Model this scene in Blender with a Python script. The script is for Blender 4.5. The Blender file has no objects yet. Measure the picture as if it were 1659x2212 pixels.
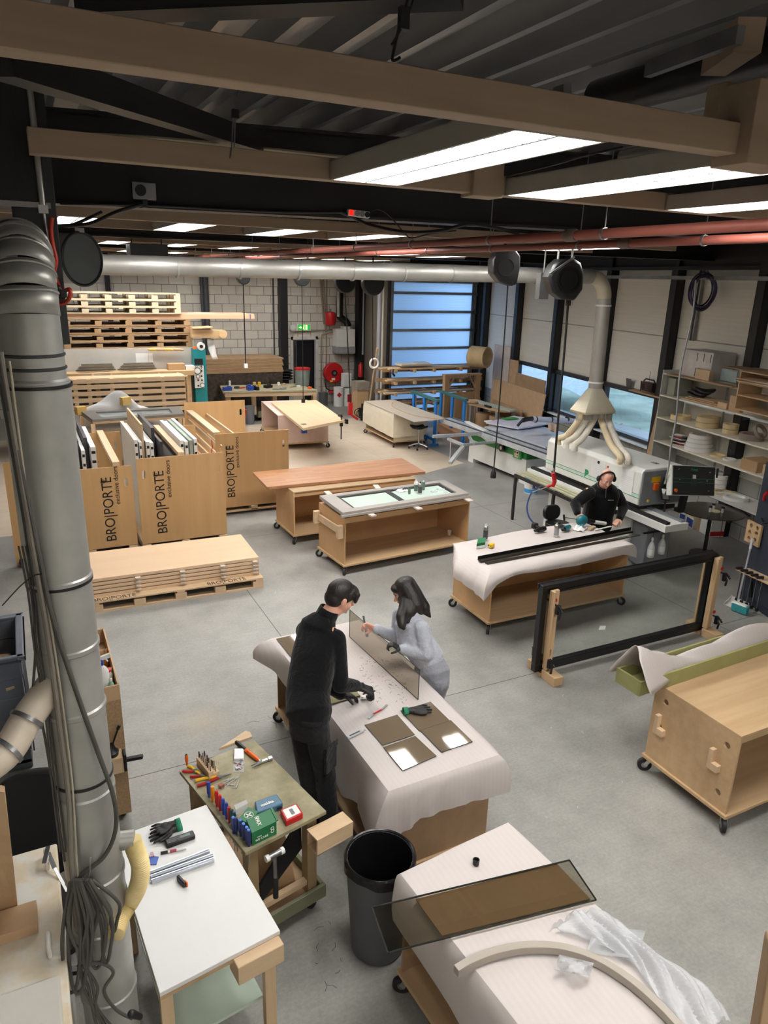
import bpy,bmesh,math,random
import numpy as np
from mathutils import Vector,Matrix
random.seed(7)
R_=math.radians
COL=bpy.context.scene.collection
SC=bpy.context.scene
FPX=1556.41;YAW,PITCH,ROLL=0.468470793,0.313395512,-0.0279209352
CAMH=4.0
def _rot():
 cy,sy,cp,sp,cr,sr=math.cos(YAW),math.sin(YAW),math.cos(PITCH),math.sin(PITCH),math.cos(ROLL),math.sin(ROLL)
 F=Vector((sy*cp,cy*cp,-sp));rt=Vector((cy,-sy,0));dn=F.cross(rt)
 return cr*rt+sr*dn,-sr*rt+cr*dn,F
RT,DN,FW=_rot()
CAM=Vector((0,0,CAMH))
def ray(x,y):return RT*((x-829.5)/FPX)+DN*((y-1106)/FPX)+FW
def P(x,y,z=0.0):
 d=ray(x,y);return CAM+d*((z-CAMH)/d.z)
def PY(x,y,Y):
 d=ray(x,y);return CAM+d*(Y/d.y)
def PX(x,y,X):
 d=ray(x,y);return CAM+d*(X/d.x)
def PB(x,y,base):
 d=ray(x,y);k=(base[0]*d.x+base[1]*d.y)/(d.x*d.x+d.y*d.y);return CAMH+d.z*k
WT=0.178113703;WO=Vector((10.4,7.639,0));WD=Vector((math.sin(WT),math.cos(WT),0));WN=Vector((-math.cos(WT),math.sin(WT),0))
def W(u,v,z):return WO+WD*u+WN*v+Vector((0,0,z))
def PW(x,y,v=0.0):
 d=ray(x,y);s=(WN.dot(WO-CAM)+v)/WN.dot(d);p=CAM+d*s
 return(p-WO).dot(WD),p.z
def lin(c):
 c=c/255.0
 return c/12.92 if c<=.04045 else((c+.055)/1.055)**2.4
def S(r,g,b):return(lin(r),lin(g),lin(b),1)
_M={}
def nt(name):
 m=bpy.data.materials.new(name);m.use_nodes=True
 t=m.node_tree;b=t.nodes['Principled BSDF']
 return m,t,b
def N(t,typ,**kw):
 n=t.nodes.new(typ)
 for k,v in kw.items():
  if k.startswith('i_'):
   n.inputs[k[2:].replace('_',' ')].default_value=v
  else:setattr(n,k,v)
 return n
def coords(t,scale=(1,1,1),rot=(0,0,0)):
 tc=N(t,'ShaderNodeTexCoord');mp=N(t,'ShaderNodeMapping')
 mp.inputs['Scale'].default_value=scale;mp.inputs['Rotation'].default_value=rot
 t.links.new(tc.outputs['Object'],mp.inputs['Vector']);return mp.outputs['Vector']
def ramp(t,fac,stops):
 r=N(t,'ShaderNodeValToRGB');e=r.color_ramp.elements
 while len(e)<len(stops):e.new(.5)
 for i,(p,c)in enumerate(stops):e[i].position=p;e[i].color=c
 t.links.new(fac,r.inputs['Fac']);return r.outputs['Color']
def mix(t,fac,a,b,mode='MIX'):
 n=N(t,'ShaderNodeMix',data_type='RGBA',blend_type=mode)
 for s,v in((n.inputs[0],fac),(n.inputs[6],a),(n.inputs[7],b)):
  if hasattr(v,'is_output'):t.links.new(v,s)
  else:s.default_value=v
 return n.outputs[2]
def noise(t,vec,scale,detail=4,rough=.55):
 n=N(t,'ShaderNodeTexNoise');n.inputs['Scale'].default_value=scale;n.inputs['Detail'].default_value=detail;n.inputs['Roughness'].default_value=rough
 t.links.new(vec,n.inputs['Vector']);return n.outputs['Fac']
def bump(t,b,h,strength=.3,dist=.01):
 n=N(t,'ShaderNodeBump');n.inputs['Strength'].default_value=strength;n.inputs['Distance'].default_value=dist
 t.links.new(h,n.inputs['Height']);t.links.new(n.outputs['Normal'],b.inputs['Normal'])
def mat(name,c,rough=.5,metal=0,var=.12,scale=6,bmp=0,stretch=(1,1,1),trans=0,alpha=1,spec=.5,emit=0,sss=0):
 0
 if name in _M:return _M[name]
 m,t,b=nt(name);col=S(*c)
 b.inputs['Roughness'].default_value=rough;b.inputs['Metallic'].default_value=metal
 b.inputs['Specular IOR Level'].default_value=spec
 v=coords(t,stretch)
 f=noise(t,v,scale)
 lo=tuple(x*(1-var)for x in col[:3])+(1,);hi=tuple(min(1,x*(1+var))for x in col[:3])+(1,)
 cc=ramp(t,f,[(.3,lo),(.7,hi)])
 t.links.new(cc,b.inputs['Base Color'])
 if bmp:bump(t,b,noise(t,v,scale*6),bmp,.004)
 if trans:b.inputs['Transmission Weight'].default_value=trans
 if alpha<1:b.inputs['Alpha'].default_value=alpha
 if emit:
  b.inputs['Emission Color'].default_value=col;b.inputs['Emission Strength'].default_value=emit
 if sss:b.inputs['Subsurface Weight'].default_value=sss;b.inputs['Subsurface Radius'].default_value=(.02,.01,.006)
 _M[name]=m;return m
def wood(name,c,c2=None,axis=0,fine=30,rough=.55,var=.16,blotch=.1):
 0
 if name in _M:return _M[name]
 m,t,b=nt(name);des=lambda q:tuple((x*.84+.16*(sum(q)/3+14))*.955 for x in q);c=des(c);c2=des(c2)if c2 else None;col=S(*c);d=S(*c2)if c2 else tuple(x*(1-2*var)for x in col[:3])+(1,)
 st=[fine]*3;st[axis]=fine*.06
 v=coords(t,tuple(st));f=noise(t,v,1,5,.6)
 v2=coords(t,tuple(s*.12 for s in st));f2=noise(t,v2,1,3,.5)
 a=ramp(t,f,[(.32,d),(.62,col)])
 h=tuple(min(1,x*1.12)for x in col[:3])+(1,)
 bb=ramp(t,f2,[(.35,tuple(x*(1-blotch*2)for x in col[:3])+(1,)),(.7,h)])
 t.links.new(mix(t,.55,a,bb),b.inputs['Base Color']);b.inputs['Roughness'].default_value=rough
 b.inputs['Specular IOR Level'].default_value=.3
 _M[name]=m;return m
def glass(name,tint=(235,240,238),rough=.0,fac=.12,body=None):
 0
 if name in _M:return _M[name]
 m,t,b=nt(name);t.nodes.remove(b)
 out=t.nodes['Material Output']
 tr=N(t,'ShaderNodeBsdfTransparent');tr.inputs['Color'].default_value=S(*tint)
 gl=N(t,'ShaderNodeBsdfGlossy');gl.inputs['Roughness'].default_value=rough
 lw=N(t,'ShaderNodeLayerWeight');lw.inputs['Blend'].default_value=.5
 pw=N(t,'ShaderNodeMath',operation='POWER');pw.inputs[1].default_value=5;t.links.new(lw.outputs['Facing'],pw.inputs[0])
 fr=N(t,'ShaderNodeMath',operation='MULTIPLY_ADD');fr.inputs[1].default_value=.85;fr.inputs[2].default_value=fac*.35;t.links.new(pw.outputs[0],fr.inputs[0])
 ms=N(t,'ShaderNodeMixShader')
 t.links.new(fr.outputs[0],ms.inputs[0]);t.links.new(tr.outputs[0],ms.inputs[1]);t.links.new(gl.outputs[0],ms.inputs[2])
 t.links.new(ms.outputs[0],out.inputs['Surface'])
 _M[name]=m;return m
def film(name,c,tf=.35,alpha=.8,rough=.4,stripes=0):
 0
 if name in _M:return _M[name]
 m,t,b=nt(name);out=t.nodes['Material Output'];col=S(*c)
 b.inputs['Base Color'].default_value=col;b.inputs['Roughness'].default_value=rough;b.inputs['Specular IOR Level'].default_value=.35
 v=coords(t)
 if stripes:
  w=N(t,'ShaderNodeTexWave');w.inputs['Scale'].default_value=stripes;w.inputs['Distortion'].default_value=1.5;t.links.new(v,w.inputs['Vector'])
  bump(t,b,w.outputs['Fac'],.12,.003)
  cc=ramp(t,w.outputs['Fac'],[(.2,tuple(x*.975 for x in col[:3])+(1,)),(.8,col)]);t.links.new(cc,b.inputs['Base Color'])
 tl=N(t,'ShaderNodeBsdfTranslucent');tl.inputs['Color'].default_value=col
 m1=N(t,'ShaderNodeMixShader');m1.inputs[0].default_value=tf
 t.links.new(b.outputs[0],m1.inputs[1]);t.links.new(tl.outputs[0],m1.inputs[2]);last=m1.outputs[0]
 if alpha<1:
  tr=N(t,'ShaderNodeBsdfTransparent');m2=N(t,'ShaderNodeMixShader');m2.inputs[0].default_value=alpha
  t.links.new(tr.outputs[0],m2.inputs[1]);t.links.new(last,m2.inputs[2]);last=m2.outputs[0]
 t.links.new(last,out.inputs['Surface']);_M[name]=m;return m
def basis(d):
 d=Vector(d).normalized();a=Vector((0,0,1))if abs(d.z)<.95 else Vector((1,0,0))
 x=a.cross(d).normalized();return x,d.cross(x),d
class MB:
 def __init__(s):s.v=[];s.f=[];s.T=None
 def add(s,vs,fs):
  o=len(s.v)
  s.v+=[tuple(s.T@Vector(v))if s.T else tuple(v)for v in vs]
  s.f+=[tuple(o+i for i in f)for f in fs];return s
 def box(s,x0,y0,z0,x1,y1,z1):
  vs=[(x,y,z)for z in(z0,z1)for y in(y0,y1)for x in(x0,x1)]
  return s.add(vs,[(0,2,3,1),(4,5,7,6),(0,1,5,4),(2,6,7,3),(0,4,6,2),(1,3,7,5)])
 def ob(s,c,size,rz=0,rx=0,ry=0):
  t=s.T;m=Matrix.Translation(c)@Matrix.Rotation(rz,4,'Z')@Matrix.Rotation(ry,4,'Y')@Matrix.Rotation(rx,4,'X')
  s.T=t@m if t else m;a,b,c_=(q/2 for q in size);s.box(-a,-b,-c_,a,b,c_);s.T=t;return s
 def bar(s,p,q,w,h,up=None):
  p,q=Vector(p),Vector(q);d=q-p;x,y,z=basis(d)
  if up is not None:
   z=d.normalized();x=Vector(up).cross(z).normalized();y=z.cross(x)
  vs=[p+d*k+x*a*w/2+y*b*h/2 for k in(0,1)for b in(-1,1)for a in(-1,1)]
  return s.add(vs,[(0,2,3,1),(4,5,7,6),(0,1,5,4),(2,6,7,3),(0,4,6,2),(1,3,7,5)])
 def cyl(s,p,q,r0,r1=None,n=16,cap=True):
  r1=r0 if r1 is None else r1;p,q=Vector(p),Vector(q);x,y,z=basis(q-p)
  vs=[c+(x*math.cos(2*math.pi*i/n)+y*math.sin(2*math.pi*i/n))*r for c,r in((p,r0),(q,r1))for i in range(n)]
  fs=[(i,(i+1)%n,n+(i+1)%n,n+i)for i in range(n)]
  if cap:fs+=[tuple(range(n-1,-1,-1)),tuple(range(n,2*n))]
  return s.add(vs,fs)
 def tube(s,pts,r,n=8,closed=False,cap=True):
  pts=[Vector(p)for p in pts];k=len(pts);rs=r if isinstance(r,(list,tuple))else[r]*k
  tg=[]
  for i in range(k):
   a=pts[(i-1)%k]if closed or i else pts[0];b=pts[(i+1)%k]if closed or i<k-1 else pts[-1]
   tg.append((b-a).normalized()if(b-a).length>1e-9 else Vector((0,0,1)))
  x,y,_=basis(tg[0]);vs=[]
  for i in range(k):
   x=(x-tg[i]*x.dot(tg[i]));x=x.normalized()if x.length>1e-6 else basis(tg[i])[0];y=tg[i].cross(x)
   vs+=[pts[i]+(x*math.cos(2*math.pi*j/n)+y*math.sin(2*math.pi*j/n))*rs[i]for j in range(n)]
  fs=[(i*n+j,i*n+(j+1)%n,((i+1)%k)*n+(j+1)%n,((i+1)%k)*n+j)for i in range(k if closed else k-1)for j in range(n)]
  if cap and not closed:fs+=[tuple(range(n-1,-1,-1)),tuple((k-1)*n+j for j in range(n))]
  return s.add(vs,fs)
 def lathe(s,prof,c=(0,0,0),n=24,a0=0,a1=2*math.pi,sx=1,sy=1):
  full=abs(a1-a0-2*math.pi)<1e-6;m=n if full else n+1;k=len(prof)
  vs=[(c[0]+r*math.cos(a0+(a1-a0)*i/n)*sx,c[1]+r*math.sin(a0+(a1-a0)*i/n)*sy,c[2]+z)for r,z in prof for i in range(m)]
  fs=[(j*m+i,j*m+(i+1)%m,(j+1)*m+(i+1)%m,(j+1)*m+i)for j in range(k-1)for i in range(m if full else m-1)]
  if full:
   if prof[0][0]>1e-5:fs.append(tuple(range(m-1,-1,-1)))
   if prof[-1][0]>1e-5:fs.append(tuple((k-1)*m+i for i in range(m)))
  return s.add(vs,fs)
 def ring(s,ri,ro,z0,z1,c=(0,0,0),n=32):
  return s.lathe([(ri,z0),(ro,z0),(ro,z1),(ri,z1),(ri,z0)],c,n)if False else s._ring(ri,ro,z0,z1,c,n)
 def _ring(s,ri,ro,z0,z1,c,n):
  vs=[(c[0]+r*math.cos(2*math.pi*i/n),c[1]+r*math.sin(2*math.pi*i/n),c[2]+z)for r,z in((ri,z0),(ro,z0),(ro,z1),(ri,z1))for i in range(n)]
  return s.add(vs,[(j*n+i,j*n+(i+1)%n,((j+1)%4)*n+(i+1)%n,((j+1)%4)*n+i)for j in range(4)for i in range(n)])
 def prism(s,poly,z0,z1):
  n=len(poly);vs=[(x,y,z0)for x,y in poly]+[(x,y,z1)for x,y in poly]
  return s.add(vs,[tuple(range(n-1,-1,-1)),tuple(range(n,2*n))]+[(i,(i+1)%n,n+(i+1)%n,n+i)for i in range(n)])
 def grid(s,nu,nv,fn):
  vs=[fn(i/nu,j/nv)for j in range(nv+1)for i in range(nu+1)]
  return s.add(vs,[(j*(nu+1)+i,j*(nu+1)+i+1,(j+1)*(nu+1)+i+1,(j+1)*(nu+1)+i)for j in range(nv)for i in range(nu)])
 def ell(s,c,r,n=16,m=10):
  r=(r,r,r)if not isinstance(r,(tuple,list))else r
  pr=[(math.sin(math.pi*j/m),-math.cos(math.pi*j/m))for j in range(m+1)]
  o=len(s.v);vs=[(c[0]+r[0]*a*math.cos(2*math.pi*i/n),c[1]+r[1]*a*math.sin(2*math.pi*i/n),c[2]+r[2]*b)for a,b in pr for i in range(n)]
  return s.add(vs,[(j*n+i,j*n+(i+1)%n,(j+1)*n+(i+1)%n,(j+1)*n+i)for j in range(m)for i in range(n)])
 def caps(s,p,q,r0,r1,n=14):
  s.cyl(p,q,r0,r1,n);s.ell(p,r0,n,8);s.ell(q,r1,n,8);return s
 def build(s,name,m,parent=None,w=True,bev=0,smooth=True,solid=0,sub=0,ang=38,remesh=0,offs=0):
  me=bpy.data.meshes.new(name)
  if parent is not None and w:
   im=frame_of(parent).inverted();vs=[tuple(im@Vector(v))for v in s.v]
  else:vs=s.v
  me.from_pydata(vs,[],s.f);me.update()
  bm=bmesh.new();bm.from_mesh(me);bmesh.ops.remove_doubles(bm,verts=bm.verts,dist=1e-6)
  if not solid:bmesh.ops.recalc_face_normals(bm,faces=bm.faces)
  bm.to_mesh(me);bm.free()
  if smooth:
   me.polygons.foreach_set('use_smooth',[True]*len(me.polygons));me.set_sharp_from_angle(angle=R_(ang))
  o=bpy.data.objects.new(name,me);COL.objects.link(o)
  if m:me.materials.append(m)
  if parent is not None:o.parent=parent
  if remesh:
   md=o.modifiers.new('r','REMESH');md.mode='VOXEL';md.voxel_size=remesh;md.use_smooth_shade=True
   sm=o.modifiers.new('s','SMOOTH');sm.iterations=6;sm.factor=.5
  if solid:md=o.modifiers.new('t','SOLIDIFY');md.thickness=solid;md.offset=offs
  if sub:md=o.modifiers.new('u','SUBSURF');md.levels=sub;md.render_levels=sub
  if bev:
   md=o.modifiers.new('b','BEVEL');md.width=bev;md.segments=2;md.limit_method='ANGLE';md.angle_limit=R_(40);md.harden_normals=False
  return o
def frame_of(o):
 m=Matrix.Translation(o.location)@o.rotation_euler.to_matrix().to_4x4()@Matrix.Diagonal(o.scale).to_4x4()
 return frame_of(o.parent)@m if o.parent else m
def tag(o,label=None,cat=None,group=None,kind=None):
 if label:o['label']=label
 if cat:o['category']=cat
 if group:o['group']=group
 if kind:o['kind']=kind
 return o
def thing(name,label,cat,loc=(0,0,0),rz=0,group=None):
 o=bpy.data.objects.new(name,None);COL.objects.link(o);o.empty_display_size=.1
 o.location=loc;o.rotation_euler=(0,0,rz);return tag(o,label,cat,group)
def struct(name,mb,m,**kw):
 o=mb.build(name,m,**kw);o['kind']='structure';return o
def one(name,mb,m,label,cat,loc=None,group=None,rz=0,**kw):
 0
 o=mb.build(name,m,**kw)
 if loc is not None:o.location=loc;o.rotation_euler=(0,0,rz)
 return tag(o,label,cat,group)
def kids(o):return[c for c in o.children]
def dup(o,loc=None,rz=None,label=None,parent=None,group=None):
 c=o.copy();COL.objects.link(c)
 if parent is not None:c.parent=parent
 if loc is not None:c.location=loc
 if rz is not None:c.rotation_euler=(0,0,rz)
 if label:c['label']=label
 if group:c['group']=group
 for k in list(o.children):dup(k,parent=c)
 return c
def text(name,s,size,m,M4,parent=None,ext=.0006,align='LEFT',sx=1.0,bold=0):
 cu=bpy.data.curves.new(name,'FONT');cu.body=s;cu.size=size;cu.extrude=ext;cu.align_x=align;cu.offset=bold
 t=bpy.data.objects.new(name+'_tmp',cu);COL.objects.link(t)
 dg=bpy.context.evaluated_depsgraph_get();me=bpy.data.meshes.new_from_object(t.evaluated_get(dg))
 bpy.data.objects.remove(t);me.name=name;me.materials.clear();me.materials.append(m)
 me.transform(M4@Matrix.Diagonal((sx,1,1,1)))
 if parent is not None:me.transform(frame_of(parent).inverted())
 o=bpy.data.objects.new(name,me);COL.objects.link(o)
 if parent is not None:o.parent=parent
 return o
def fr(origin,x,y):
 x=Vector(x).normalized();y=Vector(y);z=x.cross(y).normalized();y=z.cross(x)
 m=Matrix.Identity(4)
 for i,a in enumerate((x,y,z)):m.col[i][:3]=a
 m.col[3][:3]=Vector(origin);return m
def smooth_path(pts,n=8):
 pts=[Vector(p)for p in pts];out=[]
 for i in range(len(pts)-1):
  p0=pts[max(i-1,0)];p1=pts[i];p2=pts[i+1];p3=pts[min(i+2,len(pts)-1)]
  for k in range(n):
   t=k/n
   out.append(.5*((2*p1)+(p2-p0)*t+(2*p0-5*p1+4*p2-p3)*t*t+(3*p1-p0-3*p2+p3)*t**3))
 out.append(pts[-1]);return out
def rectpoly(w,h,r,n=4):
 o=[]
 for cx,cy,a in((w/2-r,h/2-r,0),(-w/2+r,h/2-r,90),(-w/2+r,-h/2+r,180),(w/2-r,-h/2+r,270)):
  for i in range(n+1):
   t=R_(a+90*i/n);o.append((cx+r*math.cos(t),cy+r*math.sin(t)))
 return o
def mk_floor():
 m,t,b=nt('power floated concrete');v=coords(t)
 f1=noise(t,v,.55,6,.6);f2=noise(t,v,3.2,8,.65);f3=noise(t,v,40,3,.6)
 c=ramp(t,f1,[(.32,S(116,115,110)),(.5,S(145,143,137)),(.68,S(162,159,152))])
 c=mix(t,.35,c,ramp(t,f2,[(.3,S(100,99,96)),(.55,S(148,146,140)),(.75,S(166,163,156))]))
 c=mix(t,.10,c,ramp(t,f3,[(.35,S(110,110,110)),(.65,S(205,205,203))]))
 v2=coords(t,(2,60,1),(0,0,.5));f4=noise(t,v2,1.2,3)
 c=mix(t,.035,c,ramp(t,f4,[(.42,S(130,130,130)),(.6,S(200,200,198))]))
 sp=N(t,'ShaderNodeSeparateXYZ');tc=N(t,'ShaderNodeTexCoord');t.links.new(tc.outputs['Object'],sp.inputs[0])
 last=None
 for ax,per,off in(('X',5.06,2.37),('Y',5.28,5.37)):
  a=N(t,'ShaderNodeMath',operation='ADD');a.inputs[1].default_value=per*20-off+per/2;t.links.new(sp.outputs[ax],a.inputs[0])
  mo=N(t,'ShaderNodeMath',operation='MODULO');mo.inputs[1].default_value=per;t.links.new(a.outputs[0],mo.inputs[0])
  su=N(t,'ShaderNodeMath',operation='SUBTRACT');su.inputs[1].default_value=per/2;t.links.new(mo.outputs[0],su.inputs[0])
  ab=N(t,'ShaderNodeMath',operation='ABSOLUTE');t.links.new(su.outputs[0],ab.inputs[0])
  lt=N(t,'ShaderNodeMath',operation='LESS_THAN');lt.inputs[1].default_value=.0045;t.links.new(ab.outputs[0],lt.inputs[0])
  if last is None:last=lt.outputs[0]
  else:
   mx=N(t,'ShaderNodeMath',operation='MAXIMUM');t.links.new(last,mx.inputs[0]);t.links.new(lt.outputs[0],mx.inputs[1]);last=mx.outputs[0]
 c=mix(t,last,c,S(70,70,70))
 d=N(t,'ShaderNodeVectorMath',operation='DISTANCE');d.inputs[1].default_value=tuple(P(438,1558));t.links.new(tc.outputs['Object'],d.inputs[0])
 mm=N(t,'ShaderNodeMapRange');mm.inputs['From Min'].default_value=.32;mm.inputs['From Max'].default_value=.02;mm.inputs['To Max'].default_value=.4;t.links.new(d.outputs['Value'],mm.inputs['Value'])
 c=mix(t,mm.outputs[0],c,S(176,160,132))
 t.links.new(c,b.inputs['Base Color'])
 rr=ramp(t,f2,[(.3,(.34,.34,.34,1)),(.7,(.5,.5,.5,1))]);t.links.new(rr,b.inputs['Roughness'])
 b.inputs['Specular IOR Level'].default_value=.35
 return m
def mk_blocks(name,c,mortar,bw=.437,bh=.262,swap=True):
 m,t,b=nt(name);tc=N(t,'ShaderNodeTexCoord');sp=N(t,'ShaderNodeSeparateXYZ');cb=N(t,'ShaderNodeCombineXYZ')
 t.links.new(tc.outputs['Object'],sp.inputs[0]);t.links.new(sp.outputs['X'],cb.inputs['X']);t.links.new(sp.outputs['Z'],cb.inputs['Y'])
 br=N(t,'ShaderNodeTexBrick');t.links.new(cb.outputs[0],br.inputs['Vector'])
 br.inputs['Scale'].default_value=1;br.inputs['Brick Width'].default_value=bw;br.inputs['Row Height'].default_value=bh
 br.inputs['Mortar Size'].default_value=.009;br.inputs['Mortar Smooth'].default_value=.2
 br.inputs['Color1'].default_value=S(*c);br.inputs['Color2'].default_value=S(*(x*.93 for x in c));br.inputs['Mortar'].default_value=S(*mortar)
 f=noise(t,coords(t),5,6)
 cc=mix(t,.35,br.outputs['Color'],ramp(t,f,[(.3,S(*(x*.75 for x in c))),(.7,S(*(min(255,x*1.05)for x in c)))]),'MULTIPLY')
 cc=mix(t,.55,cc,br.outputs['Color'])
 t.links.new(cc,b.inputs['Base Color']);b.inputs['Roughness'].default_value=.85
 bump(t,b,br.outputs['Fac'],-.4,.004);return m
FLOOR=mk_floor();BLOCK=mk_blocks('lime sand blocks',(222,217,207),(128,122,114))
PANEL=mat('white cladding panel',(214,210,200),.55,var=.04,scale=2,stretch=(.5,8,30))
BLACKST=mat('black painted steel',(26,26,28),.45,var=.2,scale=3)
DARKFR=mat('anthracite window frame',(42,44,48),.4,var=.1)
DECK=mat('galvanised roof deck',(160,162,164),.36,.78,var=.25,scale=1.5,stretch=(3,.25,3))
BEAMW=wood('planed spruce beam',(186,160,132),(162,134,106),axis=0,fine=14)
GALV=mat('galvanised duct',(172,170,164),.45,.55,var=.1,scale=4)
GALVD=mat('dull galvanised pipe',(172,172,167),.42,.6,var=.14,scale=5)
WHITE=mat('white powder coat',(226,226,222),.4,var=.03)
GREYM=mat('grey machine paint',(148,150,154),.45,var=.05)
BLACKP=mat('black plastic',(22,22,23),.42,var=.15)
RUBBER=mat('black rubber',(28,28,28),.65,var=.2)
CHROME=mat('zinc plated steel',(190,190,188),.28,.95,var=.08)
STEEL=mat('bare steel',(150,150,150),.35,.9,var=.15)
PLY=wood('birch plywood',(214,176,128),(190,148,100),axis=0,fine=12)
PLYE=wood('plywood edge',(196,160,116),(160,122,82),axis=0,fine=40)
MDF=mat('raw mdf',(190,158,122),.75,var=.07,scale=9)
MDFD=mat('worn mdf',(166,136,104),.75,var=.12,scale=5)
PINE=wood('light softwood',(226,192,150),(204,164,118),axis=0,fine=16)
PINEZ=wood('light softwood upright',(226,192,150),(204,164,118),axis=2,fine=16)
PINEY=wood('light softwood along',(226,192,150),(204,164,118),axis=1,fine=16)
CARD=mat('brown cardboard',(178,146,108),.85,var=.08)
RED=mat('red paint',(190,26,30),.4,var=.08)
REDP=mat('red lacquered pipe',(146,80,68),.5,var=.14,scale=3)
GREEN=mat('green machine paint',(34,140,62),.4,var=.06)
BLUE=mat('bright blue paint',(40,130,215),.45,var=.06)
TEAL=mat('teal tool plastic',(20,110,122),.42,var=.08)
FOAM=film('white packing foam sheet',(206,198,194),.12,1,.6,stripes=9)
FILM=film('clear plastic film',(232,234,236),.3,.5,.2)
PAPER=mat('white paper',(232,232,230),.8,var=.03)
ORANGE=mat('orange plastic',(232,100,24),.45,var=.06)
YELLOW=mat('yellow plastic',(232,184,30),.45,var=.06)
BLUEP=mat('blue plastic handle',(36,72,170),.35,var=.08)
INK=mat('black print',(30,26,24),.7,var=.05)
xl,yf,yb=-4.0,-3.0,22.44
struct('floor',MB().box(xl,yf,-.2,16,23,0),FLOOR)
o=struct('floor_covering',MB().prism([(-1.2,12.1),(7.0,11.9),(7.05,12.9),(8.9,13.6),(8.9,16.9),(9.0,19.5),(-1.2,19.5)],0,.004),None)
m,t,b=nt('hardboard floor sheets');v=coords(t);f=noise(t,v,2.5,6)
br=N(t,'ShaderNodeTexBrick');t.links.new(v,br.inputs['Vector']);br.offset=0
for k,x in(('Scale',1),('Brick Width',2.44),('Row Height',1.22),('Mortar Size',.006)):br.inputs[k].default_value=x
br.inputs['Color1'].default_value=S(196,180,160);br.inputs['Color2'].default_value=S(188,172,152);br.inputs['Mortar'].default_value=S(150,136,118)
t.links.new(mix(t,.4,br.outputs['Color'],ramp(t,f,[(.3,S(178,164,146)),(.7,S(204,192,174))])),b.inputs['Base Color']);b.inputs['Roughness'].default_value=.7
o.data.materials.append(m)
ZT=4.95
dl,dr_,dh=PY(628,728,yb).x,PY(686,728,yb).x,2.13
wb=MB();wb.box(xl,yb,0,dl,yb+.2,5.2);wb.box(dr_,yb,0,10.6,yb+.2,5.2);wb.box(dl,yb,dh,dr_,yb+.2,5.2)
struct('wall_back',wb,BLOCK)
struct('wall_left',MB().box(xl-.2,yf,0,xl,23,5.4),PANEL)
struct('wall_front',MB().box(xl,yf-.2,0,16,yf,5.4),PANEL)
side0,side1=Vector((10.5,yb,0)),Vector((9.28,18.4,0))
sw=MB().bar(side0+Vector((0,0,2.6)),side1+Vector((0,0,2.6)),5.2,.12,up=(0,1,0));sw=MB()
d_=(side1-side0).normalized();n_=Vector((d_.y,-d_.x,0))
def onside(k,off,z):return side0+(side1-side0)*k+n_*off*1.0+Vector((0,0,z))
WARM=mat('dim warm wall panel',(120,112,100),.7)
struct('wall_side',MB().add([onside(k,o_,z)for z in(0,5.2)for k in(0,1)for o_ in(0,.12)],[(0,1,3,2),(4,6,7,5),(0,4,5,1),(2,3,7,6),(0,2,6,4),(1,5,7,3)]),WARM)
rw=Matrix.Translation(WO)@fr((0,0,0),WD,WN)
def rwbox(mb,u0,v0,z0,u1,v1,z1):
 t=mb.T;mb.T=rw;mb.box(u0,v0,z0,u1,v1,z1);mb.T=t
def rwstruct(name,m,*boxes,**kw):
 mb=MB()
 for q in boxes:mb.box(*q)
 o=mb.build(name,m,**kw);o.matrix_world=rw;o['kind']='structure';return o
RB=mk_blocks('grey plinth blocks',(172,170,164),(120,117,110),.437,.262)
UE=11.2
rwstruct('wall_right',RB,(-11.5,-.2,0,UE,-.02,1.04))
PANH=mat('white sandwich panel',(232,229,218),.5,var=.05,scale=1.5,stretch=(.4,4,26))
rwstruct('wall_right_cladding',PANH,(-11.5,-.14,3.12,UE,-.02,5.2),(-11.5,-.14,2.02,UE,-.02,3.10),(-11.5,-.14,1.04,2.2,-.02,2.0),(8.45,-.14,1.04,UE,-.02,2.0))
rwstruct('trim_1',mat('panel joint',(160,156,146),.6),(-11.5,-.13,3.10,UE,-.028,3.12))
cols=[.1+2.07*k for k in range(-4,6)]
for i,u in enumerate(cols):
 w_=.085
 mb=MB();mb.box(u-w_,-.015,0,u-w_+.02,.16,4.6);mb.box(u+w_-.02,-.015,0,u+w_,.16,4.6);mb.box(u-w_,-.015,0,u+w_,.01,4.6)
 mb.box(u-w_,.14,0,u+w_,.16,4.6)
 o=mb.build('wall_column',BLACKST);o.matrix_world=rw;o['kind']='structure'
GLZ=glass('window glass',(236,242,244))
for i,(u0,u1)in enumerate(((6.41,8.28),(4.34,6.21),(2.27,4.14))):
 f=MB();z0,z1=1.04,2.02
 f.box(u0-.12,-.1,z0,u1+.12,.03,z0+.07);f.box(u0-.12,-.1,z1-.07,u1+.12,.05,z1+.02);f.box(u0-.12,-.1,z0,u0+.03,.03,z1);f.box(u1-.03,-.1,z0,u1+.12,.03,z1)
 o=f.build('window_%d'%(i+1),DARKFR,bev=.004);o.matrix_world=rw;o['kind']='structure'
 g=MB().box(u0,-.06,z0+.05,u1,-.054,z1-.05).build('window_glass',GLZ,o,w=False)
 MB().box(u0-.1,.0,z0-.04,u1+.1,.16,z0-.012).build('window_sill',WHITE,o,w=False)
yg=18.45;gl,gr=PY(847,640,yg).x,PY(1024,640,yg).x
cx=W(11.0,0,0).x+.3
wg=MB();wg.box(9.2,yg+.05,0,gl-.02,yg+.2,5.2);wg.box(gr+.02,yg+.05,0,cx+.2,yg+.2,5.2);wg.box(gl-.02,yg+.05,3.95,gr+.02,yg+.2,5.2)
struct('wall_overhead_door',wg,PANEL)
struct('trim_2',MB().box(gl-.16,yg-.14,0,gl-.10,yg+.05,4.1).box(gr+.12,yg-.16,0,gr+.26,yg+.05,4.1),BLACKST)
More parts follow.
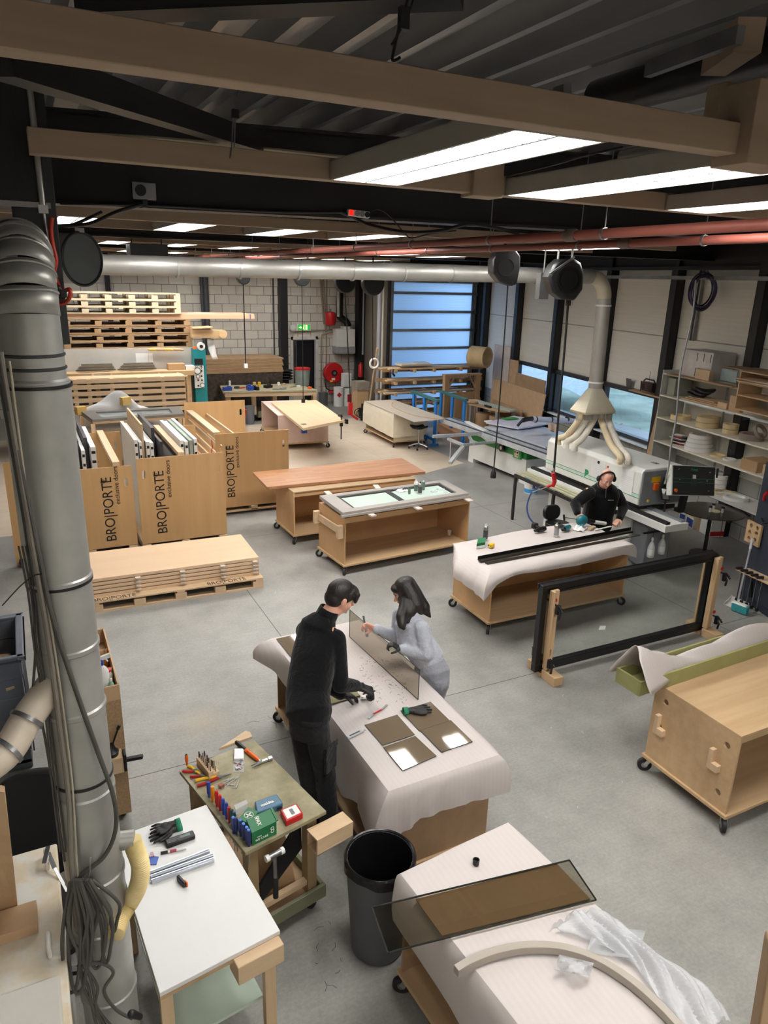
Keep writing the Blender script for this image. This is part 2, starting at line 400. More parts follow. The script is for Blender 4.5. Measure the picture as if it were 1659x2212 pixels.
d3=MB();zs=[.1,.605,1.11,1.615,2.12,2.625,3.13,3.635,3.95]
for z in zs:d3.box(gl-.05,yg-.01,z-.035,gr+.05,yg+.045,z+.035)
for x in(gl,gr):d3.box(x-.07,yg-.01,.06,x+.05,yg+.045,3.95)
d3=struct('door_3',d3,mat('aluminium door rail',(150,156,162),.4,.6),bev=.004)
OPAL=bpy.data.materials.new('translucent door panel');OPAL.use_nodes=True;t=OPAL.node_tree;t.nodes.remove(t.nodes['Principled BSDF'])
tl=N(t,'ShaderNodeBsdfTranslucent');tl.inputs['Color'].default_value=(.84,.9,.95,1);gg=N(t,'ShaderNodeBsdfGlossy');gg.inputs['Roughness'].default_value=.15
ms=N(t,'ShaderNodeMixShader');ms.inputs[0].default_value=.06
wv=N(t,'ShaderNodeTexWave',wave_type='BANDS',bands_direction='Z');wv.inputs['Scale'].default_value=7.5;t.links.new(coords(t),wv.inputs['Vector'])
t.links.new(ramp(t,wv.outputs['Fac'],[(.0,(.66,.80,.95,1)),(.5,(.74,.88,1,1))]),tl.inputs['Color'])
t.links.new(tl.outputs[0],ms.inputs[1]);t.links.new(gg.outputs[0],ms.inputs[2]);t.links.new(ms.outputs[0],t.nodes['Material Output'].inputs['Surface'])
for a,b_ in zip(zs[:-1],zs[1:]):MB().box(gl+.04,yg+.012,a+.03,gr-.04,yg+.02,b_-.03).build('door_panel',OPAL,d3)
for z in zs[1:]:
 for x in(gl-.06,gr+.04):MB().box(x-.03,yg-.05,z-.05,x+.05,yg-.01,z+.05).build('roller_bracket',STEEL,d3)
fm=MB();fw=.07
fm.box(dl-.02,yb-.03,0,dl+fw,yb+.12,dh+.02);fm.box(dr_-fw,yb-.03,0,dr_+.02,yb+.12,dh+.02);fm.box(dl,yb-.03,dh-fw,dr_,yb+.12,dh+.02)
d1=struct('door_1',fm,mat('white door frame',(205,203,196),.5))
MB().ob((dl+.62,yb+.16,dh/2-.05),(.82,.04,dh-.12),R_(10)).build('door_leaf',mat('dark navy door leaf',(16,18,24),.5),d1)
MB().box(dl-.3,yb+.6,0,dr_+.3,yb+.65,2.4).build('door_recess',mat('brown passage wall',(74,60,44),.8),d1)
MB().bar((dl+.32,yb+.06,.98),(dl+.44,yb+.06,.98),.02,.02).build('door_handle',CHROME,d1)
def sidebox(mb,k0,k1,o0,o1,z0,z1):
 return mb.add([onside(k,o_,z)for z in(z0,z1)for k in(k0,k1)for o_ in(o0,o1)],[(0,1,3,2),(4,6,7,5),(0,4,5,1),(2,3,7,6),(0,2,6,4),(1,5,7,3)])
d2=struct('door_2',sidebox(sidebox(sidebox(MB(),.40,.43,-.07,0,0,2.2),.76,.79,-.07,0,0,2.2),.40,.79,-.07,0,2.12,2.22),DARKFR)
sidebox(MB(),.43,.76,-.05,-.005,.02,2.12).build('door_leaf',mat('black door leaf',(24,26,28),.45),d2)
sidebox(MB(),.475,.485,-.12,-.05,.92,1.2).build('door_handle',CHROME,d2)
dk=MB();per=.27;pr=[]
x=xl
while x<15.5:
 pr+=[(x,ZT),(x+.04,ZT),(x+.075,ZT+.1),(x+.235,ZT+.1)];x+=per
wallx=lambda y:WO.x+(y-WO.y)*math.tan(WT)
vs=[];fs=[]
for(x,z),(x2,z2)in zip(pr[:-1],pr[1:]):
 ye=22.6 if x2<10.6 else 18.62
 y0=yf if x2<wallx(yf)else WO.y+(x2-WO.x)/math.tan(WT)
 if y0>ye-.05:continue
 o_=len(vs);vs+=[(x,y0,z),(x2,y0,z2),(x2,ye,z2),(x,ye,z)];fs.append((o_,o_+1,o_+2,o_+3))
dk.add(vs,fs)
struct('ceiling',dk,DECK,solid=.002,smooth=False)
struct('roof_slab',MB().prism([(xl-.3,yf-.3),(wallx(yf-.3)+.1,yf-.3),(wallx(18.6)+.1,18.65),(10.7,18.65),(10.7,22.7),(xl-.3,22.7)],ZT+.14,ZT+.3),mat('roof insulation',(60,60,60),.9))
sk=-.17
def ibeam(name,y0,x0,x1,zbot,ztop,w_=.2,sk=sk):
 mb=MB();a,c=Vector((x0,y0+sk*(-x0),0)),Vector((x1,y0+sk*(x1)*1.0,0));a.y=y0+sk*x0
 for z0,z1,ww in((zbot,zbot+.02,w_),(zbot+.02,ztop-.02,.016),(ztop-.02,ztop,w_)):
  mb.bar(a+Vector((0,0,(z0+z1)/2)),c+Vector((0,0,(z0+z1)/2)),ww,z1-z0,up=(0,0,1))
 return struct(name,mb,BLACKST)
ibeam('ceiling_beam',5.55,xl,10.6,4.40,ZT);ibeam('ceiling_beam',10.8,xl,11.5,4.42,ZT);ibeam('ceiling_beam',15.9,xl,12.2,4.42,ZT)
ibeam('ceiling_beam',20.2,xl,12.0,4.42,ZT)
rwstruct('wall_beam',BLACKST,(-9,-.02,4.28,UE,.18,4.34),(-9,.07,4.34,UE,.1,ZT-.02))
struct('ceiling_brace',MB().bar(PY(-10,122,1.95),PY(350*2,357,5.0),.075,.075,up=(0,0,1)),BLACKST)
struct('ceiling_beam',MB().bar(P(180,-20,4.86),P(1000,-60,4.86),.12,.16,up=(0,0,1)),BLACKST)
def carrier(y,x0,x1,z0=4.4,h=.088,w_=.076):
 return struct('ceiling_joist',MB().box(x0,y,z0,x1,y+w_,z0+h),BEAMW,bev=.003)
rows=[(1.747,3.245,.2,3.05),(6.58,8.08,.2,8),(11.35,12.85,.2,9),(16.0,17.5,.6,9)]
carrier(1.747,-.9,PY(1612,300,1.747).x);carrier(3.17,.12,5.2)
for r in rows[1:]:carrier(r[0],-.5,r[3]-.9);carrier(r[1]-.07,-.5,r[3]-.9)
struct('ceiling_joist',MB().box(PY(1614,350,1.70).x,1.70,PY(1614,352,1.70).z,PY(1614,352,1.70).x+.25,1.84,PY(1640,165,1.70).z).box(PY(1568,200,1.9).x,1.9,4.44,PY(1612,200,1.9).x,1.98,PY(1590,178,1.9).z),BEAMW,bev=.003)
struct('ceiling_joist',MB().box(2.02,3.15,4.385,2.19,3.262,4.62),BEAMW,bev=.003)
struct('ceiling_joist',MB().bar(P(1545,130,4.78),P(1620,75,4.78),.09,.1),BEAMW)
LAMP=bpy.data.materials.new('lit fluorescent tray');LAMP.use_nodes=True;t=LAMP.node_tree;b=t.nodes['Principled BSDF']
b.inputs['Base Color'].default_value=(.8,.8,.8,1);b.inputs['Emission Color'].default_value=(1,.975,.945,1);b.inputs['Emission Strength'].default_value=15
LOUV=mat('satin aluminium louvre',(170,172,174),.3,var=.02)
HOUS=mat('pale fixture housing',(176,170,158),.5,var=.05)
def light(label,x,y0,y1,z=4.4,w_=.335):
 L=y1-y0;T=thing('ceiling_light',label,'ceiling light',(x,y0,z),0,'fluorescent louvre lights')
 h=MB();h.box(0,0,0,.012,L,.075);h.box(w_-.012,0,0,w_,L,.075);h.box(0,0,0,w_,.012,.075);h.box(0,L-.012,0,w_,L,.075);h.box(0,0,.07,w_,L,.075)
 h.build('housing',HOUS,T,w=False)
 MB().box(.014,.014,.046,w_-.014,L-.014,.05).build('tube_tray',LAMP,T,w=False)
 g=MB();n=15
 g.box(w_/2-.006,.012,.002,w_/2+.006,L-.012,.012)
 for i in range(1,n):g.box(.012,L*i/n-.004,.002,w_-.012,L*i/n+.004,.012)
 g.build('louvre',LOUV,T,w=False)
 return T
l0=light('nearest louvre light, the widest strip below the long timber beam',1.296,1.83,3.17)
for x,s in((2.215,'second louvre light from the camera, right of the timber block'),(3.285,'third louvre light of the front row, cut by the right edge'),(4.25,'louvre light of the front row beyond the right edge')):
 dup(l0,(x,1.83,4.4),0,s)
for k in range(-1,2):dup(l0,(2.9+.95*k,-2.0,4.4),0,'added unseen louvre light above and behind the viewer')  # unseen lamps behind the camera, added to light the hall evenly
for k in range(-2,0):dup(l0,(1.3+1.1*k,-2.0,4.4),0,'added unseen louvre light above and behind the viewer')
ord_=['first','second','third','fourth','fifth','sixth','seventh','eighth','ninth']
for ri,(y,n,x0)in enumerate(((6.66,7,.40),(11.43,8,.35),(16.08,8,1.2),(19.6,3,1.6))):  # last entry is an extra lamp row, put in to brighten the far wall
 for k in range(n):
  dup(l0,(x0+(.945 if ri<3 else 2.8)*k,y,4.4),0,'%s louvre light from the left in the %s row beyond the first black girder'%(ord_[k],['nearest','second','third','added farthest'][ri]))
struct('ground_outside',MB().box(9,3,-.25,60,60,-.2)if False else MB().prism([tuple(W(-20,-.3,0))[:2],tuple(W(-20,-40,0))[:2],tuple(W(60,-40,0))[:2],tuple(W(60,-.3,0))[:2]],-.3,-.05),mat('outdoor paving and grass',(150,160,140),.9,var=.3,scale=.6))
ob=MB()
for i in range(14):ob.box(17.2,21,.2+.22*i,17.25,33,.33+.22*i)
ob.box(17.26,20.8,0,17.6,33,3.4)
struct('building_outside',ob,mat('pale corrugated facade outside',(176,182,190),.6))
tp=MB().grid(14,8,lambda a,b:(15.2+3.2*b,17.0+4*a,.75+.55*math.sin(a*7+b*3)*.25+.5*math.sin(b*3.1)))
tag(tp.build('tarpaulin',mat('pale grey tarpaulin',(196,204,212),.5)),'pale tarpaulin heap outside behind the middle window','tarpaulin')
lv=MB()
for i in range(260):
 a=random.uniform(0,6.28);p=Vector((random.uniform(14.2,16.2),random.uniform(13,20),-.03));s_=.05
 lv.add([p+Vector((math.cos(a)*s_,math.sin(a)*s_,.01)),p+Vector((-math.sin(a)*s_,math.cos(a)*s_,.03)),p+Vector((-math.cos(a)*s_,-math.sin(a)*s_,.01))],[(0,1,2)])
o=lv.build('fallen_leaves',mat('rust brown leaves',(150,90,70),.8));tag(o,'rust brown fallen leaves on the paving outside the windows','leaves',kind='stuff')
wd=bpy.data.worlds.new('sky');SC.world=wd;wd.use_nodes=True;t=wd.node_tree;bg=t.nodes['Background']
tc=N(t,'ShaderNodeTexCoord');sx=N(t,'ShaderNodeSeparateXYZ');t.links.new(tc.outputs['Generated'],sx.inputs[0])
t.links.new(ramp(t,sx.outputs['Z'],[(.0,(.62,.76,.96,1)),(.4,(.52,.7,1,1))]),bg.inputs['Color']);bg.inputs['Strength'].default_value=1.15
cd=bpy.data.cameras.new('camera');co=bpy.data.objects.new('camera',cd);COL.objects.link(co);SC.camera=co
cd.sensor_fit='VERTICAL';cd.sensor_height=36;cd.lens=36*FPX/2212;cd.clip_start=.05;cd.clip_end=200
mw=Matrix.Identity(4)
for i,a in enumerate((RT,-DN,-FW)):mw.col[i][:3]=a
mw.col[3][:3]=CAM;co.matrix_world=mw
SC.view_settings.view_transform='Standard';SC.view_settings.look='None';SC.view_settings.gamma=1;SC.view_settings.use_curve_mapping=False;SC.view_settings.exposure=1.36
SC.cycles.use_denoising=True;SC.cycles.max_bounces=8;SC.cycles.transparent_max_bounces=12;SC.cycles.caustics_reflective=False;SC.cycles.caustics_refractive=False
SC.cycles.sample_clamp_indirect=4
def loops_panel(mb,loops,t):
 0
 bm=bmesh.new();es=[]
 for lp in loops:
  vs=[bm.verts.new((x,y,0))for x,y in lp]
  es+=[bm.edges.new((vs[i],vs[(i+1)%len(vs)]))for i in range(len(vs))]
 bmesh.ops.triangle_fill(bm,edges=es,use_beauty=True)
 g=bmesh.ops.extrude_face_region(bm,geom=bm.faces[:]);bmesh.ops.translate(bm,verts=[v for v in g['geom']if isinstance(v,bmesh.types.BMVert)],vec=(0,0,t))
 bm.verts.index_update();mb.add([v.co[:]for v in bm.verts],[[v.index for v in f.verts]for f in bm.faces]);bm.free();return mb
def circ(x,y,r,n=18):return[(x+r*math.cos(2*math.pi*i/n),y+r*math.sin(2*math.pi*i/n))for i in range(n)]
def slot(x,y,w,h,n=6):
 r=min(w,h)/2;return[(x+a,y+b)for a,b in rectpoly(w,h,r*.999,n)]
def rect(x0,y0,x1,y1):return[(x0,y0),(x1,y0),(x1,y1),(x0,y1)]
def caster(parent,x,y,r=.05,rz=0,h=.11,brake=0):
 f=MB();f.box(x-.04,y-.03,h-.008,x+.04,y+.03,h)
 a=Matrix.Rotation(rz,4,'Z');d=a@Vector((.035,0,0));n=a@Vector((0,.022,0));c=Vector((x,y,0))+d
 for k in(-1,1):f.bar(Vector((x,y,h-.008))+n*k,c+n*k+Vector((0,0,r)),.035,.004,up=n)
 o=f.build('caster',CHROME,parent,w=False,bev=.001)
 w=MB();ax=n.normalized()
 for k,rr in((-.016,r*.82),(-.012,r),(.012,r),(.016,r*.82)):pass
 w.cyl(c+ax*-.015+Vector((0,0,r)),c+ax*.015+Vector((0,0,r)),r,r,20);w.build('wheel',RUBBER,o,w=False,bev=.003)
 w2=MB().cyl(c+ax*-.0165+Vector((0,0,r)),c+ax*.0165+Vector((0,0,r)),r*.45,r*.45,14);w2.build('hub',STEEL,o,w=False)
 return o
MDFB=mat('warm mdf panel',(196,156,112),.7,var=.07,scale=3)
def workbench(label,o,rz,L=2.15,Wd=.82,H=.85,open_side='front',holes=0,m=None,topm=None,top_over=0,group='mobile workbenches on casters',wheel_r=.055):
 0
 m=m or MDFB;T=thing('mobile_workbench',label,'workbench',(o[0],o[1],0),rz,group)
 z0=.13;h=H-.018
 MB().box(-.02,-.02,z0,L+.02,Wd+.02,z0+.03).build('base_board',PLY,T,w=False,bev=.003)
 for i,x in enumerate((0,L-.018)):
  e=MB();e.T=Matrix.Translation((x,0,z0+.03))@fr((0,0,0),(0,1,0),(0,0,1));hh=h-z0-.03
  hl=[circ(a*Wd,b*hh,.028)for a,b in((.12,.2),(.12,.82),(.85,.85),(.88,.5))][:holes]if i==0 else[]
  loops_panel(e,[rect(0,0,Wd,hh)]+hl,.018);e.build('end_panel',m,T,w=False)
 y=Wd*.5
 if open_side=='front':y=Wd-.018
 MB().box(.018,y,z0+.03,L-.018,y+.018,h).build('back_panel',m,T,w=False)
 if open_side=='front':MB().box(.018,.02,h-.07,L-.018,.04,h).build('top_rail',m,T,w=False)
 MB().box(-top_over,-top_over,h,L+top_over,Wd+top_over,H).build('worktop',topm or m,T,w=False,bev=.002)
 for i,(x,yy)in enumerate(((.03,.03),(L-.03,.03),(.03,Wd-.03),(L-.03,Wd-.03))):caster(T,x,yy,wheel_r,(-2.3,-1.0,2.5,.9)[i],z0)
 return T
def resample(keys,t):
 keys=sorted(keys,key=lambda k:k[0]);n=len(keys)
 for i in range(n):
  a=keys[i];b=keys[(i+1)%n];tb=b[0]if i<n-1 else b[0]+4
  tt=t if t>=keys[0][0]else t+4
  if a[0]<=tt<=tb:
   k=(tt-a[0])/(tb-a[0]+1e-9);return Vector(a[1]).lerp(Vector(b[1]),k)
 return Vector(keys[-1][1])
def drape(corners,hem,nseg=26,rows=9,wr=.012,fr_=5,rad=.012,seed=1):
 0
 rnd=random.Random(seed);mb=MB();c=[Vector(p)for p in corners];n=nseg*4
 def per(t):
  i=int(t)%4;return c[i].lerp(c[(i+1)%4],t-int(t))
 mid=sum(c,Vector())/4;ph=[rnd.uniform(0,6.28)for _ in range(4)]
 vs=[]
 for r in range(rows+1):
  k=r/rows
  for i in range(n):
   t=i/nseg;p=per(t);h=resample(hem,t);d=h-p;out=Vector((d.x,d.y,0));
   nrm=(p-mid);nrm.z=0;nrm.normalize()
   q=p+out*math.sin(min(1,k*1.25)*math.pi/2)+Vector((0,0,d.z*k**1.25))
   L=d.length
   q+=nrm*(wr*k*min(1,L*3)*(math.sin(t*fr_*2*math.pi/1.0+ph[0])+.6*math.sin(t*fr_*1.7*6.28+ph[1])))+nrm*rad*min(1,k*6)
   vs.append(q)
 fs=[(r*n+i,r*n+(i+1)%n,(r+1)*n+(i+1)%n,(r+1)*n+i)for r in range(rows)for i in range(n)]
 mb.add(vs,fs)
 g=nseg
 mb.grid(g,g,lambda a,b:c[0].lerp(c[1],a).lerp(c[3].lerp(c[2],a),b)+Vector((0,0,.0015*math.sin(a*19+ph[2])*math.sin(b*23+ph[3])*(1 if 0<a<1 and 0<b<1 else 0))))
 return mb
U3=lambda p,z=None:Vector((p[0],p[1],p[2]if z is None else z))
def quadbox(mb,pts,z0,z1):
 return mb.prism([(p[0],p[1])for p in pts],z0,z1)
gb=workbench('workbench with the grey glazed door lying on it',(3.76,8.62),R_(4.2),holes=0)
e=MB();e.box(-.05,.03,.60,-.018,.79,.70);e.build('end_rail',PINE,gb,w=False)
for y in(.0,.74):MB().box(-.1,y,.56,-.018,y+.07,.74).build('end_block',PINE,gb,w=False)
GREYW=wood('grey painted wood',(176,168,158),(166,158,148),fine=8,rough=.4)
DT=thing('door_frame','grey painted door with two glass panes lying flat on a workbench','door',(0,0,0))
dz=.905
C4=[P(740,1108,dz+.045),P(1013,1066,dz+.045),P(960,1037,dz+.045),P(690,1071,dz+.045)]
def bil(c,a,b):return c[0].lerp(c[1],a).lerp(c[3].lerp(c[2],a),b)
def frame_boxes(c,rects,z0,z1):
 mb=MB()
 for a0,b0,a1,b1 in rects:
  pts=[bil(c,a0,b0),bil(c,a1,b0),bil(c,a1,b1),bil(c,a0,b1)];quadbox(mb,pts,z0,z1)
 return mb
frame_boxes(C4,[(0,0,1,.14),(0,.86,1,1),(0,.14,.1,.86),(.93,.14,1,.86)],dz,dz+.05).build('frame',GREYW,DT,bev=.004)
frame_boxes(C4,[(-.012,-.03,1.012,.02)],dz-.02,dz+.012).build('rebate',GREYW,DT,bev=.003)
SEAL=mat('black glazing seal',(28,28,28),.5)
frame_boxes(C4,[(.1,.14,.93,.19),(.1,.81,.93,.86),(.1,.19,.125,.81),(.905,.19,.93,.81),(.47,.19,.51,.81)],dz+.005,dz+.03).build('glazing_seal',SEAL,DT)
PALEG=mat('pale green backed glass',(206,224,212),.12,var=.02)
for a0,a1 in((.125,.47),(.51,.905)):frame_boxes(C4,[(a0,.19,a1,.81)],dz+.004,dz+.02).build('pane',PALEG,DT)
for(px,py),(qx,qy),s in(((775,1098),(808,1115),'white support batten under the front of the grey door, left'),((875,1085),(908,1100),'white support batten under the front of the grey door, middle'),((986,1068),(1018,1083),'white support batten under the grey door, right end'),((712,1068),(705,1062),'white support batten sticking out behind the grey door, left'),((815,1053),(811,1048),'white support batten sticking out behind the grey door, middle')):
 a,b=P(px,py,.873),P(qx,qy,.873);d=(b-a).normalized()
 if(b-a).length<.1:b=a+d*.1
 one('support_batten',MB().bar(a-d*.35,b,.085,.022,up=(0,0,1)),wood('white washed softwood',(226,214,200),(210,196,180)),s,'batten',group='battens under the grey door',bev=.002)
def spray_can(label,base,h=.19,r=.028,body=None,cap=None,band=None,rz=0,group='spray cans'):
 T=thing('spray_can',label,'spray can',base,rz,group)
 MB().lathe([(r*.96,0),(r,.004),(r,h*.8),(r*.8,h*.86),(r*.55,h*.88)]).build('can',body or CHROME,T,w=False)
 if band:MB().lathe([(r*1.01,h*.12),(r*1.015,h*.13),(r*1.015,h*.62),(r*1.01,h*.63)]).build('label_band',band,T,w=False)
 MB().lathe([(r*.55,h*.87),(r*.55,h*.93),(r*.3,h*.94),(r*.3,h),(0,h)]).build('cap',cap or BLACKP,T,w=False);return T
PRT=mat('grey green printed label',(96,116,104),.4,var=.3,scale=30)
PRD=mat('dark printed label',(70,70,74),.4,var=.4,scale=40)
spray_can('short dark bottle standing on the grey door, leftmost of the cans',P(884,1067,dz+.02),.10,.019,PRT)
spray_can('tall green white spray can at the back of the grey door',P(898,1063,dz+.02),.19,.03,WHITE,WHITE,PRT)
spray_can('silver spray can in front of the other cans on the grey door',P(907,1067,dz+.02),.19,.03,CHROME,BLACKP,PRD)
spray_can('pale green spray can behind the silver one on the grey door',P(914,1058,dz+.02),.15,.026,PRT,WHITE)
def crumple(label,name,c,w,d,h,m,seed,cat,rz=0,n=22):
 rnd=random.Random(seed);ph=[rnd.uniform(0,6.28)for _ in range(8)]
 def f(a,b):
  x,y=(a-.5)*w,(b-.5)*d
  e=max(0,1-max(abs(a-.5),abs(b-.5))*2)
  z=h*(.3+.7*e**.5)*abs(math.sin(a*9+ph[0]+2*math.sin(b*5+ph[1]))*.5+.5*math.sin(b*11+ph[2]+a*4))
  return(x+.02*w*math.sin(b*14+ph[3]),y+.05*d*math.sin(a*12+ph[4]),z+.002)
 return one(name,MB().grid(n,n,f),m,label,cat,loc=c,rz=rz,solid=.0015)
crumple('crumpled white cleaning cloth on the left pane of the grey door','cleaning_cloth',P(868,1061,dz+.02),.18,.14,.04,PAPER,3,'cloth',.3)
for i,(px,py,w_,r)in enumerate(((938,1062,.10,.3),(952,1058,.12,-.5),(963,1063,.09,1.0))):
 one('hardware_bag',MB().grid(5,4,lambda a,b:((a-.5)*w_,(b-.5)*.06,.004+.012*math.sin(a*7+i)*math.sin(b*4+1)**2)),FILM,['clear bag of fittings on the right pane, nearest the cans','clear bag of fittings in the middle of the right pane','clear bag of fittings at the right end of the pane'][i],'bag',loc=P(px,py,dz+.024),rz=r,solid=.006)
one('paper_cup',MB().lathe([(.022,0),(.032,.085),(.030,.085),(.020,.004)]),WHITE,'small white paper cup standing inside the workbench below the grey door','cup',loc=P(970,1157,.15))
wb2=workbench('workbench carrying the dark strip timber slab',(3.53,10.06),R_(1),topm=PLYE)
SLAB=bpy.data.materials.new('strip laminated hardwood');SLAB.use_nodes=True;t=SLAB.node_tree;b=t.nodes['Principled BSDF']
v=coords(t);br=N(t,'ShaderNodeTexBrick');t.links.new(v,br.inputs['Vector']);br.offset=.37
for k,x in(('Scale',1),('Brick Width',.62),('Row Height',.062),('Mortar Size',.0008),('Bias',.1)):br.inputs[k].default_value=x
br.inputs['Color1'].default_value=S(182,134,98);br.inputs['Color2'].default_value=S(152,104,72);br.inputs['Mortar'].default_value=S(120,82,58)
f=noise(t,coords(t,(2,40,40)),1,5);t.links.new(mix(t,.35,br.outputs['Color'],ramp(t,f,[(.3,S(140,94,64)),(.7,S(206,158,116))])),b.inputs['Base Color']);b.inputs['Roughness'].default_value=.38
c=[P(577,1052,.9),P(919,1019,.9),P(868,989,.9),P(546,1020,.9)]
sl=MB();loc=c[0].copy();loc.z=0
quadbox(sl,[p-loc for p in c],.855,.9);one('timber_slab',sl,SLAB,'long reddish brown strip timber slab overhanging its workbench','slab',loc=loc,bev=.003)
kb=workbench('workbench covered with foam where the headset man works',(4.63,6.33),R_(-.5),L=2.1)
kc=[frame_of(kb)@Vector(q)for q in((-.03,-.03,.8565),(2.13,-.03,.8565),(2.13,.85,.8565),(-.03,.85,.8565))]
def outside(o,L,Wd,hem,e=.035):
 m=frame_of(o);im=m.inverted();out=[]
 for t,p in hem:
  q=im@Vector(p)
  if-e<q.x<L+e and-e<q.y<Wd+e:
   tt=t%4
   if tt<=1:q.y=-e
   if 1<=tt<=2:q.x=L+e
   if 2<=tt<=3:q.y=Wd+e
   if tt>=3 or tt==0:q.x=-e
   if tt==0:q.y=-e
  out.append((t,m@q))
 return out
foam_k=drape(kc,outside(kb,2.1,.82,[(0,P(1047,1298,.58)),(.12,P(1075,1262,.72)),(.25,P(1110,1242,.78)),(.6,P(1240,1222,.74)),(.9,P(1345,1195,.74)),(1,P(1372,1205,.66)),(1.4,P(1330,1165,.8)),(2,P(1240,1130,.84)),(2.5,P(1110,1150,.84)),(3,P(982,1180,.80)),(3.35,P(980,1245,.62)),(3.7,P(1022,1275,.58))]),wr=.008,seed=4)
one('foam_sheet',foam_k,FOAM,'white packing foam sheet draped over the bench of the headset man','foam sheet',group=None)
rb=workbench('plywood workbench at the right edge carrying the green tray',(4.45,2.86),R_(0),L=2.15,H=.86,holes=4,m=PLY,wheel_r=.06)
for(y,z)in((.17,.47),(.71,.44)):
 MB().box(-.045,y,z,0,y+.035,z+.17).build('rail_hook',PINEZ,rb,w=False,bev=.002)
 MB().box(-.045,y-.06,z,0,y,z+.06).build('hook_lip',PINEZ,rb,w=False,bev=.002)
GMDF=mat('green moisture resistant mdf',(150,148,96),.7,var=.06,scale=8)
ty,tz=3.47,.862
tc4=[P(1383,1500,tz),P(1470,1500-10,tz)]
A=P(1380,1505,tz);tray=thing('green_tray','long green mdf box tray overhanging the plywood workbench','tray',(A.x,A.y,tz),R_(2))
L_,W_,H_=2.1,.26,.13
mb=MB();mb.box(0,0,0,L_,.018,H_);mb.box(0,W_-.018,0,L_,W_,H_);mb.box(0,.018,0,.018,W_-.018,H_);mb.box(L_-.018,.018,0,L_,W_-.018,H_);mb.box(.018,.018,0,L_-.018,W_-.018,.018)
mb.build('side_boards',GMDF,tray,w=False,bev=.002)
def bundle(a,b):
 x=a*2.2-.02;k=math.sin(b*math.pi)
 fl=max(0,1-a*5)
 y=(b-.5)*(.205+.22*fl)+.13-.03*fl
 z=.04+.10*fl+k*(.155+.04*math.sin(a*9+b*3)+.05*fl)+.02*math.sin(a*23+b*9)*k-.07*fl*(abs(b-.5)*2)**2+.03*math.sin(b*13+a*40)*fl*k
 return(x-.04*fl*math.sin(b*8)+.02,y,z)
mb=MB().grid(60,20,bundle);o=mb.build('foam_bundle',FOAM,None,solid=.002);o.location=(A.x,A.y,tz);o.rotation_euler=(0,0,R_(2));tag(o,'white foam sheet heaped in the long green tray','foam sheet')
pb=workbench('workbench between the young man and the woman under foam',(2.655,3.46),R_(91.2),L=2.2,Wd=.81,m=MDFD,open_side='back')
def benchtop(o,L,Wd,e=.03,z=.8565):
 m=frame_of(o);return[m@Vector(q)for q in((-e,Wd+e,z),(-e,-e,z),(L+e,-e,z),(L+e,Wd+e,z))]
pc=benchtop(pb,2.2,.81)
fy,lx=3.40,1.805
foam_p=drape(pc,[(0,PY(806,1840,fy-.03)),(.06,PY(815,1836,fy)),(.18,PY(845,1812,fy)),(.34,PY(884,1784,fy)),(.5,PY(905,1765,fy)),(.75,PY(985,1738,fy)),(.95,PY(1043,1722,fy)),(1,P(1097,1708,.55)),(1.04,P(1096,1698,.58)),(1.12,P(1080,1650,.72)),(1.4,pc[1].lerp(pc[2],.4)+Vector((.03,0,-.03))),(2,pc[2]+Vector((.02,.02,-.02))),(2.5,pc[2].lerp(pc[3],.5)+Vector((0,.03,-.03))),(2.95,P(575,1400,.74)),(3,P(549,1424,.66)),(3.12,P(597,1452,.66)),(3.3,PX(655,1530,lx+.005)),(3.55,PX(705,1640,lx+.005)),(3.72,PX(738,1712,lx+.0)),(3.88,PX(774,1733,lx+.0)),(3.95,PX(772,1740,lx))],wr=.007,seed=9,rad=.02,nseg=40)
one('foam_sheet',foam_p,FOAM,'white packing foam sheet draped over the bench of the couple, pointed front corner hanging low','foam sheet')
qb0,qb1=P(873,1992,.13),None
bc=[P(865,1888,.856),P(1100,1780,.856)]
ax=(bc[1]-bc[0]);ax.z=0;rz=math.atan2(ax.y,ax.x)
dirv=Vector((math.sin(rz),-math.cos(rz),0))*2.2
brt=workbench('workbench in the bottom right corner under foam with tinted glass',tuple((bc[0]+dirv))[:2],rz+R_(90),L=2.2,m=MDFD,open_side='back',Wd=.84)if False else None
T0=bc[0]+dirv
org=bc[1]+dirv-Vector((math.cos(rz),math.sin(rz),0))*.02
brt=workbench('workbench in the bottom right corner under foam and tinted glass',(org.x,org.y),rz+R_(90),L=2.18,Wd=ax.length-.04,m=MDFD,open_side='back')
b4=[bc[0]+dirv,bc[1]+dirv,bc[1],bc[0]];b4=[U3(p,.857)for p in b4]
lft=Vector((-math.cos(rz),-math.sin(rz),0));rgt=-lft
foam_b=drape(b4,[(0,b4[0]+Vector((0,-.1,-.25))),(1,b4[1]+Vector((0,-.1,-.3))),(1.05,b4[1]+rgt*.03+Vector((0,0,-.1))),(1.9,b4[2]+rgt*.02+Vector((0,0,-.04))),(2,b4[2]+Vector((0,.01,-.02))),(2.5,b4[2].lerp(b4[3],.5)+Vector((0,.01,-.03))),(3,b4[3]+lft*.02+Vector((0,.01,-.12))),(3.1,b4[3]+lft*.05+Vector((0,0,-.27))),(3.5,b4[3].lerp(b4[0],.5)+lft*.05+Vector((0,0,-.36))),(3.95,b4[0]+lft*.05+Vector((0,0,-.36)))],wr=.006,seed=12)
one('foam_sheet',foam_b,FOAM,'white packing foam sheet on the bottom right bench under tinted glass and arc','foam sheet')
def benchfit(pts,inset=.1,far=.15):
 a=pts[3]-pts[0];rz=math.atan2(a.y,a.x);W_=(pts[1]-pts[0]).length
 yv=Vector((-math.sin(rz),math.cos(rz),0));o=pts[1]+Vector((math.cos(rz),math.sin(rz),0))*inset+yv*.06;return(o.x,o.y),rz,a.length-inset-far,W_-.12
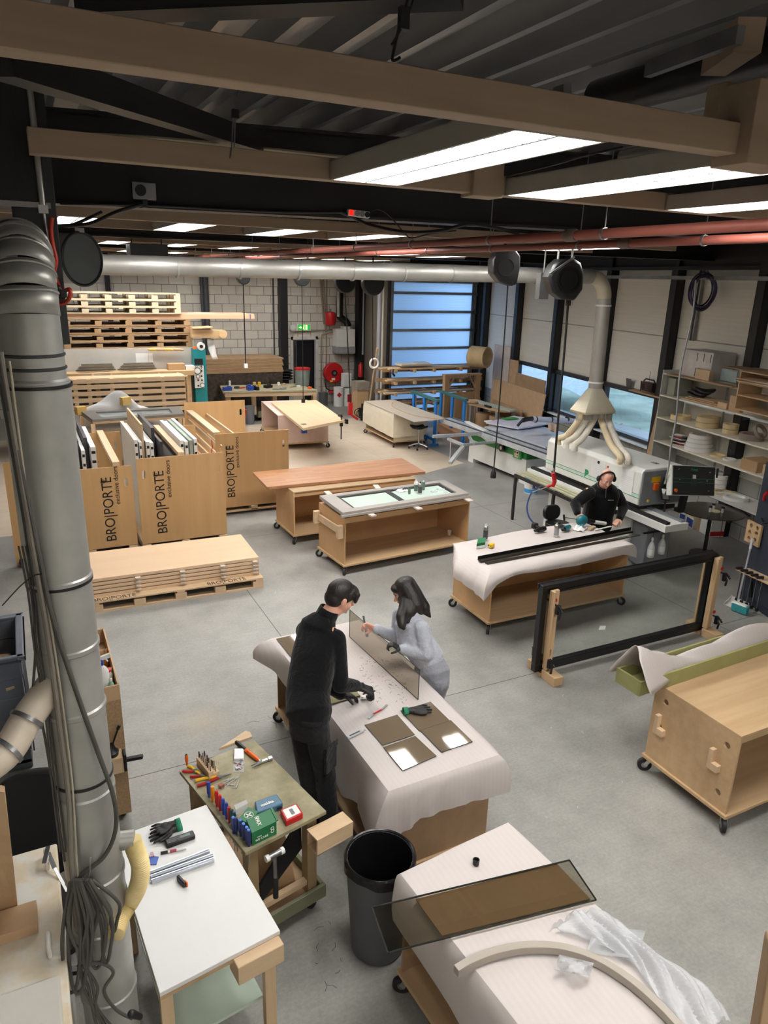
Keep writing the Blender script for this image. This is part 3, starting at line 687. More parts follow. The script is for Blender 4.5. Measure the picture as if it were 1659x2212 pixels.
p4=[P(655,925,.9),P(744,907,.9),P(683,864,.9),P(586,869,.9)]
o_,rz_,L_,Wd_=benchfit(p4,1.15)
bb=workbench('far workbench with blond plywood sheet and pink wrapped sides',o_,rz_,L=L_,Wd=Wd_,m=mat('pinkish film over boards',(214,190,180),.5,var=.06),H=.84,open_side='back')
p4=[P(655,925,.9),P(744,907,.9),P(683,864,.9),P(586,869,.9)]
mb=MB();quadbox(mb,p4,.845,.868);quadbox(mb,p4,.871,.9);one('plywood_sheet',mb,wood('pale plywood sheet',(232,200,156),(220,184,138),axis=1,fine=8),'pale plywood sheet clamped on the far pink bench','sheet',loc=None)
c4=[P(895,909,.9),P(966,902,.9),P(850,861,.9),P(787,864,.9)]
o_,rz_,L_,Wd_=benchfit(c4,1.05)
cb=workbench('far workbench wrapped in cream cloth with a thin grey board on top',o_,rz_,L=L_,Wd=Wd_,m=mat('cream cloth over bench',(222,212,188),.8,var=.05),H=.84,open_side='back')
c4=[P(895,909,.9),P(966,902,.9),P(850,861,.9),P(787,864,.9)]
fc_=frame_of(cb);cq=[fc_@Vector(q)for q in((-.03,Wd_+.03,.855),(-.03,-.03,.855),(L_+.03,-.03,.855),(L_+.03,Wd_+.03,.855))]
skirt=drape(cq,[(t_,U3(p+(p-sum(cq,Vector())/4)*.03,z))for t_,p,z in((0,cq[0],.26),(1,cq[1],.3),(1.02,cq[1],.3),(2,cq[2],.35),(3,cq[3],.3))],wr=.01,fr_=3,seed=5,rad=.02)
one('bench_skirt',skirt,mat('cream cloth skirt',(222,212,190),.85,var=.05),'cream cloth skirt hanging round the far bench near the stool','cloth')
mb=MB();quadbox(mb,c4,.862,.874);one('thin_board',mb,wood('grey beige thin board',(198,184,166),(190,174,154),axis=1,fine=6),'thin grey beige board lying on the cloth wrapped bench','board')
st=smooth_path([P(848,868,.885),P(850,879,.885),P(895,897,.885),P(946,905,.885)],8)
one('bent_strip',MB().tube(st,.009,6),MDF,'thin curved strip of wood lying on the cloth wrapped bench','strip')
px_,py_=.042,2.78
T=thing('extraction_pipe','large galvanised extraction pipe rising in front of the left edge','pipe',(px_,py_,0))
def zpix(x,y):return PB(x,y,(px_,py_))
zr=[zpix(76,825),zpix(133,1245),zpix(150,1390),zpix(163,1522),zpix(186,1700),zpix(205,1880),zpix(213,1985),zpix(232,2130)]
prof=[(.118,.02),(.118,zr[4]),(.114,zr[4]),(.112,zr[0]),(.102,zr[0]+.01),(.100,3.86)]
MB().lathe(prof,(px_,py_,0),40).build('riser',GALVD,T)
def coll(z,r,h=.02,e=.007):return MB().lathe([(r,-h/2),(r+e,-h/4),(r+e,h/4),(r,h/2)],(px_,py_,z),40)
for z,r in zip(zr,(.104,.112,.112,.114,.114,.118,.118,.118)):coll(z,r,.03,.006).build('seam_collar',GALVD,T)
for z,r in((zpix(70,765),.101),(zr[0]+.05,.102)):coll(z,r,.012,.005).build('clamp_ring',mat('dark joint ring',(70,72,72),.5,.5),T)
e0=Vector((px_,py_,3.86));Rb=.2
ep=[e0+Vector((0,Rb*(1-math.cos(k*math.pi/10)),Rb*math.sin(k*math.pi/10)))for k in range(6)]+[Vector((px_,3.345,4.06))]
for i,(a,b)in enumerate(zip(ep[:-1],ep[1:])):
 d=(b-a).normalized()
 MB().tube([a-d*.012,b+d*.012],.102,36,cap=False).build('elbow_gore',GALVD,T,solid=.002)
 x,y,z=basis(d);ring_pts=[b+(x*math.cos(2*math.pi*k/36)+y*math.sin(2*math.pi*k/36))*.104 for k in range(36)]
 MB().tube(ring_pts,.0045,6,closed=True).build('seam_collar',GALVD,T)
bz=zpix(150,1440)
br_=smooth_path([(px_-.05,py_-.03,bz-.02),(px_-.17,py_-.12,bz-.12),(px_-.26,py_-.2,bz-.2),(px_-.42,py_-.28,bz-.22),(px_-.62,py_-.35,bz-.2)],6)
MB().tube(br_,.058,24).build('branch_pipe',mat('dusty beige pipe',(196,184,166),.55,.2,var=.1),T)
for k in(6,11):
 MB().tube([br_[k]+(br_[k+1]-br_[k]).normalized()*s for s in(-.008,.008)],.064,24).build('clamp_ring',STEEL,T)
stub=Vector((px_+.10,py_-.02,zpix(215,1850)))
hose_a=[P(268,1828,1.78),P(300,1830,1.76)]
h0=Vector((px_+.11,py_-.02,zpix(212,1825)))
MB().cyl(Vector((px_+.05,py_,h0.z)),h0+Vector((.06,-.01,0)),.042,.04,24).build('hose_stub',GALV,T)
hp=smooth_path([h0+Vector((.05,-.008,0)),PY(292,1834,2.74),PY(304,1872,2.72),PY(298,1915,2.72),PY(280,1950,2.74),PY(262,1980,2.70),PY(248,2020,2.62)],12)
rs=[.046+.0035*math.sin(i*2.6)for i in range(len(hp)*3)]
hp2=[]
for a,b in zip(hp[:-1],hp[1:]):hp2+=[a,a.lerp(b,1/3),a.lerp(b,2/3)]
one('flexible_hose',MB().tube(hp2,[.037+.0035*(i%3==1)for i in range(len(hp2))],24),mat('cream ribbed hose',(226,206,150),.45,var=.05),'cream ribbed hose looping from the large pipe over the white table','hose')
CABG=mat('grey rubber cable',(74,72,68),.55,var=.15)
def cable(name,label,pts,r,m=CABG,n=8,k=8,group=None,cat='cable'):return one(name,MB().tube(smooth_path(pts,k),r,n),m,label,cat,group=group)
def pp(x,y,off=.0):return PY(x,y,py_-.125+off)
cable('power_cable','thick dark cable crossing the pipe diagonally from upper left to lower right',[pp(-30,620),pp(10,840),pp(45,1010),pp(80,1180),pp(112,1330),pp(160,1480),pp(210,1620),pp(245,1720),pp(250,1790),pp(225,1850),pp(170,1895),pp(152,1930),pp(150,2050)],.009)
cable('power_cable','grey cable bundle running straight down the pipe, left strand',[pp(0,760),pp(50,1060),pp(84,1260),pp(110,1420),pp(130,1580),pp(148,1720),pp(155,1870),pp(165,2000)],.010,mat('dusty grey cable',(120,114,104),.6))
cable('power_cable','pale cable running down the pipe beside the grey bundle',[pp(20,780),pp(60,1080),pp(95,1260),pp(125,1450),pp(145,1600),pp(158,1720),pp(166,1870),pp(176,1990)],.0045,mat('pale cable',(168,160,140),.6))
cable('power_cable','thin black cable left of the pipe, held by a clamp',[pp(-8,790,.06),pp(30,1000,.06),pp(62,1200,.06),pp(76,1390,.06),pp(72,1500,.06),pp(90,1560,.06),pp(105,1640,.06),pp(120,1740,.06),pp(140,1860,.06)],.005)
for k in range(3):
 cable('power_cable',['thin cable hanging left of the pipe, outermost','thin cable hanging left of the pipe, second from outside','thin cable hanging left of the pipe, third from outside'][k],[pp(40+8*k,1180,.05),pp(60+7*k,1280,.05),pp(74+6*k,1400,.05),pp(96+5*k,1530,.05),pp(112+6*k,1690,.05),pp(130+6*k,1840,.05)],.0035)
one('cable_tie',MB().tube(smooth_path([pp(5,1308,.03),pp(45,1265,.0),pp(75,1243,-.01),pp(92,1240,-.02)],6),.0025,6),BLACKP,'black cable tie with a long loose tail sticking out to the left','cable tie')
for y_,lab in((1255,'black strap round the pipe below its middle'),(1692,'black strap round the pipe near its lower collar'),(830,'black strap round the pipe under the upper collar')):
 z=zpix(100,y_);one('pipe_strap',MB().lathe([(.1145,-.006),(.1185,-.006),(.1185,.006),(.1145,.006)],(px_,py_,z),40),BLACKP,lab,'strap')
hk=thing('coiled_cable','grey extension cables coiled and hung on the pipe hook','cable',tuple(pp(175,1900)))
MB().tube(smooth_path([pp(196,1852,-.02),pp(194,1880,-.03),pp(188,1908,-.04),pp(178,1905,-.05)],5),.004,6).build('hook',CHROME,hk)
rnd=random.Random(5)
for i in range(9):
 x0=152+i*5;xb=158+i*9+rnd.uniform(-8,8);yb_=2030+rnd.uniform(-30,70)
 if i in(0,1):yb_+=70;xb-=6
 if i in(7,8):xb+=14
 w_=rnd.uniform(10,22);o_=-.02-.006*(i%4)
 pts=[pp(x0,1905,o_),pp(xb-w_,(1905+yb_)/2,o_-.01),pp(xb-w_*.6,yb_-20,o_-.02),pp(xb,yb_,o_-.02),pp(xb+w_*.7,yb_-25,o_-.03),pp(xb+w_,(1905+yb_)/2-10,o_-.04),pp(x0+6,1900,o_-.03)]
 MB().tube(smooth_path(pts,8),.0075,8).build('cable_loop',CABG,hk)
MB().tube(smooth_path([pp(170,2090,-.05),pp(215,2080,-.06),pp(245,2100,-.05),pp(225,2140,-.06),pp(250,2180,-.06),pp(285,2200,-.06)],8),.0075,8).build('cable_tail',CABG,hk)
MB().caps(pp(284,2190,-.06),pp(302,2196,-.06),.018,.014).build('plug',BLACKP,hk)
for k in range(4):
 cable('power_cable',['dark cable falling to the floor below the hank, leftmost','dark cable falling to the floor below the hank, second','dark cable falling to the floor below the hank, third','dark cable falling to the floor below the hank, rightmost'][k],[pp(168+k*6,2085,-.04),pp(190+k*10-20*(k%2),2130,-.05),pp(200+k*4,2180,-.05),pp(215+k*16,2240,-.04)],.006)
db=MB();yd=3.35
c=[PY(-60,285,yd),PY(108,300,yd),PY(153,745,yd),PY(-60,760,yd)]
x1t,x1b=c[1].x,c[2].x
D=thing('black_duct','black sheet metal duct casing behind the bend of the large pipe','duct',(x1b-.2,yd,0))
MB().box(x1b-.75,yd,PY(125,448,yd).z,x1b-.04,yd+.3,ZT-.02).build('casing',mat('black sheet metal',(34,35,36),.3,.3,var=.15,stretch=(20,1,1)),D,bev=.004)
MB().box(x1b-.16,yd+.02,c[2].z,x1b,yd+.06,ZT-.02).build('column_plate',mat('dark grey steel plate',(50,53,54),.4,.2),D,bev=.003)
MB().box(x1b-.75,yd-.012,PY(125,452,yd).z,x1b-.02,yd,PY(125,440,yd).z).build('flange',STEEL,D)
MB().cyl((x1b-.05,yd-.02,PY(118,450,yd).z),(x1b-.05,yd-.02,ZT-.05),.012).build('conduit',CHROME,D)
MB().cyl((x1b-.028,yd-.01,PY(140,640,yd).z),(x1b-.05,yd-.02,PY(118,455,yd).z),.006).build('conduit',CHROME,D)
MB().ob((x1b-.05,yd-.03,PY(118,455,yd).z),(.035,.03,.03)).build('conduit_clip',CHROME,D)
REDH=mat('red air hose',(206,62,40),.4)
def pd(x,y,o_=-.03):return PY(x,y,yd+o_)
one('air_hose',MB().tube(smooth_path([pd(112,470),pd(110,495),pd(114,530),pd(121,560),pd(118,580),pd(112,600,.0)],8),.009,10),REDH,'upper red air hose beside the black duct','hose')
one('air_hose',MB().tube(smooth_path([pd(122,605,.02),pd(128,620),pd(135,630,-.04),pd(150,625,-.06),pd(151,640,-.06),pd(142,653,-.04),pd(126,657,-.02),pd(118,655,.03)],8),.008,10),REDH,'lower looped red air hose with black valve beside the pipe','hose')
one('air_valve',MB().caps(pd(126,622,-.035),pd(136,640,-.035),.012,.012).ob(pd(138,634,-.05),(.02,.02,.03)),BLACKP,'black air valve on the duct edge between the red hoses','valve')
dc=PY(178,560,4.9);nrm=Vector((.62,-.78,-.02)).normalized();rr=(PY(178,503,4.9)-PY(178,617,4.9)).length/2
BD=thing('duct_end_cap','large round grey blanking cap on a duct stub behind the black plate','duct cap',tuple(dc))
MB().cyl(dc-nrm*.012,dc,rr,rr,48).build('disc',mat('grey galvanised disc',(118,124,126),.5,.5,var=.1),BD)
x,y,z=basis(nrm);MB().tube([dc+(x*math.cos(k*math.pi/24)+y*math.sin(k*math.pi/24))*rr for k in range(48)],.009,8,closed=True).build('clamp_ring',mat('dark clamp ring',(64,66,66),.4,.6),BD)
MB().tube([dc-nrm*.5,dc-nrm*.012],rr*.96,40,cap=False).build('duct_stub',GALV,BD,solid=.003)
MB().ob(dc+Vector((0,0,rr+.012)),(.05,.03,.025)).build('clamp_lever',STEEL,BD)
DUST=bpy.data.materials.new('dust covered white metal');DUST.use_nodes=True;t=DUST.node_tree;b=t.nodes['Principled BSDF'];v=coords(t)
t.links.new(ramp(t,noise(t,v,7,6,.6),[(.35,S(206,190,160)),(.5,S(214,202,180)),(.62,S(216,214,206))]),b.inputs['Base Color']);b.inputs['Roughness'].default_value=.7
zc=1.25
q=[P(118,1822,zc),P(150,2212,zc),P(-60,2300,zc),P(-60,1858,zc)]
CBT=thing('machine_cabinet','pale dust covered machine cabinet in the bottom left corner','machine',(q[0].x-.2,q[0].y-.3,0))
far,near=q[0].y,1.2
xr_=q[0].x
MB().box(-.9,near,zc-.03,xr_+.01,far,zc).build('dusty_top',DUST,CBT,bev=.008)
MB().box(-.9,near+.02,.05,xr_-.004,far-.01,zc-.03).build('body',mat('pale grey cabinet side',(206,204,196),.45,var=.03),CBT,bev=.004)
pz=P(120,2095,zc)
MB().box(-.9,near-.35,.05,xr_-.02,P(120,2100,zc).y-.03,zc+.02).build('front_unit',mat('pale grey front unit',(198,196,186),.5,var=.03),CBT,bev=.01)
for px,py,pz_ in((103,1850,zc),(108,2035,zc)):
 o_=P(px,py+18,zc);MB().tube(smooth_path([o_+Vector((.0,-.03,0)),o_+Vector((0,-.032,.05)),o_+Vector((0,0,.085)),o_+Vector((0,.032,.05)),o_+Vector((0,.03,0))],6),.011,10).build('lifting_eye',mat('white lifting eye',(222,218,208),.5),CBT)
one('bent_bracket',MB().bar(P(95,1865,zc+.07),P(104,1828,zc+.1),.02,.004).bar(P(104,1842,zc+.07),P(118,1875,zc+.04),.02,.004).bar(P(118,1875,zc+.04),P(145,1925,zc-.04),.014,.004),STEEL,'bent metal bracket hooked through the rear lifting eye','bracket')
bx=MB();o_=P(0,1995,zc);MB_=P(86,2010,zc)
one('mdf_offcut',MB().box(-.7,P(40,2030,zc).y-.0,zc+.001,P(84,2025,zc).x,P(40,1975,zc).y,zc+.05),MDF,'thick mdf block lying on the dusty cabinet','board',bev=.002)
one('leaning_board',MB().bar(P(-5,1980,zc)+Vector((-.05,.02,.02)),PY(-20,1690,P(0,1980,zc).y+.12)+Vector((-.06,0,0)),.24,.045,up=(1,0,0))if False else MB().add([P(38,1962,zc+.003),P(-60,1992,zc+.003),PY(-60,1700,2.55),PY(10,1712,2.55)]+[p+Vector((.0,.04,.0))for p in(P(38,1962,zc+.003),P(-60,1992,zc+.003),PY(-60,1700,2.55),PY(10,1712,2.55))],[(0,1,2,3),(7,6,5,4),(0,4,5,1),(1,5,6,2),(2,6,7,3),(3,7,4,0)]),MDF,'tall mdf board standing on the dusty cabinet at the left edge','board')
CHP=P(84,1772,1.0)
CH=thing('office_chair','black office chair behind the dusty cabinet, left of the large pipe','chair',(CHP.x,CHP.y,0),R_(-12))
BLKF=mat('black upholstery',(20,20,21),.9,var=.15)
bk=MB();
def cb_(a,b):
 u,vv=(a-.5)*2,(b-.5)*2;s_=(1-abs(u)**3.2)**.33 if abs(u)<1 else 0
 return(u*.23*(1-.12*b),.03-.05*u*u+.02*vv,.62+.58*b)
pl=rectpoly(.54,.66,.25,10);bk.T=Matrix.Translation((0,0,.98))@Matrix.Rotation(R_(80),4,'X');bk.prism(pl,-.03,.03)
bk.build('backrest',BLKF,CH,w=False,bev=.02)
st_=MB();st_.T=Matrix.Translation((0,-.24,.5));st_.prism(rectpoly(.5,.48,.12,6),-.04,.03);st_.build('seat',BLKF,CH,w=False,bev=.02)
MB().cyl((0,-.22,.1),(0,-.22,.47),.025).bar((0,-.15,.44),(0,.06,.66),.06,.02).build('column',BLACKP,CH,w=False)
for k in range(5):
 a=2*math.pi*k/5;MB().bar((0,-.22,.1),(.28*math.cos(a),-.22+.28*math.sin(a),.07),.04,.03).cyl((.28*math.cos(a),-.22+.28*math.sin(a)-.012,.03),(.28*math.cos(a),-.22+.28*math.sin(a)+.012,.03),.03).build('leg',BLACKP,CH,w=False)
bt=[P(40,1330,1.06),P(48,1480,1.06)]
BN=thing('waste_container','tall grey plastic waste container full of wood offcuts at the left edge','bin',(bt[0].x-.5,bt[0].y-.4,0))
GB=mat('weathered grey plastic',(92,98,108),.55,var=.2,scale=3)
x1,y1,y0=bt[0].x,bt[0].y,bt[0].y-.78
bb_=MB();n=5
for i in range(6):
 z0_,z1_=.003+.172*i,.003+.172*(i+1);e=.005*(i%2);s_=.02*(5-i)/5
 bb_.box(x1-1.0,y0+s_-e,z0_,x1-s_+e-.012,y0+s_+.025-e,z1_);bb_.box(x1-s_-.025+e,y0+s_,z0_,x1-s_+e,y1-s_,z1_);bb_.box(x1-1.0,y1-s_-.025+e,z0_,x1-s_-.012,y1-s_+e,z1_)
bb_.box(x1-1,y0+.02,.05,x1-.02,y1-.02,.09);bb_.build('tub',GB,BN,bev=.006)
MB().box(x1-1.0,y0-.03,1.03,x1+.03,y0+.02,1.07).box(x1-.03,y0-.03,1.03,x1+.03,y1+.03,1.07).box(x1-1.0,y1-.02,1.03,x1+.03,y1+.03,1.07).build('rim',GB,BN,bev=.01)
for i in range(4):MB().box(x1-.004,y0+.1+.17*i,.1,x1+.008,y0+.13+.17*i,1.0).build('rib',GB,BN,bev=.003)
rnd=random.Random(3)
for i in range(16):
 p=Vector((x1-.12-rnd.random()*.35,y0+.1+rnd.random()*.5,.72+rnd.random()*.12))
 one('wood_offcut',MB().ob((0,0,0),(rnd.uniform(.1,.28),rnd.uniform(.04,.12),rnd.uniform(.012,.03)),rnd.uniform(0,3),rnd.uniform(-.5,.5),rnd.uniform(-.4,.4)),[PINE,CARD,MDF,PAPER][i%4]if i%4!=3 else wood('white washed offcut',(220,210,196)),'wood offcut in the grey waste container','offcut',loc=p,group='offcuts in the waste container')
one('offcut_heap',MB().grid(14,14,lambda a,b:(x1-.95+.9*a,y0+.04+.7*b,.70+.05*math.sin(a*17+b*5)*math.sin(b*13))),MDFD,'heap of chips and scraps filling the grey waste container','scraps')['kind']='stuff'
tx=P(287,1775,0)
TR=thing('supply_trolley','narrow brown mdf trolley with bottles behind the large pipe','trolley',(tx.x-.2,tx.y,0))
zt=PB(262,1478,(tx.x,tx.y));fx=tx.x;y0=tx.y;y1=P(230,1400,zt).y
y1=y0+.95
MB().box(fx-.34,y0,.09,fx,y1,zt-.12).build('body',mat('speckled brown board',(160,132,98),.8,var=.2,scale=60),TR,bev=.003)
tb=MB();tb.box(fx-.34,y0,zt-.12,fx,y0+.012,zt);tb.box(fx-.012,y0,zt-.12,fx,y1,zt);tb.box(fx-.34,y1-.012,zt-.12,fx,y1,zt);tb.box(fx-.34,y0,zt-.12,fx-.33,y1,zt)
for k in(.3,.62):tb.box(fx-.34,y0+k*.95,zt-.12,fx,y0+k*.95+.01,zt-.01)
tb.build('tray_boards',MDF,TR,bev=.002)
for yy in(y0+.08,y1-.08):caster(TR,fx-.06-TR.location.x,yy-TR.location.y,.045,1.2,.09)
def bottle(label,p,h,r,m,cap,capm,rz=0,neck=.4,trig=0,group='bottles on the brown trolley'):
 T_=thing('bottle',label,'bottle',p,rz,group)
 MB().lathe([(r*.9,0),(r,.006),(r,h*.62),(r*.75,h*.72),(r*neck,h*.8),(r*neck,h*.86)]).build('flask',m,T_,w=False)
 MB().lathe([(r*neck*1.2,h*.84),(r*neck*1.2,h*.96),(r*neck*.6,h),(0,h)]).build('cap',capm,T_,w=False)
 if trig:
  MB().bar((0,0,h*1.02),(.07,0,h*1.08),.022,.03).bar((.03,0,h*1.03),(.05,0,h*.9),.012,.008).build('trigger_head',WHITE,T_,w=False)
 return T_
zb=zt-.118
bottle('white spray bottle with blue collar and white trigger in the brown trolley',(fx-.10,y0+.16,zb),.26,.05,WHITE,1,BLUEP,trig=1)
bottle('small green white bottle in the front corner of the brown trolley',(fx-.05,y0+.06,zb),.15,.022,mat('pale green plastic',(150,196,170),.4),1,WHITE)
bottle('yellow glue bottle with a red cap in the brown trolley',(fx-.13,y0+.52,zb),.26,.045,YELLOW,1,RED)
bottle('blue bottle with white cap in the brown trolley',(fx-.17,y0+.40,zb),.22,.04,BLUEP,1,WHITE)
bottle('red and white bottle at the rear of the brown trolley',(fx-.15,y0+.68,zb),.27,.04,RED,1,WHITE)
bottle('clear bottle with flat red cap in the brown trolley',(fx-.05,y0+.24,zb),.13,.03,WHITE,1,RED,neck=.7)
bottle('amber bottle with brown cap behind the yellow one in the trolley',(fx-.04,y0+.5,zb),.16,.02,mat('amber plastic',(190,120,40),.3),1,MDFD)
VS=thing('bench_clamp','black lever clamp bolted to the end of the brown trolley','clamp',(fx-.1,y0,0))
zv=PB(258,1655,(fx,y0-.12))
MB().box(fx-.3,y0-.12,zv-.06,fx-.03,y0-.002,zv+.07).build('wooden_block',PINE,VS,bev=.003)
MB().box(fx-.03,y0-.13,zv-.05,fx-.01,y0-.05,zv+.09).bar((fx-.02,y0-.1,zv+.03),(fx+.10,y0-.14,zv+.05),.035,.025).build('jaw',BLACKP,VS,bev=.004)
MB().lathe([(.045,0),(.05,.03),(.03,.05),(.02,.09)],(fx-.1,y0-.06,zv+.07),16).ell((fx-.2,y0-.06,zv+.10),(.07,.05,.05)).build('pivot',BLACKP,VS)
MB().tube([(fx-.1,y0-.06,zv+.13),(fx-.04,y0-.06,zv+.28)],.007).tube([(fx-.045,y0-.06,zv+.27),(fx-.03,y0-.06,zv+.30)],.012).build('lever',BLACKP,VS)
wq=[P(605,2010,.82),P(345,2146,.82),P(275,1962,.82)]
A,B_=P(605,2010,.82),P(446,1738,.82);C_=P(345,2146,.82)
Dp=Vector((.17,3.76,.82))
WT_=thing('white_table','white topped table beside the large pipe holding gloves and a knife case','table',(C_.x,C_.y,0))
WTOP=mat('white laminate top',(216,216,214),.35,var=.015)
quadbox(MB(),[C_,A,B_,Dp],.795,.82).build('tabletop',WTOP,WT_,bev=.002)
quadbox(MB(),[C_,A,B_,Dp],.772,.7945).build('top_edge_board',PLYE,WT_)
cen=(A+B_+C_+Dp)/4
def inset(p,k=.12):return p.lerp(U3(cen,p.z),k)
for p,n_ in((C_,0),(A,1),(B_,2),(Dp,3)):
 q_=inset(p,.13);MB().box(q_.x-.03,q_.y-.03,0,q_.x+.03,q_.y+.03,.772).build('leg',PINEZ,WT_,bev=.003)
PGN=mat('pale green shelf board',(190,206,190),.4,var=.03)
quadbox(MB(),[inset(p,.2)for p in(C_,A,B_,Dp)],.28,.30).build('shelf',PGN,WT_)
a_,b2=P(497,2085,.78),P(607,2030,.78)
one('wooden_box_tube',MB().bar(P(505,2092,.735),P(603,2040,.735),.115,.115,up=(0,0,1)),PINE,'square wooden post hooked on the near end of the white table','post',bev=.004)
zc_=.8
kq=[P(530,1842,zc_),P(705,1752,zc_),P(548,1592,zc_),P(395,1662,zc_)]
ux=(kq[1]-kq[0]);uy=(kq[3]-kq[0]);crz=math.atan2(ux.y,ux.x);Lx,Ly=ux.length,uy.length
TC=thing('tool_cart','wheeled tool cart with a worn olive top full of hand tools','cart',(kq[0].x,kq[0].y,0),crz)
fT=frame_of(TC)
OLIVE=bpy.data.materials.new('worn olive board');OLIVE.use_nodes=True;t=OLIVE.node_tree;b=t.nodes['Principled BSDF'];v=coords(t)
t.links.new(ramp(t,noise(t,v,6,8,.65),[(.3,S(126,120,92)),(.5,S(150,142,112)),(.66,S(166,158,132)),(.8,S(186,180,162))]),b.inputs['Base Color']);b.inputs['Roughness'].default_value=.65
MB().box(0,0,.775,Lx,Ly,.8).build('tabletop',OLIVE,TC,w=False,bev=.002)
LEGW=wood('olive tan leg timber',(176,148,104),(158,130,88),axis=2,fine=14)
for x,y in((.04,.05),(Lx-.11,.05),(.04,Ly-.12),(Lx-.11,Ly-.12)):MB().box(x,y,.14,x+.07,y+.07,.775).build('leg',LEGW,TC,w=False,bev=.003)
OLD=mat('olive green rail',(112,112,88),.65,var=.1)
fb=MB();fb.box(0,0,.12,Lx,.025,.22);fb.box(0,Ly-.03,.12,Lx,Ly,.22);fb.box(0,.03,.12,.03,Ly-.03,.22);fb.box(Lx-.03,.03,.12,Lx,Ly-.03,.22);fb.build('base_rails',OLD,TC,w=False,bev=.003)
MB().box(.03,.03,.14,Lx-.03,Ly-.03,.16).build('base_shelf',MDFD,TC,w=False)
MB().box(.11,.06,.23,Lx-.11,.10,.27).build('stretcher',PINE,TC,w=False,bev=.002)
for i,(x,y)in enumerate(((.06,.06),(Lx-.06,.06),(.06,Ly-.06),(Lx-.06,Ly-.06))):caster(TC,x,y,.05,(.5,2,1,-1)[i],.12)
one('cardboard_sheet',MB().bar(fT@Vector((.12,.14,.17)),fT@Vector((Lx-.16,.2,.6)),.02,.3)if False else MB().add([fT@Vector(q)for q in((.13,.16,.162),(Lx-.13,.16,.162),(Lx-.13,.34,.60),(.13,.34,.64),(.13,.175,.162),(Lx-.13,.175,.162),(Lx-.13,.355,.60),(.13,.355,.64))],[(0,1,2,3),(7,6,5,4),(0,4,5,1),(1,5,6,2),(2,6,7,3),(3,7,4,0)]),CARD,'cardboard sheet leaning inside the tool cart','cardboard')
one('dark_board',MB().add([fT@Vector(q)for q in((.14,.08,.275),(Lx-.13,.085,.52),(Lx-.13,.095,.74),(.14,.09,.40),(.14,.10,.275),(Lx-.13,.105,.52),(Lx-.13,.115,.74),(.14,.11,.40))],[(0,1,2,3),(7,6,5,4),(0,4,5,1),(1,5,6,2),(2,6,7,3),(3,7,4,0)]),BLACKP,'black strip leaning across the front of the tool cart','strip')
def KT(px,py,z=zc_):return P(px,py,z)
a_,b_=KT(650,1815,.74),KT(722,1772,.74);d=(b_-a_).normalized()
PT=thing('hollow_wooden_post','square hollow softwood post fixed across the near corner of the tool cart','post',tuple(a_-Vector((0,0,.05))))
aa,bb2=P(664,1826,.735),P(706,1785,.735);dn_=(fT.to_3x3()@Vector((1,0,0))).normalized();dm=(fT.to_3x3()@Vector((0,1,0))).normalized()
o_=fT@Vector((Lx-.16,-.13,.70));m4=MB()
for(oy,oz,w_,h_)in((0,0,.012,.115),(.103,0,.012,.115),(.0515,.0515,.115,.012),(.0515,-.0515,.115,.012)):
 s_=o_+dm*oy+Vector((0,0,oz));m4.bar(s_,s_+dn_*.27,w_,h_,up=(0,0,1))
m4.build('boards',PINE,PT,bev=.002)
one('wooden_wedge',MB().prism([tuple(KT(473,1622))[:2],tuple(KT(545,1596))[:2],tuple(KT(540,1586))[:2],tuple(KT(530,1584))[:2]],zc_+.001,zc_+.022),PINE,'pale wooden wedge at the far edge of the tool cart','wedge',bev=.002)
HM=thing('claw_hammer','claw hammer with black and orange handle lying on the tool cart','hammer',tuple(KT(552,1635)))
h0,h1=KT(510,1603,zc_+.016),KT(562,1645,zc_+.016);dd=(h1-h0)
MB().tube([h0,h0+dd*.06,h0+dd*.3,h0+dd*.55],[.014,.017,.014,.0155],14).build('grip',BLACKP,HM)
MB().tube([h0+dd*.55,h0+dd*.8,h0+dd*.97],[.0155,.014,.011],14).build('handle',ORANGE,HM)
MB().tube([h0+dd*.42,h0+dd*.54],[.0158,.0162],14).build('grip_inlay',ORANGE,HM)
e1,e2=KT(543,1654,zc_+.018),KT(587,1637,zc_+.018);hd=(e2-e1);nn=Vector((0,0,1)).cross(hd).normalized()
MB().tube([h0+dd*.97,h1],.012,10).tube([e1+hd*.5,e1+hd*.78],[.013,.012],12).tube([e1+hd*.78,e1+hd*.82,e1+hd*1.0],[.010,.016,.017],14).build('head',CHROME,HM)
for k in(-1,1):MB().tube([e1+hd*.5+nn*.004*k,e1+hd*.28+nn*.006*k-Vector((0,0,.002)),e1+nn*.012*k-Vector((0,0,.008))],[.009,.006,.003],8).build('claw',CHROME,HM)
q0,q1=KT(432,1668),KT(455,1684)
BLK=thing('drill_block','stepped wooden block full of drill bits on the tool cart','drill block',tuple(KT(455,1672)))
bd=(KT(457,1684)-KT(430,1650));bd.z=0;bl=bd.length;bn=bd.normalized();bp=Vector((-bn.y,bn.x,0));br0=KT(430,1650)
MB().bar(br0+Vector((0,0,.03)),br0+bd+Vector((0,0,.03)),.035,.06,up=(0,0,1)).build('rear_step',PINE,BLK,bev=.001)
off2=bp*(-.038)if(KT(480,1668)-br0).dot(bp)<0 else bp*.038
MB().bar(br0+off2+Vector((0,0,.02)),br0+off2+bd+Vector((0,0,.02)),.04,.04,up=(0,0,1)).build('front_step',PINE,BLK,bev=.001)
rnd=random.Random(8)
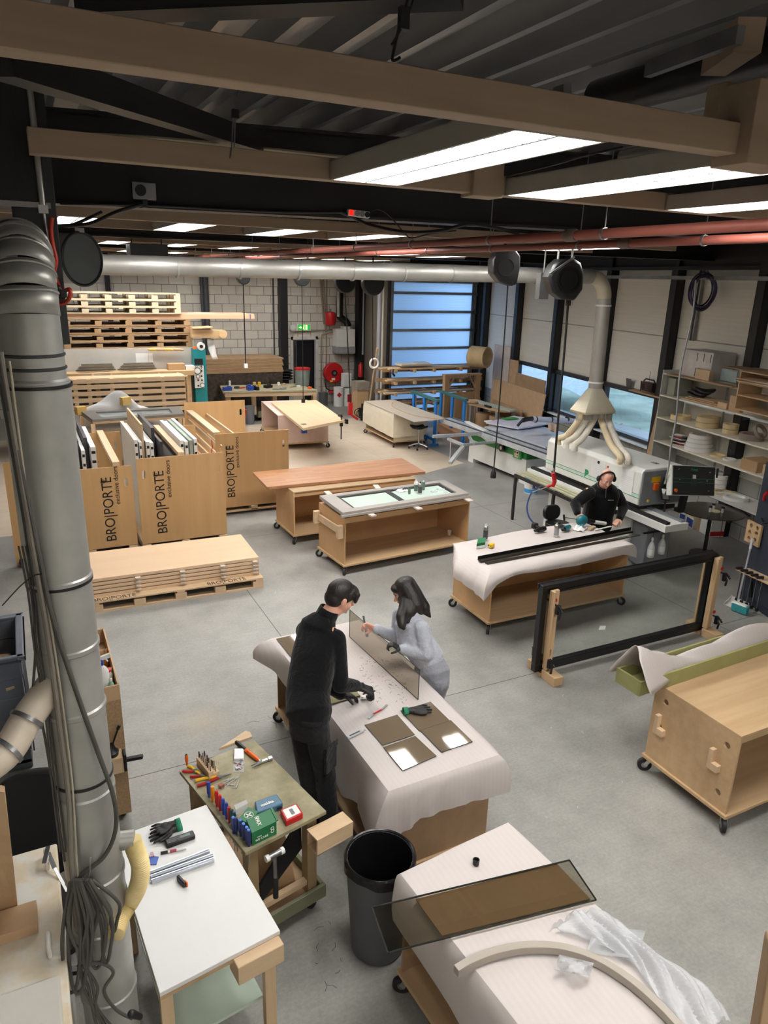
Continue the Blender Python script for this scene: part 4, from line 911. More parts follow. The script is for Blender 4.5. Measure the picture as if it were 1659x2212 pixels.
for i in range(18):
 k=(i%9+.5)/9;base=br0+bd*k+(off2 if i>=9 else Vector())+Vector((0,0,.06 if i<9 else .04));hh=rnd.uniform(.035,.075);r=rnd.uniform(.0025,.005)
 T_=MB().cyl(base-Vector((0,0,.0)),base+Vector((0,0,hh)),r,r*.85,8).ell(base+Vector((0,0,hh)),r*.85,8,4)
 one('drill_bit',T_,[BLACKP,STEEL,mat('dark drill steel',(58,54,50),.35,.8)][i%3],'dark drill bit standing in the wooden drill block','drill bit',group='drill bits in the block')
CS=thing('bit_case','clear plastic case with a white lid and loose bits on the tool cart','case',tuple(KT(515,1656)))
ca,cb2,cc,cd_=KT(504,1668),KT(527,1668),KT(527,1622),KT(506,1622)
quadbox(MB(),[ca,cb2,cb2.lerp(cc,.5),ca.lerp(cd_,.5)],zc_+.001,zc_+.004).build('tray',FILM,CS)
quadbox(MB(),[ca.lerp(cd_,.5),cb2.lerp(cc,.5),cc,cd_],zc_+.001,zc_+.022).build('lid',mat('frosted white lid',(226,228,232),.35),CS,bev=.005)
for i in range(14):
 p=ca.lerp(cb2,rnd.uniform(.1,.9)).lerp(cd_.lerp(cc,.5),rnd.uniform(.05,.48))+Vector((0,0,.009));a=rnd.uniform(0,3.1)
 MB().bar(p,p+Vector((math.cos(a),math.sin(a),0))*.022,.006,.006).build('bit',[CHROME,REDP,STEEL][i%3],CS)
def driver(label,p,m,capm=None,h=.122,r=.0135,group='screwdrivers standing along the cart edge'):
 T_=thing('screwdriver',label,'screwdriver',tuple(p),0,group)
 MB().lathe([(r*.55,.0),(r*.7,.008),(r*.62,.02),(r,.035),(r*1.02,h*.75),(r*.8,h*.95),(0,h)],n=10).build('handle',m,T_,w=False)
 if capm:MB().lathe([(r*.82,h*.94),(r*.6,h*.99),(0,h*1.005)],n=10).build('end_cap',capm,T_,w=False)
 MB().cyl((0,0,-.13),(0,0,.004),.0032).build('blade',CHROME,T_,w=False);return T_
DB=mat('dark blue handle',(38,52,110),.4);AMB=mat('amber handle',(222,140,20),.3);DG=mat('dark green handle',(24,70,54),.4);LB=mat('sky blue end cap',(80,130,215),.4);DRED=mat('dark red handle',(150,24,34),.35)
dl_=[((452,1722),BLUEP,None,'blue screwdriver nearest the pliers, first of the upright row'),((460,1732),AMB,None,'amber handled screwdriver, second of the upright row'),((469,1742),RED,None,'bright red screwdriver just after the amber one'),((476,1751),RED,None,'second bright red screwdriver of the upright row'),((483,1759),BLUEP,None,'blue screwdriver after the two red ones'),((490,1769),BLUEP,DB,'blue screwdriver second after the red pair'),((496,1777),DRED,None,'dark red screwdriver in the middle of the upright row'),((502,1783),DG,None,'dark green screwdriver beside the small green box'),((507,1789),DG,DB,'second dark green screwdriver, lower than its neighbour'),((505,1800),DB,LB,'dark blue screwdriver with sky blue cap, left of its group'),((511,1801),DB,None,'dark blue screwdriver with plain end, near the large green box'),((520,1806),DB,LB,'dark blue screwdriver with sky blue cap, third from the near corner'),((527,1814),DB,LB,'dark blue screwdriver with sky blue cap, second from the near corner'),((534,1822),DB,LB,'dark blue screwdriver with sky blue cap, at the near corner'),((538,1828),DB,LB,'last dark blue screwdriver of the row, at the cart corner')]
for(x,y),m,c_,s_ in dl_:driver(s_,KT(x,y,zc_+.001),m,c_)
driver('black and orange screwdriver standing at the far left corner of the cart',KT(404,1653,zc_+.001),ORANGE,BLACKP,.09,.011)
def pliers(label,a,b,m,r=.009):
 T_=thing('pliers',label,'pliers',tuple(a));d=b-a;n_=Vector((-d.y,d.x,0)).normalized()
 for k in(-1,1):MB().tube(smooth_path([a+n_*.028*k,a+d*.25+n_*.026*k,a+d*.5+n_*.012*k,a+d*.62+n_*.004*k],5),[r]*16,8).build('handle',m if k<0 else YELLOW,T_)
 MB().tube([a+d*.58,a+d*.7],.014,8).tube([a+d*.7,b],[.010,.003],8).build('jaws',STEEL,T_)
pliers('red handled pliers lying over the far left corner of the cart',KT(400,1660,zc_+.012),KT(432,1668,zc_+.014),RED)
pliers('red and yellow pliers behind the large orange ones',KT(415,1672,zc_+.012),KT(445,1676,zc_+.014),DRED)
pliers('long nosed red and yellow pliers beside the drill block',KT(424,1692,zc_+.013),KT(500,1671,zc_+.013),DRED,.011)
for i,(a,b,c_)in enumerate((((480,1688),(512,1680),(518,1672)),((488,1694),(505,1697),(512,1684)),((478,1698),(500,1683),(508,1676)),((500,1702),(510,1702),(516,1685)),((470,1702),(492,1688),(494,1681)),((486,1702),(498,1690),(520,1676)))):
 one('hex_key',MB().tube([KT(*q,zc_+.006+.002*i)for q in(a,b,c_)],.0028,6),STEEL,'small steel hex key in the loose pile on the tool cart','hex key',group='hex keys on the tool cart')
p_=KT(478,1700);one('red_sleeve',MB().ob((0,0,.012),(.035,.028,.02),.5),REDP,'small red plastic holder among the hex keys','holder',loc=p_,bev=.003)
GRB=mat('green printed carton',(28,110,66),.5,var=.05)
def carton(name,label,cat,ps,h,m,group=None,bev=.002):
 T_=thing(name,label,cat,tuple(sum(ps,Vector())/len(ps)),0,group);quadbox(MB(),ps,ps[0].z+.001,ps[0].z+h).build('body',m,T_,bev=bev);return T_
SW=mat('white print',(236,236,232),.6)
g1=[KT(516,1786),KT(540,1798),KT(559,1770),KT(537,1760)]
G1=carton('screw_carton','small dark green screw carton with a white cross emblem, behind the large one','box',g1,.06,GRB)
c0=sum(g1,Vector())/4;ct=c0+Vector((0,0,.0615));gx=(g1[1]-g1[0]).normalized()
ringM=MB();ringM.T=Matrix.Translation(ct);ringM._ring(.026,.029,0,.0008,(0,0,0),32)
for a in(math.pi/4,-math.pi/4):ringM.ob((0,0,.0004),(.042,.009,.0008),a)
ringM.build('cross_emblem',SW,G1)
g2=[KT(545,1828),KT(598,1802),KT(585,1774),KT(533,1798)]
G2=carton('screw_carton','large green screw carton with white lettering at the near edge of the cart','box',g2,.095,GRB)
gx=(g2[1]-g2[0]).normalized();gy=(g2[3]-g2[0]).normalized()
text('lettering','SPAX',.034,SW,fr(g2[0].lerp(g2[3],.9)+gx*.05+Vector((0,0,.097)),-gy,gx),G2,bold=.001)
text('lettering','WE CARE',.02,SW,fr(g2[0]+gx*.02+Vector((0,0,.02))-gy*.001,gx,(0,0,1)),G2)
text('lettering','SIMPLY',.009,SW,fr(g2[0]+gx*.035+Vector((0,0,.043))-gy*.001,gx,(0,0,1)),G2)
em=MB();em.T=fr(g2[0]+gx*.135+Vector((0,0,.048))-gy*.001,gx,(0,0,1));em._ring(.008,.012,0,.0006,(0,.012,0),20);em._ring(.008,.012,0,.0006,(0,-.008,0),20)
em.build('emblem',SW,G2)
quadbox(MB(),[p+Vector((0,0,0))for p in(g2[1],g2[2],g2[2]+gx*.012,g2[1]+gx*.012)],zc_+.093,zc_+.1).build('lid_flap',GRB,G2)
g3=[KT(553,1765),KT(606,1742),KT(598,1728),KT(550,1745)]
TEALB=mat('grey blue tool case',(70,112,140),.45)
G3=carton('bit_set_case','grey blue plastic tool case with white script lettering on the cart','case',[KT(556,1770),KT(612,1748),KT(598,1728),KT(550,1745)],.05,TEALB,bev=.008)
g3=[KT(556,1770),KT(612,1748),KT(598,1728),KT(550,1745)];gx=(g3[1]-g3[0]).normalized();gy=(g3[3]-g3[0]).normalized()
text('lettering','makita',.032,SW,fr(g3[0]+gx*.035+gy*.035+Vector((0,0,.052)),gx,gy),G3,bold=.0012)
for k in(.25,.75):MB().bar(g3[1].lerp(g3[0],k)+Vector((0,0,.028))-gy*.002,g3[1].lerp(g3[0],k)+gx*.03+Vector((0,0,.028))-gy*.002,.02,.006,up=(0,0,1)).build('latch',BLACKP,G3)
g4=[KT(618,1787),KT(655,1769),KT(641,1747),KT(605,1762)]
G4=carton('first_aid_box','small red box with a white printed lid on the tool cart','box',g4,.045,RED,bev=.006)
gx=(g4[1]-g4[0]).normalized();gy=(g4[3]-g4[0]).normalized();z_=Vector((0,0,.0455))
quadbox(MB(),[g4[0].lerp(g4[1],.12)+gy*.012,g4[0].lerp(g4[1],.9)+gy*.012,g4[3].lerp(g4[2],.9)-gy*.012,g4[3].lerp(g4[2],.12)-gy*.012],zc_+.0452,zc_+.0462).build('printed_label',PAPER,G4)
quadbox(MB(),[g4[0].lerp(g4[1],.42)+gy*.025,g4[0].lerp(g4[1],.62)+gy*.025,g4[3].lerp(g4[2],.62)-gy*.03,g4[3].lerp(g4[2],.42)-gy*.03],zc_+.0463,zc_+.0468).build('label_picture',mat('grey label picture',(120,120,124),.6),G4)
g5=[KT(512,1760),KT(535,1748),KT(537,1742),KT(512,1752)]
one('clear_box',MB().prism([tuple(p)[:2]for p in(KT(510,1762),KT(536,1748),KT(533,1740),KT(506,1752))],zc_+.001,zc_+.045),FILM,'clear plastic box with white label behind the green cartons','box')
ML=thing('mallet','soft faced mallet hanging head up at the front of the tool cart','mallet',tuple(fT@Vector((.16,-.06,.4))))
m0,m1=fT@Vector((.10,-.055,.735)),fT@Vector((.225,-.055,.735));md_=(m1-m0)
MB().cyl(m0+md_*.15,m1-md_*.15,.018,n=16).build('head',STEEL,ML)
MB().cyl(m0,m0+md_*.2,.021,n=16).cyl(m1-md_*.2,m1,.021,n=16).build('face',WHITE,ML,bev=.003)
hc=(m0+m1)/2;MB().tube([hc,hc-Vector((0,0,.17))],.012,12).build('shaft',STEEL,ML)
MB().tube([hc-Vector((0,0,.17)),hc-Vector((0,0,.2)),hc-Vector((0,0,.32))],[.014,.018,.017],12).build('grip',RUBBER,ML)
def WTp(px,py,dz=.0):return P(px,py,.8205+dz)
GLV=mat('black nitrile glove',(24,24,25),.55,var=.2,scale=40);GCF=mat('green glove cuff',(40,130,96),.8)
def glove(label,wrist,tip,curl=.012,thick=.02,spread=1,side=1,group=None):
 T_=thing('work_glove',label,'glove',tuple(wrist),0,group);d=tip-wrist;L=d.length;d.normalize();n_=Vector((0,0,1)).cross(d)*side;up=Vector((0,0,1))
 k=L/.24;mb=MB();z=up*.016
 mb.caps(wrist+z,wrist+d*.05*k+z,.026*k,.030*k);mb.ell(wrist+d*.085*k+z,(.045*k,.045*k,.018))
 for i,(o_,ln)in enumerate(((-.033,.085),(-.012,.10),(.011,.098),(.032,.08))):
  a=wrist+d*.10*k+n_*o_*k+z;bb_=a+d*ln*.5*k+n_*o_*.35*k*spread+up*.006;c_=bb_+d*ln*.5*k+n_*o_*.2*k*spread-up*.008
  mb.caps(a,bb_,.0115*k,.011*k);mb.caps(bb_,c_,.011*k,.009*k)
 a=wrist+d*.055*k-n_*.035*k+z;mb.caps(a,a+d*.05*k-n_*.03*k,.014*k,.012*k);mb.caps(a+d*.05*k-n_*.03*k,a+d*.085*k-n_*.032*k,.012*k,.010*k)
 mb.build('hand',GLV,T_,remesh=.0045)
 MB().tube([wrist-d*.035*k+z,wrist+d*.005*k+z],[.033*k,.030*k],18,cap=False).build('cuff',GCF,T_,solid=.003);return T_
glove('upper black work glove of the pair on the white table, green cuff',WTp(380,1783,.02),WTp(315,1803,.03),side=-1)
glove('lower black work glove of the pair on the white table, mostly covered',WTp(382,1793),WTp(312,1822),side=-1)
KC=thing('knife_pouch','black knife pouch with metal studs on the white table','pouch',tuple(WTp(388,1820)))
a_,b_=WTp(358,1828),WTp(420,1806);d=(b_-a_);n_=Vector((-d.y,d.x,0)).normalized()
MB().add([a_-n_*.03,b_-n_*.03,b_+n_*.03,a_+n_*.03]+[p+Vector((0,0,.028))for p in(a_-n_*.026,b_-n_*.026,b_+n_*.026,a_+n_*.026)],[(3,2,1,0),(4,5,6,7),(0,1,5,4),(1,2,6,5),(2,3,7,6),(3,0,4,7)]).build('body',BLACKP,KC,bev=.008)
for k in(.12,.4):MB().ell(a_+d*k-n_*.012+Vector((0,0,.029)),(.004,.004,.002),10,6).build('stud',CHROME,KC)
MB().bar(a_+d*.5+Vector((0,0,.0285)),a_+d*.85+Vector((0,0,.0285)),.022,.0012,up=(0,0,1)).build('window_label',mat('dark green label',(28,74,62),.2),KC)
MK=thing('marker_pen','white marker pen with black cap beside the knife pouch','marker',tuple(WTp(375,1838)))
a_,b_=WTp(347,1843,.008),WTp(402,1832,.008);d=b_-a_
MB().cyl(a_,a_+d*.28,.0085).build('cap',BLACKP,MK);MB().cyl(a_+d*.28,b_,.008).build('barrel',WHITE,MK)
MB().cyl(a_+d*.36,a_+d*.62,.0083).build('printed_band',mat('dull red print',(170,70,90),.5),MK)
BP=thing('blister_packet','small blue blister packet on the white table beside the hose','packet',tuple(WTp(331,1855)))
MB().prism([tuple(WTp(*q))[:2]for q in((322,1869),(338,1868),(343,1852),(322,1850))],.8212,.826).build('card',mat('blue card',(70,100,180),.5),BP)
MB().prism([tuple(WTp(*q))[:2]for q in((322,1855),(334,1852),(331,1843),(325,1845))],.8262,.834).build('piece',mat('greyish pink piece',(190,160,165),.5),BP,bev=.002)
RU=thing('aluminium_rail','short bundle of slotted aluminium rails on the white table','rail',tuple(WTp(395,1875)))
ALU=mat('bright aluminium',(206,210,218),.28,.9,var=.05)
for i,(p,q)in enumerate((((325,1896),(460,1848)),((327,1905),(462,1857)),((324,1887),(452,1838)))):
 a_,b_=WTp(*p,.01),WTp(*q,.01);MB().bar(a_,b_,.022,.018,up=(0,0,1)).bar(a_+Vector((0,0,.012)),b_+Vector((0,0,.012)),.006,.01,up=(0,0,1)).build('rail',ALU,RU,bev=.001)
TP=thing('blade_dispenser','small black and orange blade dispenser on the white table','dispenser',tuple(WTp(392,1908)))
a_,b_=WTp(384,1895,.016),WTp(400,1912,.016)
MB().bar(a_,b_,.018,.032,up=(0,0,1)).build('body',BLACKP,TP,bev=.005);MB().bar(a_.lerp(b_,.6)+Vector((.012,-.003,0)),b_+Vector((.012,-.003,0)),.008,.028,up=(0,0,1)).build('slider',ORANGE,TP,bev=.002)
bp_=P(815,2040,0);WB=thing('waste_bin','round dark grey waste bin lined with a black bag','bin',(bp_.x,bp_.y,0))
bh=PB(825,1885,(bp_.x,bp_.y));
bh=.70
GBIN=mat('dark grey bin plastic',(84,86,90),.45,var=.06)
MB().lathe([(0,.004),(.155,.004),(.165,.02),(.205,bh-.02),(.215,bh),(.197,bh),(.150,.03)],(0,0,0),40).build('tub',GBIN,WB,w=False)
BAG=film('black bin bag',(22,22,23),.03,1,.25)
bag=MB();rnd=random.Random(2);ph=[rnd.uniform(0,6)for _ in range(5)]
def bagf(a,b):
 th=a*2*math.pi
 if b<.15:r,z=.219+.003*math.sin(th*11+ph[0]),bh-.055+.05*b/.15+.012*math.sin(th*4+ph[1])*(1-b/.15)
 elif b<.25:k=(b-.15)/.1;r,z=.219-.024*k,bh+.012*math.sin(math.pi*k)
 else:k=(b-.25)/.75;r,z=.195-.055*k+.008*math.sin(th*9+k*6+ph[2])*k,bh-.6*k
 if b>.99:r=.01
 return(r*math.cos(th),r*math.sin(th),z)
bag.grid(64,26,bagf).build('bin_bag',BAG,WB,w=False)
def fabric(name,c,wr=.35,sc=14):
 if name in _M:return _M[name]
 m,t,b=nt(name);col=S(*c);v=coords(t)
 f=noise(t,v,60,4,.7);t.links.new(ramp(t,f,[(.3,tuple(x*.82 for x in col[:3])+(1,)),(.7,col)]),b.inputs['Base Color'])
 b.inputs['Roughness'].default_value=.95;b.inputs['Specular IOR Level'].default_value=.12
 b.inputs['Sheen Weight'].default_value=.15
 n2=N(t,'ShaderNodeTexNoise');n2.inputs['Scale'].default_value=sc;n2.inputs['Detail'].default_value=3;n2.inputs['Distortion'].default_value=1.2;t.links.new(v,n2.inputs['Vector'])
 bump(t,b,n2.outputs['Fac'],wr,.03);_M[name]=m;return m
SKIN=mat('light skin',(224,168,146),.55,var=.06,scale=20,sss=.12)
LIPS=mat('lip colour',(176,104,96),.5,var=.03);EYEW=mat('eye white',(230,226,220),.3,var=.01);EYED=mat('dark eye',(40,28,22),.2,var=.01)
HAIRD=bpy.data.materials.new('very dark brown hair');HAIRD.use_nodes=True;t=HAIRD.node_tree;b=t.nodes['Principled BSDF']
v=coords(t,(40,40,6));f=noise(t,v,3,4);t.links.new(ramp(t,f,[(.35,S(20,16,15)),(.7,S(44,36,34))]),b.inputs['Base Color']);b.inputs['Roughness'].default_value=.42
bump(t,b,noise(t,coords(t,(60,60,5)),3,3),.5,.006)
BSW=fabric('black knitted jumper',(20,20,22));GSW=fabric('light grey sweatshirt',(186,190,200),.45,10);BTR=fabric('black work trousers',(34,34,36),.5,9);GJN=fabric('grey jeans',(150,152,160),.4,12)
def loft(mb,rings,side,n=20):
 0
 vs=[];k=len(rings);c=[Vector(r[0])for r in rings];side=Vector(side)
 for i,(p,w_,d_)in enumerate(rings):
  tg=(c[min(i+1,k-1)]-c[max(i-1,0)]).normalized();s_=(side-tg*side.dot(tg)).normalized();f_=tg.cross(s_)
  for j in range(n):
   a=2*math.pi*j/n;ca,sa=math.cos(a),math.sin(a)
   e=.8;vs.append(Vector(p)+s_*w_*math.copysign(abs(ca)**e,ca)+f_*d_*math.copysign(abs(sa)**e,sa))
 fs=[(i*n+j,i*n+(j+1)%n,(i+1)*n+(j+1)%n,(i+1)*n+j)for i in range(k-1)for j in range(n)]
 fs+=[tuple(range(n-1,-1,-1)),tuple((k-1)*n+j for j in range(n))]
 return mb.add(vs,fs)
def limb(mb,pts,rs,n=14):
 for i in range(len(pts)-1):mb.caps(pts[i],pts[i+1],rs[i],rs[i+1],n)
 return mb
def hand(mb,wrist,d,nrm,side=1,curl=.9,k=1.0,thumb=.5,spread=.12):
 0
 d=Vector(d).normalized();nrm=Vector(nrm);nrm=(nrm-d*nrm.dot(d)).normalized();s_=d.cross(nrm)*side;w_=Vector(wrist)
 mb.caps(w_-d*.02*k,w_+d*.015*k,.026*k,.027*k,12)
 for o_ in(-.026,-.009,.009,.026):mb.caps(w_+d*.02*k+s_*o_*.6*k,w_+d*.085*k+s_*o_*k,.015*k,.0125*k,10)
 for o_,ln in((-.030,.066),(-.010,.078),(.010,.084),(.030,.074)):
  p=w_+d*.09*k+s_*o_*k;dd=(d+s_*o_*spread*6).normalized();a=0
  for seg,r0,r1 in((.46,.0105,.0098),(.30,.0098,.009),(.24,.009,.0075)):
   a+=curl*(.75 if seg>.4 else 1.0);q=p+(dd*math.cos(a)+nrm*math.sin(a))*ln*seg*k;mb.caps(p,q,r0*k,r1*k,10);p=q
 p=w_+d*.03*k+s_*.03*k;q=p+(d*.55+s_*.7+nrm*thumb).normalized()*.042*k;mb.caps(p,q,.0145*k,.012*k,10)
 e=q+(d*.9+s_*.05+nrm*(thumb+.3)).normalized()*.034*k;mb.caps(q,e,.012*k,.009*k,10);return mb
def head(mb,c,s_,f_,k=1.0):
 0
 u=s_.cross(f_).normalized();T=Matrix.Identity(4)
 for i,a in enumerate((s_,f_,u)):T.col[i][:3]=a*k
 T.col[3][:3]=c;old=mb.T;mb.T=T
 mb.ell((0,-.012,.022),(.076,.098,.092),24,16);mb.ell((0,.018,-.03),(.066,.076,.082),20,14);mb.ell((0,.046,-.078),(.040,.042,.036),16,10)
 for x in(-1,1):
  mb.ell((x*.036,.052,-.035),(.026,.03,.03),12,8);mb.ell((x*.03,.08,.018),(.026,.014,.009),12,6)
  mb.ell((x*.077,-.008,-.012),(.010,.021,.034),12,8);mb.ell((x*.083,-.014,.004),(.008,.016,.018),10,6)
 mb.caps((0,.086,.008),(0,.112,-.03),.009,.013,10);mb.ell((0,.103,-.036),(.017,.012,.009),10,6)
 mb.ell((0,.088,-.062),(.024,.010,.007),12,6);mb.ell((0,.086,-.072),(.02,.010,.007),12,6);mb.ell((0,.08,-.098),(.018,.014,.012),10,6)
 mb.caps((0,-.03,-.06),(0,-.045,-.15),.052,.056,18)
 mb.T=old;return T
def face_parts(T,body):
 for x in(-1,1):
  e=MB();e.T=T;e.ell((x*.031,.080,.0),(.0135,.010,.009),12,8);e.build('eye',EYEW,body);e=MB();e.T=T;e.ell((x*.031,.0875,-.001),(.006,.004,.006),10,6);e.build('iris',EYED,body)
  e=MB();e.T=T;e.caps((x*.014,.092,.022),(x*.048,.078,.024),.004,.003,8);e.build('eyebrow',HAIRD,body)
 e=MB();e.T=T;e.ell((0,.0915,-.063),(.021,.008,.005),12,6);e.ell((0,.089,-.0715),(.018,.008,.0055),12,6);e.build('lips',LIPS,body)
V3=Vector
def nz(v):return Vector(v).normalized()
PM=thing('person','young person with short dark hair in black, cutting at the foam covered bench with gloves','person',tuple(P(712,1780,0)))
mf=nz((.84,.54,0));mr=Vector((mf.y,-mf.x,0))
pel,wst,chs,shl,nkb=P(671,1552,1.0),P(668,1500,1.12),P(681,1420,1.33),P(694,1358,1.50),P(708,1330,1.59)
hc=P(741,1289,1.73);hf=nz((.97,-.02,-.46));hs=nz(Vector((hf.y,-hf.x,0)))
elR,wrR,elL,wrL=P(738,1478,1.12),P(775,1481,1.03),P(700,1470,1.1),P(742,1502,.95)
shR,shL=shl+mr*.14+V3((0,0,-.04)),shl-mr*.125+V3((0,0,-.045))
mb=MB();T=head(mb,hc,hs,hf,1.04);mb.caps(hc+hf*-.03+V3((0,0,-.09)),nkb,.056,.062,18);loft(mb,[(nkb-V3((0,0,.02)),.07,.06),(shl,.15,.085),(chs,.15,.09),(wst,.13,.08),(pel,.13,.09)],mr)
hipR,hipL=pel+mr*.07-V3((0,0,.05)),pel-mr*.07-V3((0,0,.05));knR,knL,anR,anL=P(706,1670,.53),P(668,1662,.53),P(714,1782,.10),P(684,1757,.10)
for a,b_,c_ in((shR,elR,wrR),(shL,elL,wrL)):limb(mb,[a,b_,c_],[.045,.036,.027])
for a,b_,c_ in((hipR,knR,anR),(hipL,knL,anL)):limb(mb,[a,b_,c_],[.075,.05,.036])
body=mb.build('body',SKIN,PM,remesh=.006);face_parts(T,PM)
mb=MB();loft(mb,[(pel+V3((0,0,.0)),.152,.125),(pel+V3((0,0,.05)),.166,.135),(wst,.162,.132),(chs,.168,.13),(shl-V3((0,0,.03)),.175,.12),(shl+V3((0,0,.03)),.145,.105),(shl.lerp(nkb,.7),.10,.088),(nkb-V3((0,0,.0)),.075,.075)],mr)
limb(mb,[shR+V3((0,0,-.01)),elR,wrR-nz(wrR-elR)*.02],[.083,.066,.047]);limb(mb,[shL+V3((0,0,-.01)),elL,wrL-nz(wrL-elL)*.02],[.083,.062,.046])
mb.build('jumper',BSW,PM,remesh=.009)
cd=nz(hc-nkb+V3((0,0,.1)));mb=MB();mb.tube([nkb-cd*.03,nkb+cd*.03,nkb+cd*.062],[.082,.077,.074],24,cap=False);mb.build('collar',BSW,PM,solid=.008)
mb=MB();loft(mb,[(pel-V3((0,0,.12)),.14,.12),(pel+V3((0,0,.0)),.15,.12),(pel+V3((0,0,.06)),.145,.115)],mr)
limb(mb,[hipR,knR,anR+V3((0,0,.04))],[.092,.08,.072]);limb(mb,[hipL,knL,anL+V3((0,0,.04))],[.092,.078,.07]);mb.build('trousers',BTR,PM,remesh=.009)
tR=hipR.lerp(knR,.52)+mr*.078;mb=MB();mb.T=fr(tR,mf,V3((0,0,1)));mb.box(-.065,-.12,-.01,.065,.09,.012);mb.box(-.07,.06,.012,.07,.11,.018);mb.build('cargo_pocket',BTR,PM,bev=.006)
for a in(anR,anL):
 mb=MB();g=V3((a.x,a.y,0));mb.caps(g+V3((0,0,.05))-mf*.05,g+V3((0,0,.045))+mf*.13,.046,.042);mb.caps(g+V3((0,0,.06)),g+V3((0,0,.14)),.05,.048)
 mb.box(*(min(x,y)for x,y in zip(g-V3((.02,.02,0)),g+V3((.02,.02,0)))),*(max(x,y)for x,y in zip(g-V3((.02,.02,0)),g+V3((.02,.02,.02)))))
 mb.build('shoe',mat('black work shoe',(24,24,25),.5),PM,remesh=.006)
mb=MB();mb.T=T
mb.ell((0,-.022,.035),(.087,.106,.098),24,16);mb.ell((0,-.055,-.02),(.078,.07,.07),20,12);mb.ell((0,.035,.062),(.080,.080,.052),20,12)
for x in(-.058,-.035,-.012,.012,.035,.058):mb.caps((x,.075,.062),(x*1.1,.104-abs(x)*.35,.012),.026,.014,10)
for x in(-1,1):mb.caps((x*.07,.02,.05),(x*.076,.015,.0),.02,.010,10)
mb.build('hair',HAIRD,PM,remesh=.006)
dk_=nz(P(805,1492,.98)-wrR);
mb=MB();hand(mb,wrR+dk_*.005,dk_,V3((-.2,.2,-1)),1,1.15,1.3,.7);mb.build('glove',GLV,PM,remesh=.0045)
mb=MB();dl2=nz(P(778,1502,.9)-wrL);hand(mb,wrL,dl2,V3((0,0,-1)),-1,.45,1.0);mb.build('glove',GLV,PM,remesh=.0045)
mb=MB();mb.tube([wrR-dk_*.028,wrR+dk_*.006],[.038,.034],18,cap=False);mb.build('glove_cuff',mat('yellow glove cuff',(226,196,52),.7),PM,solid=.004)
kh=wrR+dk_*.10+V3((0,0,-.02));KN=thing('craft_knife','slim craft knife held in the black glove of the young man','knife',tuple(kh))
kd=nz(P(822,1483,1.0)-P(795,1490,.98));MB().tube([kh-kd*.05,kh+kd*.05],.006,8).build('handle',BLACKP,KN);MB().bar(kh+kd*.05,kh+kd*.11,.012,.0012).build('blade',STEEL,KN)
PM.location.x-=.012;KN.location.x-=.012
wf=nz((-.98,-.12,0));wr_=Vector((wf.y,-wf.x,0));wl=-wr_
K=1.042
def PWm(x,y,z):return CAM+(P(x,y,z)-CAM)*K
PF=thing('person','person with long dark hair in a grey sweatshirt holding the tinted glass sheet','person',tuple(V3((2.93,4.88,0))))
pel,wst,chs,shl,nkb=PWm(903,1458,.97),PWm(899,1425,1.06),PWm(893,1378,1.22),PWm(888,1340,1.36),PWm(882,1322,1.44)
pel.x=max(pel.x,2.84);wst.x=max(wst.x,2.83)
hc=PWm(873,1277,1.56);hf=nz((-.90,.06,-.46));hs=nz(Vector((hf.y,-hf.x,0)))
shLw,shRw=shl+wl*.155+V3((0,0,-.015)),shl-wl*.155+V3((0,0,-.015))
elL,wrL=P(921,1412,1.05),P(868,1403,1.07)
elR,wrR=PWm(858,1378,1.14),P(812,1358,1.17)
GT=(P(755,1376,.857),P(903,1512,.857));
mb=MB();T=head(mb,hc,hs,hf,.97);mb.caps(hc+V3((.03,0,-.09)),nkb,.047,.052,16);loft(mb,[(nkb-V3((0,0,.02)),.06,.05),(shl,.125,.075),(chs,.125,.085),(wst,.11,.075),(pel,.13,.09)],wr_)
limb(mb,[shLw,elL,wrL],[.038,.032,.023]);limb(mb,[shRw,elR,wrR],[.038,.032,.023])
gx_=V3((2.93,4.88,0));hl,hr=pel+wl*.08-V3((0,0,.05)),pel-wl*.08-V3((0,0,.05));fL,fR=gx_+wl*.1,gx_-wl*.1
for h_,f_ in((hl,fL),(hr,fR)):limb(mb,[h_,h_.lerp(f_+V3((0,0,.08)),.5)+wf*.01,f_+V3((0,0,.08))],[.07,.048,.034])
dR=nz((-.72,.55,.25));hand(mb,wrR,dR,V3((-.5,-.6,-.4)),-1,.95,.95,.6);mb.build('body',SKIN,PF,remesh=.0055);face_parts(T,PF)
mb=MB();loft(mb,[(wst-V3((0,0,.06)),.165,.12),(wst+V3((0,0,.0)),.172,.13),(chs,.168,.135),(shl-V3((0,0,.03)),.165,.11),(shl+V3((0,0,.03)),.115,.085),(nkb,.07,.066)],wr_)
limb(mb,[shLw,elL,wrL-nz(wrL-elL)*.005],[.074,.066,.045]);limb(mb,[shRw,elR,wrR-nz(wrR-elR)*.01],[.074,.06,.043]);mb.build('sweatshirt',GSW,PF,remesh=.008)
mb=MB();loft(mb,[(pel-V3((0,0,.12)),.155,.12),(pel,.165,.125),(wst-V3((0,0,.03)),.148,.112)],wr_)
for h_,f_ in((hl,fL),(hr,fR)):limb(mb,[h_,h_.lerp(f_+V3((0,0,.08)),.5)+wf*.01,f_+V3((0,0,.12))],[.098,.07,.06])
mb.build('jeans',GJN,PF,remesh=.008)
for f_ in(fL,fR):
 mb=MB();mb.caps(f_+V3((0,0,.045))-wf*.04,f_+V3((0,0,.04))+wf*.06,.042,.038);mb.build('shoe',WHITE,PF,remesh=.006)
mb=MB();mb.T=T
mb.ell((0,-.022,.034),(.086,.104,.098),24,16);mb.ell((0,-.05,-.04),(.082,.068,.09),20,12);mb.ell((0,.045,.068),(.072,.055,.035),18,10)
for x in(-1,1):mb.caps((x*.066,.02,.06),(x*.076,-.01,.02),.022,.014,10)
